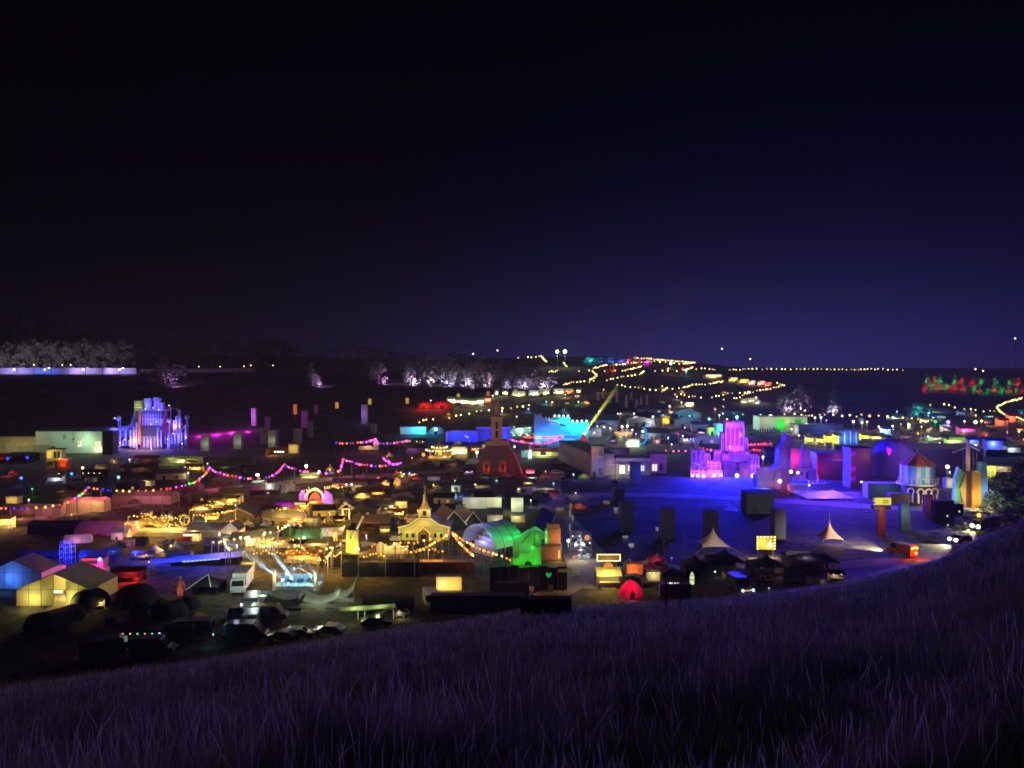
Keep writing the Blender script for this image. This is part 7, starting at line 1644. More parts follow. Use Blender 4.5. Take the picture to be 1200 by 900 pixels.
# ------------------------------------------------------------------ hangar, dome, drum tower
hg = shed('hangar', 'long dark flat hangar filling the back of the right arena', 'hangar', 1098, 556, 108, 30, 60, 4, 'x', M('hangar_sheet', (.11, .10, .17), .6), M('hangar_roof', (.10, .09, .15), .6)); hg.lamp((-10, -24, 40), (.3, .2, .8), 900)
def big_dome():
    t = T('violet_dome', 'big rounded violet canvas dome before the dark hangar', 'dome', 1058, 560); n, q = 7, 18; vs = []; fs = []
    for i in range(n):
        u = i / n * math.pi / 2
        for j in range(q):
            a = 2 * math.pi * j / q; vs.append((27 * math.cos(u) ** .7 * math.cos(a), 24 + 24 * math.cos(u) ** .7 * math.sin(a), 44 * math.sin(u) ** .8))
    vs.append((0, 24, 44))
    for i in range(n - 1):
        for j in range(q): fs.append((i * q + j, i * q + (j + 1) % q, (i + 1) * q + (j + 1) % q, (i + 1) * q + j))
    for j in range(q): fs.append(((n - 1) * q + j, (n - 1) * q + (j + 1) % q, n * q))
    t.part('shell', t.mb()._add(vs, fs), canvas((.26, .20, .42), .2), smooth=True)
    m = t.mb()
    for j in (11, 13, 15):
        a = 2 * math.pi * j / q; m.path([(27.3 * math.cos(u) ** .7 * math.cos(a), 24 + 24.3 * math.cos(u) ** .7 * math.sin(a), 44.4 * math.sin(u) ** .8) for u in [i / 7 * math.pi / 2 for i in range(8)]], .25, 4)
    t.part('seam', m, POLE)
    m = t.mb(); m.slab((-24, -8, 38), (-17, -8, 34), (-19, -7.5, 28), (-21, -7.5, 26), .4); t.part('magenta_flag', m, canvas((.7, .1, .6), .4)); t.lamp((-21, -13, 33), (.9, .05, .8), 300)
    t.lamp((10, -22, 40), (.42, .22, 1), 2400); t.lamp((-24, -20, 20), (.3, .2, .9), 500)
    for x in (-8, 4):
        m = t.mb(); m.tube((x, -7, 0), (x, -7, 26), .3); t.part('mast', m, POLE)
big_dome()
shed('teal_hut_row', 'long dull blue hut row in front of the violet dome', 'hut', 1040, 584, 46, 18, 14, wall=M('dull_blue_board', (.16, .22, .26)), roof=M('dull_blue_roof', (.2, .24, .28))).lamp((0, -14, 14), (.4, .6, .9), 130)
shed('rust_hut', 'rusty red fence hut left of the round striped tower', 'hut', 1055, 590, 24, 12, 8, wall=RUST)
def round_tower():
    t = T('round_striped_tower', 'round tower with cone roof, striped blue and cream walls and arches below', 'tower', 1085, 590); r = 19; n = 24
    cols = [M('stripe_blue', (.16, .34, .62)), M('stripe_pale', (.55, .62, .52)), M('stripe_teal', (.10, .42, .44)), M('stripe_cream', (.62, .58, .40))]
    for i in range(n):
        a0, a1 = 2 * math.pi * i / n, 2 * math.pi * (i + .96) / n; m = t.mb()
        p = lambda a, rr, z: (rr * math.cos(a), 20 + rr * math.sin(a), z)
        m._add([p(a0, r, 22), p(a1, r, 22), p(a1, r, 43), p(a0, r, 43), p(a0, r - 1, 22), p(a1, r - 1, 22), p(a1, r - 1, 43), p(a0, r - 1, 43)], [(0, 1, 2, 3), (7, 6, 5, 4), (0, 3, 7, 4), (1, 5, 6, 2), (3, 2, 6, 7), (0, 4, 5, 1)])
        t.part('wall_board', m, cols[(i * 3 + i // 5) % 4])
    m = t.mb(); m.cyl(0, 20, 0, 43.5, r - 1.4, r - 1.4, 24); t.part('core', m, DARK)
    for i in range(12):
        a0, a1 = 2 * math.pi * i / 12, 2 * math.pi * (i + .97) / 12; m = t.mb(); q = lambda a, rr, z: (rr * math.cos(a), 20 + rr * math.sin(a), z)
        m._add([q(a0, r + 1.5, 43.6), q(a1, r + 1.5, 43.6), q((a0 + a1) / 2, .3, 58)], [(0, 1, 2)]); m._add([q(a0, r + 1.5, 43.55), q(a1, r + 1.5, 43.55), q((a0 + a1) / 2, .3, 43.55)], [(2, 1, 0)])
        t.part('roof_segment', m, (M('roof_red', (.50, .14, .09)), M('roof_dark_red', (.26, .08, .07)))[i % 2])
    m = t.mb()
    for i in range(12):
        a = 2 * math.pi * i / 12; m.tube(q(a, r + 1.6, 43.8), q(a, .3, 58.3), .3, 4)
    t.part('roof_rib', m, M('roof_rib_pale', (.55, .35, .3)))
    m = t.mb(); m.cyl(0, 20, 20, 21.9, r + 4, r + 4, 24); t.part('balcony_floor', m, CREAM)
    for i in range(16):
        a = math.pi + 2 * math.pi * i / 30; m = t.mb(); c = (r + 3.6) * math.cos(a), 20 + (r + 3.6) * math.sin(a); m.tube((*c, 21.9), (*c, 29), .35, 4); t.part('baluster', m, CREAM)
    m = t.mb(); m.path([((r + 3.6) * math.cos(math.pi + math.pi * i / 15), 20 + (r + 3.6) * math.sin(math.pi + math.pi * i / 15), 29) for i in range(16)], .4, 4); t.part('handrail', m, CREAM)
    for x, mt in ((-15.5, M('arch_lilac', (.55, .4, .6))), (-6.5, M('arch_peach', (.68, .48, .34))), (2.5, M('arch_peach', (.68, .48, .34))), (11.5, M('arch_peach', (.68, .48, .34)))):
        y = 20 - math.sqrt(max(0, (r + 3) ** 2 - x * x)); m = t.mb(); m.arch(x, y, y + 1, 13.5, 2.9, 1.6, 10, -.9, math.pi + .9).box(x - 3.4, x - 1.5, y, y + 1, 0, 10).box(x + 1.5, x + 3.4, y, y + 1, 0, 10); t.part('ornate_arch', m, mt)
    m = t.mb(); m.tube((0, 20, 57.5), (0, 20, 62), .4); t.part('finial', m, CREAM)
    t.lamp((-6, -16, 30), (.85, .95, 1), 420); t.lamp((-2, -14, 8), (1, .85, .6), 300); t.lamp((-22, 0, 30), (.25, .25, 1), 260); t.lamp((4, -18, 60), (1, .6, .45), 700); t.lamp((-6, -12, 3), (1, 1, .5), 200)
round_tower()
def orange_house():
    t = T('orange_tower_house', 'fanciful house of orange, teal and blue slabs with a tall chimney', 'house', 1137, 598)
    m = t.mb(); m.prism([(-8, 4), (-8, 8), (-12, 26), (-5, 44), (-5, 4)][::-1], 0, 10); t.part('orange_side', m, M('house_amber', (.62, .36, .06)))
    m = t.mb(); m.prism([(-4.9, 4), (4, 4), (4, 44), (-4.9, 46)], 3, 10); t.part('maroon_front', m, M('house_maroon', (.16, .05, .06)))
    m = t.mb(); m.prism([(1.5, 2), (12.5, 2), (11.5, 45), (2, 46)], -1, 2.9); t.part('orange_front', m, M('house_orange', (.68, .32, .03)))
    m = t.mb(); m.prism([(-17, 8), (-8.1, 8), (-5.5, 44), (-12, 50), (-16, 36)], 4, 9); t.part('teal_wing', m, M('house_teal', (.22, .58, .42)))
    m = t.mb(); m.prism([(13, 6), (21, 6), (19.5, 56), (13.2, 56)], 1, 9); t.part('blue_wing', m, M('house_blue', (.14, .32, .55)))
    m = t.mb(); m.prism([(21.1, 2), (24, 4), (20.5, 54), (20, 50)], 3, 8); t.part('pink_edge', m, M('house_pink', (.6, .35, .4)))
    m = t.mb(); m.cyl(0, 6, 46, 80, 2.6, 1.9, 8); t.part('chimney', m, M('house_ochre', (.6, .40, .14)))
    m = t.mb(); m.ball(0, 6, 81, 2.2, 8, 5); t.part('chimney_pot', m, CREAM)
    for x in (-6, 6, 10):
        m = t.mb(); m.tube((x, 5, 46), (x, 5, 70), .5); t.part('roof_post', m, POLE)
    m = t.mb(); m.slab((-18, 4, 68), (-1, 5, 74), (-1, 8, 74), (-18, 7, 68), .8).slab((2, 5, 76), (14, 4, 70), (14, 7, 70), (2, 8, 76), .8); t.part('roof_wing', m, CREAM)
    m = t.mb(); m.box(-22, 13, -9, -1.2, 0, 3).box(-8, 30, -14, -9.1, 0, 1.5); t.part('terrace', m, CREAM)
    m = t.mb(); m.tube((-3, 6, 82), (-3, 6, 92), .2).tube((-6, 6, 90), (4, 6, 88), .2); t.part('weathervane', m, BLACK)
    t.lamp((4, -14, 14), (1, .85, .4), 600); t.lamp((-16, -9, 20), (.85, 1, .7), 330); t.lamp((18, -9, 24), (.6, .8, 1), 260); t.lamp((0, -7, 58), (1, .85, .5), 180); t.lamp((10, -20, 6), (1, .95, .5), 420)
orange_house()
t = T('green_hoarding', 'pale green painted hoarding right of the orange house', 'fence', 1176, 594)
for i in range(5):
    m = t.mb(); m.box(-22 + i * 9, -13.2 + i * 9, 0, 1, 0, 16 + (i % 2) * 2); t.part('panel', m, M('hoarding_green', (.34, .48, .38)))
t.lamp((-8, -14, 12), (.7, 1, .7), 420); t.lamp((10, -16, 10), (.85, 1, .6), 300)
lamp_post('big warm white floodlight between round tower and orange house', 1110, 572, 24, (1, 1, .75), 900, 5, 2.6)
k = shed('yellow_cabin', 'small pale yellow cabin under the big floodlight', 'cabin', 1115, 572, 12, 12, 8, wall=CREAM); k.lamp((-2, -8, 8), (1, 1, .5), 200)
for x, y, w, h, lb, c, p in ((1147, 560, 9, 9, 'tiny yellow lit booth on the hangar corner', (1, .95, .3), 260), (1161, 563, 12, 18, 'yellow lit kiosk under the blue stage corner', (1, 1, .15), 560), (1172, 553, 26, 7, 'lit walkway sloping along the hill edge', (1, .8, .45), 300)):
    k = shed('lit_booth', lb, 'booth', x, y, w, h, 8, wall=CREAM, windows=[(0, h * .25, w * .6, h * .5, E(c, .6, 'lit_window'))]); k.lamp((0, -6, h * .7), c, p)
# market behind on the right
rm = [(1041, 514, 14, 12, (.05, .25, 1), 1500, 'blue lit stall with white lamps right of the cream domed stall'), (1069, 504, 5, 8, (.8, 1, .5), 500, 'narrow lime window stall in the right market'), (1052, 493, 20, 5, (.6, 1, .9), 900, 'far pale teal lit roof stall'), (1087, 497, 12, 6, (1, .9, .35), 1100, 'yellow lamp stall left of the green globe'), (1102, 494, 12, 5, (.5, 1, 1), 1400, 'blazing cyan white stall right of the green globe'), (1110, 507, 10, 7, (1, .75, .7), 500, 'small red topped white booth'), (1136, 510, 24, 9, (1, .05, .7), 1500, 'hot magenta awning stall'), (1100, 517, 26, 5, (1, .9, .55), 700, 'row of cream lamps along the hangar roof'), (1121, 525, 24, 11, (.55, 1, .12), 1700, 'lime green lit box stall on the hangar roof line'), (1143, 526, 18, 12, (.03, .08, 1), 1700, 'deep blue stall with a white flare inside'), (1168, 535, 26, 20, (.06, .10, 1), 1900, 'tall blue and white lit stage over the hill edge'), (1190, 535, 22, 12, (.6, .8, .7), 420, 'grey green dim stage at the right frame edge'), (1176, 505, 12, 14, (1, .12, .04), 900, 'left half of the red orange lit tower pair'), (1189, 502, 14, 16, (1, .14, .04), 1300, 'right half of the red orange lit tower pair'), (1100, 485, 30, 4, (.6, .9, .9), 500, 'far pale roof line under the coloured wood'), (1130, 488, 12, 6, (.3, .5, 1), 300, 'far bluish stall below the bend of lamps'), (1080, 482, 14, 7, (.1, .8, .9), 700, 'far cyan stall beside the cyan bushes')]
for i, (x, y, w, h, c, p, lb) in enumerate(rm):
    stall(lb, x, y, w, h, 8, tuple(.25 + .4 * v for v in c), M('stall_pale_board', (.5, .5, .48)), c, p, bulbs=(3 if i in (0, 7, 3) else 0), sign=E(c, .45, 'lit_sign') if i in (4, 8) else None, group='stalls of the right market')
for x, y, c, r_, lb in ((1096, 495, (.02, 1, .1), 2.2, 'green globe lamp in the right market'), (1111, 496, (.35, .25, 1), 3.2, 'violet ringed globe with a pink core'), (1143, 496, (1, .95, .5), 3.0, 'blazing cream flood over the magenta awning'), (1150, 494, (1, .7, .2), 2.0, 'amber lamp beside the blazing cream flood'), (1030, 501, (.9, 1, .9), 2.0, 'first white lamp over the yellow awning stalls'), (1035, 503, (.8, 1, 1), 1.6, 'second white lamp over the yellow awning stalls'), (1046, 500, (.8, .95, 1), 1.8, 'third white lamp over the yellow awning stalls'), (1000, 495, (1, .85, .5), 2.4, 'large amber lamp right of the blue pavilion roof'), (1010, 496, (1, .75, .25), 2.0, 'orange lamp right of the blue pavilion roof'), (1016, 495, (1, .8, .3), 1.7, 'gold lamp right of the blue pavilion roof'), (955, 490, (.9, 1, .9), 1.6, 'pale lamp in front of the tallest lilac tree'), (962, 490, (.85, 1, .9), 2.0, 'brighter pale lamp in front of the tallest lilac tree'), (944, 489, (.9, 1, 1), 1.5, 'small pale lamp in front of the lilac trees'), (1143, 523, (.6, .7, 1), 2.4, 'white blue flare in the deep blue stall'), (1166, 516, (.55, .65, 1), 2.2, 'blue white flare topping the blue stage'), (1101, 519, (.9, .9, 1), 1.0, 'lone small lamp on the dark hangar'), (1113, 553, (1, .9, .6), .9, 'small lamp slot on the round tower side'), (1194, 506, (1, .95, .4), 1.4, 'yellow lamp under the red towers')):
    lamp_post(lb, x, y + 10, 10, c, 420 * r_, 2.6, r_ * .85, group='lamps of the right market')
# ------------------------------------------------------------------ arena road: sign, leaning posts, vehicles
def hand_sign():
    t = T('lit_sign', 'yellow lit board on a red post with a ragged left end', 'sign', 1034, 628)
    m = t.mb(); m.prism([(-5, 0), (4, 0), (3, 34), (-4, 34)], 0, 5); t.part('post', m, M('post_red', (.35, .07, .07)))
    m = t.mb(); m.prism([(-11, 37), (9, 37), (9, 45), (-9, 45), (-12, 44), (-8, 43), (-12, 41), (-8, 40)], -2, 0); t.part('board', m, E((1, .86, .10), .85, 'lit_sign'))
    m = t.mb(); m.box(-1, 6, -2.4, -2.1, 39, 40).box(-1, 6, -2.4, -2.1, 41.5, 42.5); t.part('board_bar', m, M('board_dark', (.2, .15, .02)))
    m = t.mb(); m.box(-10, 10, .2, 8, 31, 35); t.part('bracket', m, DARK)
    t.lamp((-8, -10, 34), (1, .9, .3), 200); t.lamp((0, -12, 16), (.8, .3, .25), 60)
hand_sign()
for x, y0, y1, w, c, lb in ((1061, 590, 622, 11, (.20, .36, .42), 'leaning blue teal post with a pink edge beside the arena road'), (1089, 580, 608, 10, (.26, .05, .06), 'dark red post before the round striped tower')):
    t = T('painted_post', lb, 'post', x, y1); h = y1 - y0
    m = t.mb(); m.prism([(-w / 2 + 1, 0), (w / 2 + 1, 0), (w / 2 - 1, h), (-w / 2, h)], 0, w * .7); t.part('post', m, M('post_paint', c))
    m = t.mb(); m.prism([(w / 2 + 1.05, 0), (w / 2 + 2.4, 0), (w / 2 - .2, h * .8), (w / 2 - .75, h)], .5, w * .6); t.part('edge', m, M('post_pink', (.45, .2, .22)))
    t.lamp((-2, -12, h * .7), (.8, .9, .9), 90)
for x, y, w, h, lb in ((1107, 614, 22, 28, 'dark box van like hut before the orange house terrace'), (1121, 604, 16, 14, 'dark low crate stack at the orange house terrace')):
    k = shed('dark_hut', lb, 'hut', x, y, w, h, 10, wall=BLACK, roof=DARK, windows=[(3, h * .35, 2, 2, E((1, .95, .6), .8, 'lit_window'))])
lamp_post('pale lamp box on the dark hut by the orange house', 1111, 595, 6, (1, .95, .6), 130, 2, 1.6, head='flood')
lamp_post('first small white lamp low on the arena road', 1111, 612, 3, (.9, .9, .7), 50, 1.5, 1.4)
lamp_post('second small white lamp lower on the arena road', 1111, 619, 3, (.9, .9, .7), 50, 1.2, 1.4)
# vehicles on the track
v = vehicle('van', 'van showing glowing red tail lights, its headlights washing the track', 1056, 651, 116, M('van_red_glow', (.40, .06, .04), .4), lights=True, tail=True, beam=30000, sc=1.05)  # body coloured red to carry the glow of the rear lamps
for y_, z_ in ((-.5, 1.9), (.1, 2.0), (.7, 1.9), (-.3, 1.0)):
    m = MB(1.05); m.ball(-2.75, y_, z_, .24, 8, 5); v.part('rear_lamp', m, E((1, .5, .05), 3))
v.lamp((-3.9, 0, 1.7), (1, .07, .01), 1000)
v1 = vehicle('car', 'car coming down the track with two white headlights', 1128, 645, 205, M('car_grey_paint', (.2, .2, .22), .35), lights=True, beam=14000, sc=1.1)
v2 = vehicle('truck', 'truck with headlights and an orange roof light higher on the track', 1158, 636, 205, M('truck_paint', (.25, .22, .18), .5), lights=True, beam=14000, sc=.9)
for v_, r_, hh in ((v1, .36, .85), (v2, .42, 1.0)):
    for s in (-.7, .7):
        m = MB(1); m.ball((2.4 if v_ is v1 else 3.7), s, hh, r_, 8, 5); v_.part('headlight_glow', m, E((1, .95, .65), 6))
m = MB(1); m.ball(2.5, 0, 3.3, .4, 8, 5); v2.part('roof_light', m, E((1, .42, .04), 4)); v2.lamp((3.0, 0, 3.9), (1, .45, .05), 160)
t = dome_tent('small pale round tent on the dark bank beside the track', 1128, 632, 9, 8, (.5, .48, .42), .2); t.lamp((3, -6, 5), (1, .95, .7), 40)
# near tents and stalls
t = pagoda('tall white peaked tent with swept sides in the near market', 840, 650, 34, 9, 30, (.72, .66, .60), trans=.15, finial=8, walls=False); t.lamp((-6, -22, 16), (1, .72, .6), 560); t.lamp((14, -14, 12), (1, .75, .6), 160)
m = t.mb(); m.tube((14, 4, 10), (34, -6, 0), .3).tube((-14, 4, 10), (-28, -6, 1), .3); t.part('guy_rope', m, POLE)
t = pagoda('rosy brown peaked tent standing apart in the blue dusk', 977, 637, 26, 5, 26, (.46, .24, .22), trans=.15, finial=9, walls=False); t.lamp((-6, -22, 14), (1, .5, .4), 330)
def bulb_screen():
    t = T('bulb_screen', 'square frame of blazing yellow bulbs like a lit screen', 'sign', 897.5, 652)
    m = t.mb(); m.box(-11, 11, 0, 1.2, 8, 24); t.part('board', m, M('screen_board', (.35, .26, .08)))
    for x in (-9, 9):
        m = t.mb(); m.tube((x, 1.5, 0), (x, 1.5, 22), .5); t.part('leg', m, DARK)
    b = t.mb(); b.ball(0, 0, 0, 1.15, 6, 4); pl = [(-10 + i * 4, -1, 23) for i in range(6)] + [(-10, -1, 23 - i * 3.4) for i in range(1, 5)] + [(10, -1, 23 - i * 3.4) for i in range(1, 5)] + [(-4, -1, 15), (1, -1, 12), (-2, -1, 19.5), (5, -1, 19)]
    t.each('bulb', b, E((1, .80, .22), 2.6), pl)
    m = t.mb(); m.ball(4.5, -1.6, 14, 2.9); t.part('big_lamp', m, E((1, .88, .4), 3))
    t.lamp((-4, -7, 16), (1, .75, .15), 300); t.lamp((6, -6, 6), (1, .75, .2), 260)
bulb_screen()
k = shed('lit_gap', 'small gold lit doorway hut between the two near tents', 'hut', 883, 664, 10, 13, 8, wall=CREAM, roof=DARK); k.lamp((-1, -6, 7), (1, .75, .35), 90)
for x, y, w, h, wh, c, lb in ((905, 676, 44, 24, 10, (.10, .09, .14), 'big dark peaked tent below the bulb screen'), (855, 672, 44, 26, 12, (.05, .05, .09), 'black rounded canopy below the white peaked tent'), (960, 672, 60, 18, 12, (.06, .05, .09), 'wide black canopy row under the rosy tent'), (818, 676, 34, 24, 12, (.05, .05, .09), 'black canopy left of the car lights')):
    pagoda(lb, x, y, w, wh, h, c, trans=0, finial=1)
t = marquee('crumpled pale canvas roof right of the bulb screen', 945, 664, 40, 8, 9, 18, (.55, .52, .5), bays=3, trans=.15); t.lamp((-6, -14, 18), (.9, .85, .8), 90)
t = pagoda('little pale peaked canopy beside the crumpled roof', 930, 655, 14, 5, 10, (.5, .48, .48), finial=3); t.lamp((0, -8, 9), (.8, .8, 1), 30)
for x, y0, y1, lb in ((943, 613, 640, 'bare pale pole right of the bulb screen'), (802, 625, 660, 'bare pale pole left of the white peaked tent'), (778, 633, 672, 'bare pale pole behind the red and white stalls')):
    lamp_post(lb, x, y1, y1 - y0, (.7, .7, .9), 0, .25, .5)
def food_truck():
    t = T('food_truck', 'food truck under a sign ringed with yellow bulbs and an orange arch', 'food truck', 714, 690); wht = M('truck_cream', (.62, .55, .30))
    m = t.mb(); m.box(-15, 15, 0, 14, 4, 17).box(15.1, 19, 1, 13, 4, 12); t.part('body', m, DARK)
    m = t.mb(); m.slab((-15, -3, 16), (15, -3, 16), (15, 15, 22), (-15, 15, 22), .6); t.part('roof', m, wht)
    m = t.mb(); m.box(-11, 11, -.6, -.1, 9, 15); t.part('serving_hatch', m, E((1, .72, .2), .35, 'lit_hatch'))
    m = t.mb(); m.box(-12, 12, -3, -.7, 8, 8.8); t.part('shelf', m, wht)
    for x in (-11, 11):
        m = t.mb(); m.tube((x, -.8, 2.6), (x, 1, 2.6), 2.6, 12); t.part('wheel', m, RUBBER)
    m = t.mb(); m.arch(0, 8, 9, 23, .1, 6, 10); t.part('orange_arch', m, E((1, .38, .04), .75, 'lit_arch'))
    m = t.mb(); m.box(-13, 13, 7, 8, 32, 38.5); t.part('sign_board', m, M('sign_dark_board', (.10, .07, .04)))
    for x in (-9, 9):
        m = t.mb(); m.tube((x, 8.5, 20), (x, 8.5, 32), .4); t.part('sign_post', m, DARK)
    b = t.mb(); b.ball(0, 0, 0, .72, 6, 4); pl = []
    for i in range(15): x = -13.5 + i * 27 / 14; pl += [(x, 6.4, 39), (x, 6.4, 31.5)]
    for i in range(3): pl += [(-13.5, 6.4, 33.2 + i * 1.9), (13.5, 6.4, 33.2 + i * 1.9)]
    t.each('bulb', b, E((1, .84, .32), 3.2), pl)
    t.lamp((0, -8, 24), (1, .72, .2), 420); t.lamp((-12, -16, 20), (1, .70, .18), 700); t.lamp((0, 2, 29), (1, .6, .15), 130); t.lamp((-6, -3, 12), GOLD, 100)
food_truck()
t = T('picnic_bench', 'pale picnic bench on the lit ground left of the food truck', 'bench', 675, 676)
m = t.mb(); m.box(-5, 5, 0, 3, 5, 5.7); t.part('table_top', m, CREAM)
for y in (-3, 5):
    m = t.mb(); m.box(-5, 5, y, y + 1.6, 2.8, 3.4); t.part('seat', m, CREAM)
for x in (-3.5, 3.5):
    m = t.mb(); m.tube((x, -2.6, 0), (x, 1.5, 5), .35).tube((x, 5.8, 0), (x, 1.5, 5), .35).tube((x, -2.4, 2.7), (x, 5.6, 2.7), .3); t.part('leg', m, CREAM)
near = [(732, 690, 26, 14, (.12, .09, .14), None, 0, 'dark peaked gazebo beside the food truck'), (768, 690, 34, 13, (.10, .08, .12), None, 0, 'dark low gazebo behind the pink tent'), (762, 676, 20, 16, (.28, .06, .16), (1, .3, .3), 40, 'maroon peaked gazebo between the orange and white stalls'), (772, 668, 24, 18, (.55, .08, .14), (1, .3, .3), 160, 'crimson peaked gazebo over the white stall')]
for x, y, w, h, c, lc, p, lb in near:
    t = pagoda(lb, x, y, w, h * .55, h, c, trans=.15, finial=1.5)
    if lc: t.lamp((-4, -8, h), lc, p)
t = stall('orange glowing canvas stall with pale roof behind the gazebos', 744, 677, 19, 17, 8, (.70, .34, .18), M('stall_orange_board', (.6, .25, .1)), (1, .36, .08), 160, counter=False, slope=.5)
m = t.mb(); m.slab((-9.4, -1.5, 2), (9.4, -1.5, 0), (9.4, -1.2, 16.4), (-9.4, -1.2, 16.4), .2); t.part('front_canvas', m, canvas((.72, .40, .2), .5)); t.lamp((-2, -8, 6), (1, .3, .1), 130); t.lamp((-4, -9, 18), (1, .7, .3), 90)
t = stall('white canvas stall with three lamps under its top edge', 766, 688, 15, 19, 8, (.66, .60, .42), CREAM, (1, .85, .45), 40, counter=False, slope=.5, bulbs=3)
m = t.mb(); m.slab((-7.4, -1.5, 1), (7.4, -1.5, 0), (7.4, -1.2, 17), (-7.4, -1.2, 17), .2); t.part('front_canvas', m, canvas((.72, .66, .46), .5)); t.lamp((0, -6, 15), (1, .85, .4), 70)
container('dark container with a line of small bulbs on its edge', 792, 700, 36, 16, 10, M('dark_violet_sheet', (.10, .08, .16)))
t = festoon('short row of tiny bulbs hung along the dark container', [(781, 681), (797, 681)], up=2.4, n=6, colors=((.8, .85, 1),), glow=1.2, rb=.0010, sag=.05, name='bulb_string')
t = dome_tent('small hot pink tent glowing from inside at the slope foot', 741, 702, 28, 20, (.80, .06, .20), .5, (1, .12, .22), 110, pw=1.5); t.lamp((-2, -12, 12), (1, .08, .22), 190)
t = T('gothic_window', 'tall pointed green white lit window panel in the dark near market', 'sign', 811, 686)
m = t.mb(); m.prism([(-3.4, 0), (3.4, 0), (3.4, 12), (0, 18), (-3.4, 12)], .6, 1.4); t.part('frame', m, BLACK)
m = t.mb(); m.box(-2.6, 2.6, 0, .5, 1, 6).box(-2.6, 2.6, 0, .5, 7, 11).prism([(-2.4, 11.8), (2.4, 11.8), (0, 16.5)], 0, .5); t.part('glass', m, E((.85, 1, .5), .8, 'lit_glass'))
v = vehicle('van', 'dark van in the near market with lamps along its bumper', 866, 692, -78, M('van_black_paint', (.04, .04, .06), .3))
for s, c in ((-.85, (.35, .7, 1)), (.95, (.3, .8, .9))):
    m = MB(1); m.ball(2.8, s, .8, .22, 8, 5); v.part('front_lamp', m, E(c, 4)); 
m = MB(1); m.box(2.72, 2.8, -.5, .55, .68, .85); v.part('bumper_bar', m, E((1, .5, .2), .8, 'bumper_light')); v.lamp((3.4, 0, 1.0), (1, .6, .35), 20); v.lamp((3.2, -1.2, .9), (.35, .7, 1), 20)
lamp_post('small bluish lamp low in the black canopy', 838, 676, 6, (.5, .9, .9), 20, 2, 1.2)
lamp_post('tiny cyan lamp at the slope foot', 901, 692, 3, (.5, .8, 1), 6, 2, .8)
lamp_post('small blue lamp left of the white peaked tent', 787, 664, 10, (.05, .08, 1), 40, 2, 1.4)
for x, y, s in ((965, 688, 1.0), (986, 680, .9)):
    t = T('road_sign_back', 'pale round sign board at the slope foot, the ' + ('nearer of two' if x < 970 else 'farther of two'), 'sign', x, y)
    m = t.mb(); m.tube((0, 0, 6), (0, .3, 6.02), 4 * s, 12); t.part('board', m, POLE); m = t.mb(); m.tube((0, .5, 0), (0, .5, 8), .35); t.part('post', m, POLE); t.lamp((-1, -4, 6), (.8, .75, .8), 6)
# stall of goods with scaffolding
t = scaffold('busy white lit scaffold stall beside the arena lane', 681, 656, 24, 32, 10, (.9, .9, 1), 260, 6, 'scaffold_stall'); t.lamp((0, -4, 12), (.8, .85, 1), 160)
for i, (x, z, c) in enumerate(((-7, 3, (.7, .2, .2)), (-2, 4, (.6, .6, .65)), (4, 3, (.5, .55, .7)), (8, 5, (.6, .6, .6)), (-6, 18, (.4, .4, .4)), (3, 18, (.5, .5, .55)))):
    m = t.mb(); m.box(x - 2, x + 2, 1, 5, z - 3 if z < 10 else 16.5, z + 2); t.part('goods_box', m, M('goods_paint', c))
m = t.mb(); m.ball(7, -1, 27, 3.4, 10, 6); t.part('orange_globe', m, E((1, .42, .14), .7, 'paper_globe'))
lamp_post('warm floodlight post in the arena lane', 666, 658, 24, (1, .8, .6), 560, 5, 2.2)
for i, (x, y) in enumerate(((668, 622), (671, 612), (668, 606), (669, 598))):
    t = T('gate_post', f'{ORD[i]} pale post of the rail line along the arena lane', 'post', x, y, group='rail posts along the lane'); m = t.mb(); m.box(-1, 1, 0, 2, 0, 8); t.part('post', m, WHITE); m = t.mb(); m.tube((1.1, 1, 5), (24, 1, 5), .3); t.part('rail', m, STEEL)
    t.lamp((-2, -5, 6), (.9, .95, .8), 12)
for x, y, w, h, c, lb in ((711, 592, 8, 5, CREAM, 'pale low cart in the dark arena lane'), (722, 604, 5, 9, WHITE, 'small pale standing panel beside the tall pillar'), (732, 622, 8, 9, STONE, 'pale box at the foot of the tall bluish pillar'), (740, 643, 6, 6, WHITE, 'pale folding board out in the dark arena'), (733, 632, 6, 4, CREAM, 'small pale crate out in the dark arena'), (770, 624, 3, 6, WHITE, 'lone small white marker in the dark arena'), (656, 600, 10, 5, CREAM, 'pale cart beside the dark hall gutter')):
    t = T('small_cart' if 'cart' in lb else 'display_box', lb, 'cart' if 'cart' in lb else 'box', x, y)
    m = t.mb(); m.box(-w / 2, w / 2, 0, 3, 1, h); t.part('body', m, c)
    for s in (-1, 1):
        m = t.mb(); m.tube((s * w * .35, -.3, .9), (s * w * .35, .3, .9), .9, 8); t.part('wheel', m, RUBBER)
    t.lamp((0, -5, h), (.8, .75, .8), 14)
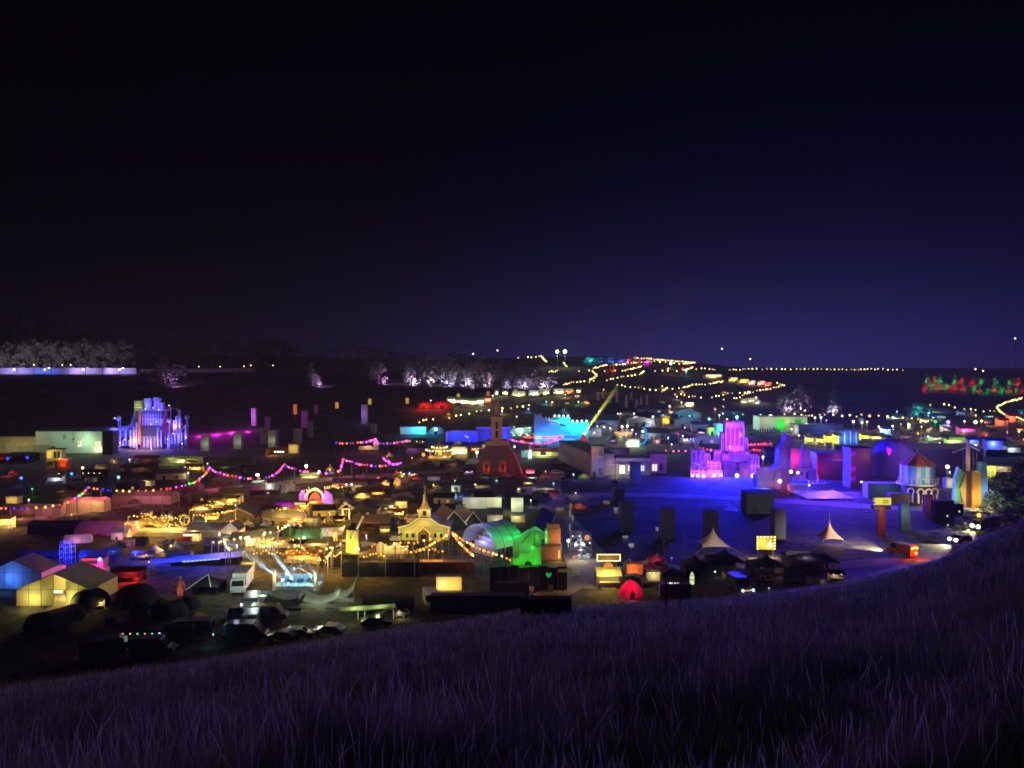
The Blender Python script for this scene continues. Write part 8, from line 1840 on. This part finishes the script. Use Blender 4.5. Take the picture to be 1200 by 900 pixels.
# ------------------------------------------------------------------ near left: canopies, awning, vans
for x, y, w, h, c, lb, p in ((372, 712, 46, 15, (.34, .35, .30), 'pale stretch canopy in front of the stage with a low right corner', 300), (402, 706, 26, 18, (.36, .36, .30), 'pale stretch canopy rising to a corner mast right of the stage', 300), (330, 716, 46, 12, (.10, .11, .11), 'dark stretch canopy left of the pale ones', 0)):
    t = T('stretch_tent', lb, 'tent', x, y); a = w / 2; n = 8; vs = []; fs = []
    for i in range(n + 1):
        for j in range(n + 1):
            u, v_ = i / n, j / n; e = (2 * u - 1) ** 2; zz = h * (.45 + .55 * e) * (.7 + .5 * v_) * (1 if x != 402 else .6 + .7 * u)
            vs.append((-a + w * u, v_ * 22, zz))
    for i in range(n):
        for j in range(n): fs.append((i * (n + 1) + j, (i + 1) * (n + 1) + j, (i + 1) * (n + 1) + j + 1, i * (n + 1) + j + 1))
    m = t.mb()._add(vs, fs); t.part('canopy', m, canvas(c, .3), smooth=True)
    for sx in (-1, 1):
        m = t.mb(); zz = h * .7 * (1 if x != 402 else (.6 if sx < 0 else 1.3)); m.tube((sx * (a - .5), .3, 0), (sx * (a - .5), .3, zz), .35); t.part('mast', m, POLE)
    m = t.mb(); m.slab((-a, .2, 0), (a, .2, 0), (a, .2, h * .30), (-a, .2, h * .30), .1); t.part('skirt', m, canvas(c, .3))
    if p: t.lamp((0, -10, h), (.85, 1, .7), p)
k = stall('small white flood stand lit green in front of the stage', 309, 700, 18, 5, 6, (.3, .4, .35), STEEL, (.6, 1, .8), 90, bulbs=1)
lamp_post('first violet white lamp at the dark stage front', 283, 714, 5, (.55, .5, 1), 260, 4, 1.9, group='violet lamps at the dark stage front')
lamp_post('second violet white lamp at the dark stage front', 295, 714, 5, (.5, .5, 1), 200, 4, 1.4, group='violet lamps at the dark stage front')
lamp_post('green white lamp bar lying in front of the stage', 308, 698, 3, (.7, 1, .85), 200, 3, 2.0, head='flood')
def awning():
    t = T('long_awning', 'long pale green tube awning on posts with a yellow window below', 'awning', 431, 727)
    m = t.mb(); m.tube((-34, 2, 12), (-1, 2, 14), 3.0, 10).tube((-1, 2, 14), (32, 2, 17), 2.8, 10); t.part('canopy', m, canvas((.55, .6, .42), .3))
    for x in (-12, -4, 30):
        m = t.mb(); m.tube((x, 2, 0), (x, 2, 12), .6); t.part('post', m, WHITE)
    m = t.mb(); m.box(6, 34, 6, 14, 0, 12); t.part('back_wall', m, DARK)
    m = t.mb(); m.box(21, 27, 5.4, 5.9, 3, 9); t.part('window', m, E((1, .92, .25), .8, 'lit_window'))
    t.lamp((-14, -8, 18), (.8, 1, .4), 130); t.lamp((14, -8, 20), (.85, 1, .4), 110); t.lamp((38, 2, 6), (1, .85, .4), 60)
awning()
k = stall('dark stall with three teal lit panels and coloured bulbs', 167, 758, 50, 16, 8, (.06, .07, .07), BLACK, (.4, 1, .75), 70)
for x, w in ((-20, 5), (-1, 8), (12, 5)):
    m = k.mb(); m.box(x - w / 2, x + w / 2, -.5, -.1, 7, 15); k.part('teal_panel', m, E((.35, .8, .6), .22, 'lit_panel'))
for i, c in enumerate(((1, .2, .1), (1, .6, .2), (.1, 1, .3), (1, .3, .1), (.2, 1, .6), (.2, .6, 1))):
    m = k.mb(); m.ball(-22 + i * 8.6, -2, 17, .9 if i < 5 else 1.5, 6, 4); k.part('bulb', m, E(c, 2))
lamp_post('orange lamp low among the parked vans', 330, 742, 4, (1, .4, .06), 20, 1.8, 1.5)
lamp_post('column of green and amber lights beside the first dark van', 250, 757, 14, (.3, .8, 1), 20, 2, 1.1)
vs_ = [(205, 778, 172, 'van', 'nearest dark van with a pale roof edge at the slope foot'), (180, 768, 8, 'van', 'dark van half behind the nearest one'), (288, 772, 4, 'van', 'long dark van with a lit roof line right of the nearest'), (272, 742, 95, 'car', 'car with a bluish lit roof under the violet lamps'), (296, 734, 100, 'van', 'van with a violet lit roof under the violet lamps'), (350, 748, 12, 'car', 'pale streaked car between canopies and awning'), (386, 744, 170, 'car', 'green tinged car left of the awning posts'), (460, 752, 20, 'car', 'dark car with a bright roof line below the awning'), (440, 762, 8, 'car', 'dark car in front of the awning car'), (505, 750, -75, 'van', 'white topped van alone beside the dark containers'), (330, 760, 165, 'car', 'dark car right of the long dark van'), (120, 772, 30, 'caravan', 'dim caravan at the far left of the parked row'), (75, 735, 60, 'caravan', 'dim sided caravan below the yellow marquee'), (228, 748, 10, 'caravan', 'dark caravan between teal panels and light column')]
for i, (x, y, a, kd, lb) in enumerate(vs_):
    pm = (M('paint_charcoal', (.06, .06, .07), .3), M('paint_silver', (.35, .35, .37), .3, metal=.3), M('paint_white', (.6, .6, .58), .35))[2 if i == 9 else 1 if i in (3, 4, 5, 6) else 0]
    v = vehicle(kd, lb, x, y, a, pm)
    if i in (0, 2, 7): v.lamp((0, 0, 3.6), (.8, .7, .65), 6)
    if i in (3, 4): v.lamp((0, -.6, 3.6), (.5, .5, 1), 40)
    if i in (5, 6): v.lamp((0, -.6, 3.4), (.8, 1, .7), 14)
    if i == 9: v.lamp((1, -1, 4.2), (.85, .9, 1), 22)
# dark rounded tents and trees in the near dark
for x, y, w, h, lb in ((95, 715, 46, 20, 'black rounded tent right of the yellow marquee'), (150, 712, 50, 22, 'black rounded tent in the middle dark ground'), (190, 726, 44, 16, 'black tent in front of the thin red figure'), (40, 742, 50, 18, 'black tent below the yellow marquee'), (215, 716, 30, 14, 'small black tent beside the ridge edged canopy')):
    dome_tent(lb, x, y, w, h, (.05, .045, .05), 0)
t = stall('narrow pale kiosk lit gold right of the yellow marquee', 117, 714, 8, 11, 5, (.5, .45, .25), CREAM, (1, .8, .35), 30)
# dark bushes on the right bank
for i, (x, d, w, h) in enumerate(((1210, 190, 80, 60), (1188, 196, 60, 44), (1168, 192, 40, 26), (1205, 150, 70, 40), (1150, 176, 34, 16), (1180, 158, 44, 22), (1128, 168, 26, 12), (1096, 158, 20, 12), (1238, 170, 70, 70))):
    tree(f'{ORD[i]} dark bush of the thicket on the right bank', x, 0, w, h, 'wide', True, 'dark thicket on the right bank', i, name='bush', low=-.05, dist=d)
# ================================================================== the crowd of small tents, stalls and carts between the landmarks
LAND = [(176, 500, 'the violet castle'), (246, 556, 'the tall festoon pole'), (333, 552, 'the second crest pole'), (402, 545, 'the third crest pole'), (368, 585, 'the fairy lit arch'), (406, 596, 'the gold gateway'), (497, 605, 'the chapel'), (412, 628, 'the windmill'), (347, 672, 'the concert stage'), (63, 690, 'the yellow marquee'), (186, 612, 'the fairy light terrace'), (250, 597, 'the golden stall row'), (226, 652, 'the blue stage roof'), (574, 630, 'the curved hall'), (582, 530, 'the obelisk tower'), (514, 528, 'the carousel'), (570, 585, 'the long white wall'), (684, 512, 'the searchlight'), (735, 545, 'the lit hall'), (843, 530, 'the purple castle'), (834, 505, 'the green drum booth'), (918, 496, 'the pale hall'), (992, 508, 'the blue pavilion'), (1085, 560, 'the round striped tower'), (1137, 570, 'the orange house'), (1136, 505, 'the magenta awning'), (1121, 518, 'the lime box stall'), (714, 670, 'the food truck'), (840, 632, 'the white peaked tent'), (897, 640, 'the bulb screen'), (977, 622, 'the rosy peaked tent'), (431, 712, 'the tube awning'), (660, 500, 'the teal castle'), (99, 592, 'the tan shelter'), (120, 615, 'the mauve roof'), (210, 534, 'the pale green awning'), (742, 515, 'the blazing pale stand'), (1058, 540, 'the violet dome')]
_seen = set()
def where(x, y):
    lx, ly, n = min(LAND, key=lambda q: (q[0] - x) ** 2 + 2.5 * (q[1] - y) ** 2)
    dx, dy = x - lx, y - ly
    if abs(dx) > 2.2 * abs(dy): r_ = 'left of' if dx < 0 else 'right of'
    elif dy < 0: r_ = 'behind' if abs(dx) < 14 else ('behind and left of' if dx < 0 else 'behind and right of')
    else: r_ = 'in front of' if abs(dx) < 14 else ('ahead and left of' if dx < 0 else 'ahead and right of')
    return f'{r_} {n}'
def unique(text, x, y):
    w = where(x, y); s = f'{text} {w}'; i = 1
    while s in _seen:
        s = f'{ORD[i]} {text} {w}'; i += 1
    _seen.add(s); return s
CLOTH = [('cream', (.62, .55, .40)), ('grey', (.34, .34, .35)), ('brown', (.30, .19, .11)), ('white', (.70, .68, .64)), ('dark green', (.10, .16, .09)), ('ochre', (.50, .34, .12)), ('dull red', (.38, .10, .07)), ('slate blue', (.15, .18, .28)), ('black', (.04, .04, .05))]
q = random.Random(21)
def fill(zone, n, kinds, light, sc=1.0, lp=100):
    x0, x1, y0, y1 = zone; done = []
    for i in range(n):
        for _ in range(40):
            x, y = q.uniform(x0, x1), q.uniform(y0, y1)
            if all(abs(x - a) > 11 * sc or abs(y - b) > 5 for a, b in done): break
        done.append((x, y)); kind = kinds[i % len(kinds)]; cn, c = CLOTH[q.randrange(len(CLOTH))]; k = sc * (y - 400) / 190
        lc, ln = light[q.randrange(len(light))]; p = lp * q.uniform(.5, 1.6)
        ltx = f' lit {ln}' if lc else ''
        if kind == 'peak':
            t = pagoda(unique(f'small {cn} peaked tent{ltx}', x, y), x, y, q.uniform(10, 16) * k, q.uniform(4, 6) * k, q.uniform(9, 13) * k, c, trans=.2, finial=1, group='small peaked tents')
            if lc: t.lamp((q.uniform(-4, 4), -6 * k, 6 * k), lc, p)
        elif kind == 'ridge':
            t = marquee(unique(f'low {cn} ridge tent{ltx}', x, y), x, y, q.uniform(18, 28) * k, 5 * k, q.uniform(3, 5) * k, q.uniform(9, 14) * k, c, ('x', 'y')[i % 2], .2, 3, rz=q.uniform(-.4, .4), group='low ridge tents', name='ridge_tent', cat='tent')
            if lc: t.lamp((q.uniform(-5, 5), -6 * k, 6 * k), lc, p)
        elif kind == 'stall':
            t = stall(unique(f'{cn} stall{ltx or " standing dark"}', x, y), x, y, q.uniform(11, 19) * k, q.uniform(6, 9) * k, 7 * k, c, (DARK, CREAM)[i % 2], lc, p * 1.3 if lc else 0, bulbs=q.choice((0, 0, 2, 3)) if lc else 0, bulbmat=E(tuple(.35 + .65 * v for v in (lc or (1, 1, 1))), 2.6), group='small stalls', rz=q.uniform(-.3, .3), striped=(.5, .48, .42) if i % 4 == 0 else None)
        elif kind == 'cabin':
            t = shed('cabin', unique(f'{cn} cabin{ltx or " standing dark"}', x, y), 'cabin', x, y, q.uniform(10, 20) * k, q.uniform(7, 10) * k, 8 * k, (0, 4 * k)[i % 2], 'xy'[(i // 2) % 2], M('cabin_board_' + cn.replace(' ', '_'), c), (SLATE, TIN)[i % 2], [(2 * k, 3 * k, 3 * k, 3 * k, E(tuple(.3 + .7 * v for v in lc), .8, 'lit_window') if lc else GLASS)], (-3 * k, 2.6 * k, 5 * k, BLACK), rz=q.uniform(-.35, .35), group='small cabins')
            if lc: t.lamp((0, -6 * k, 6 * k), lc, p * .7)
        elif kind == 'lamp':
            lc2, ln2 = lc or (1, .8, .5), ln or 'warm white'
            lamp_post(unique(f'pole lamp glowing {ln2}', x, y), x, y, q.uniform(6, 11) * k, lc2, p * 1.4, q.uniform(1.6, 4), q.uniform(.6, 1.3) * max(1, k), group='small pole lamps')
        elif kind == 'van':
            v = vehicle(q.choice(('van', 'car', 'caravan', 'van')), unique(f'{("dark", "grey", "white")[i % 3]} parked vehicle', x, y), x, y, q.uniform(0, 360), (M('paint_charcoal', (.06, .06, .07), .3), M('paint_silver', (.35, .35, .37), .3, metal=.3), M('paint_white', (.6, .6, .58), .35))[i % 3], group='vehicles parked among the tents')
        elif kind == 'flag':
            t = T('feather_flag', unique(f'slim {cn} feather flag', x, y), 'flag', x, y, group='feather flags'); h = q.uniform(10, 17) * k
            m = t.mb(); m.tube((0, 0, 0), (0, 0, h), .25 * k, 5); t.part('pole', m, POLE)
            m = t.mb(); m.slab((.3 * k, 0, h * .25), (2.4 * k, 0, h * .3), (2.0 * k, 0, h * .9), (.3 * k, 0, h), .1 * k); t.part('banner', m, canvas(c, .4))
WARML = [((1, .56, .10), 'gold'), ((1, .36, .05), 'orange'), ((1, .68, .26), 'warm white'), (None, '')]
COOLL = [((.25, .5, 1), 'blue'), ((.1, .8, .9), 'cyan'), ((.8, .95, 1), 'cool white'), ((1, .75, .4), 'warm white'), ((.4, 1, .5), 'green'), ((1, .2, .3), 'red'), ((.6, .3, 1), 'violet'), (None, '')]
fill((255, 345, 596, 652), 17, ('stall', 'peak', 'lamp', 'ridge', 'stall', 'lamp'), WARML, .85, 520)
fill((340, 470, 588, 655), 21, ('stall', 'ridge', 'lamp', 'peak', 'cabin', 'stall', 'lamp'), WARML, .85, 480)
fill((120, 260, 585, 650), 14, ('stall', 'peak', 'ridge', 'lamp'), WARML, .85, 430)
fill((5, 250, 543, 572), 18, ('ridge', 'stall', 'cabin', 'lamp', 'flag', 'peak'), WARML + [((1, .2, .3), 'red'), (None, '')], .9, 260)
fill((250, 470, 553, 585), 20, ('ridge', 'cabin', 'peak', 'stall', 'lamp', 'flag'), WARML + [(None, '')], .9, 320)
fill((470, 655, 556, 592), 18, ('cabin', 'van', 'ridge', 'stall', 'peak', 'lamp'), COOLL + WARML, .85, 70)
fill((445, 655, 520, 548), 13, ('ridge', 'peak', 'stall', 'flag', 'lamp'), WARML, .95, 160)
fill((690, 875, 487, 521), 34, ('stall', 'cabin', 'lamp', 'peak', 'ridge', 'lamp', 'stall'), COOLL, 1.1, 420)
fill((880, 1090, 486, 519), 30, ('stall', 'lamp', 'cabin', 'peak', 'lamp', 'ridge', 'stall'), COOLL + WARML, 1.1, 420)
fill((1085, 1200, 484, 532), 24, ('stall', 'lamp', 'cabin', 'peak', 'lamp', 'stall'), COOLL + WARML, 1.1, 420)
fill((590, 690, 492, 512), 10, ('stall', 'cabin', 'lamp', 'ridge'), COOLL, 1.1, 300)
fill((725, 1010, 662, 686), 15, ('peak', 'ridge', 'stall', 'cabin', 'flag'), [(None, ''), (None, ''), ((1, .6, .3), 'peach'), ((.5, .5, 1), 'violet')], .8, 25)
fill((120, 325, 716, 738), 10, ('van', 'peak', 'ridge', 'van', 'cabin'), [(None, ''), (None, ''), ((.7, 1, .7), 'green')], .75, 18)
fill((60, 210, 632, 668), 10, ('ridge', 'cabin', 'stall', 'peak'), [((.05, .1, 1), 'deep blue'), (None, ''), ((1, .3, .5), 'pink')], .85, 90)
fill((400, 560, 570, 625), 16, ('stall', 'ridge', 'lamp', 'cabin', 'peak'), WARML, .75, 420)
fill((190, 420, 600, 645), 18, ('lamp', 'peak', 'stall', 'lamp', 'ridge'), WARML, .75, 420)
fill((600, 700, 556, 600), 8, ('van', 'stall', 'lamp', 'ridge'), COOLL, .8, 90)
fill((10, 130, 575, 625), 10, ('peak', 'lamp', 'stall', 'ridge'), WARML, .8, 160)
fill((520, 690, 464, 490), 10, ('lamp', 'stall', 'lamp', 'peak'), WARML + COOLL, 1.0, 500)
fill((640, 860, 455, 484), 14, ('lamp', 'stall', 'lamp', 'ridge'), WARML, 1.0, 700)
# golden webs over the warm quarter
GW = dict(glow=1.7, rb=.0012, sag=.6, group='golden webs of bulbs over the left of the valley', name='bulb_string', jitter=.25, poles='ends')
G1 = ((1, .50, .07), (1, .60, .14), (1, .42, .04))
for i, (pts, n, lb) in enumerate((([(146, 611), (160, 614), (178, 612), (198, 615), (214, 612)], 24, 'golden bulb string sagging across the fairy light terrace'),
    ([(150, 604), (172, 603), (192, 606), (216, 602)], 18, 'golden bulb string behind the fairy light terrace'),
    ([(222, 596), (238, 592), (256, 590), (278, 587)], 20, 'golden bulb string along the roofs of the golden row'),
    ([(226, 604), (244, 602), (262, 600), (276, 596)], 18, 'golden bulb string along the fronts of the golden row'),
    ([(296, 648), (312, 645), (330, 647), (350, 645), (372, 648)], 22, 'golden bulb string along the front of the warm bars'),
    ([(300, 634), (318, 630), (336, 632), (352, 629)], 16, 'golden bulb string over the roofs of the warm bars'),
    ([(352, 652), (372, 655), (392, 650), (400, 644)], 16, 'golden bulb string right of the concert stage roof'),
    ([(318, 596), (334, 594), (350, 597), (362, 594)], 14, 'golden bulb string over the orange bars'),
    ([(380, 571), (392, 569), (402, 570)], 9, 'faint golden bulb string right of the entrance arch'),
    ([(470, 642), (484, 645), (500, 641), (520, 645)], 14, 'orange gold bulb string below the chapel porch'),
    ([(420, 650), (436, 648), (452, 650)], 9, 'golden bulb string between windmill and picket fence'))):
    festoon(lb, pts, up=4.0, n=n, colors=G1, lights=3, lpower=1500 if i < 8 else 700, lcol=GOLD, seed=i, **GW)
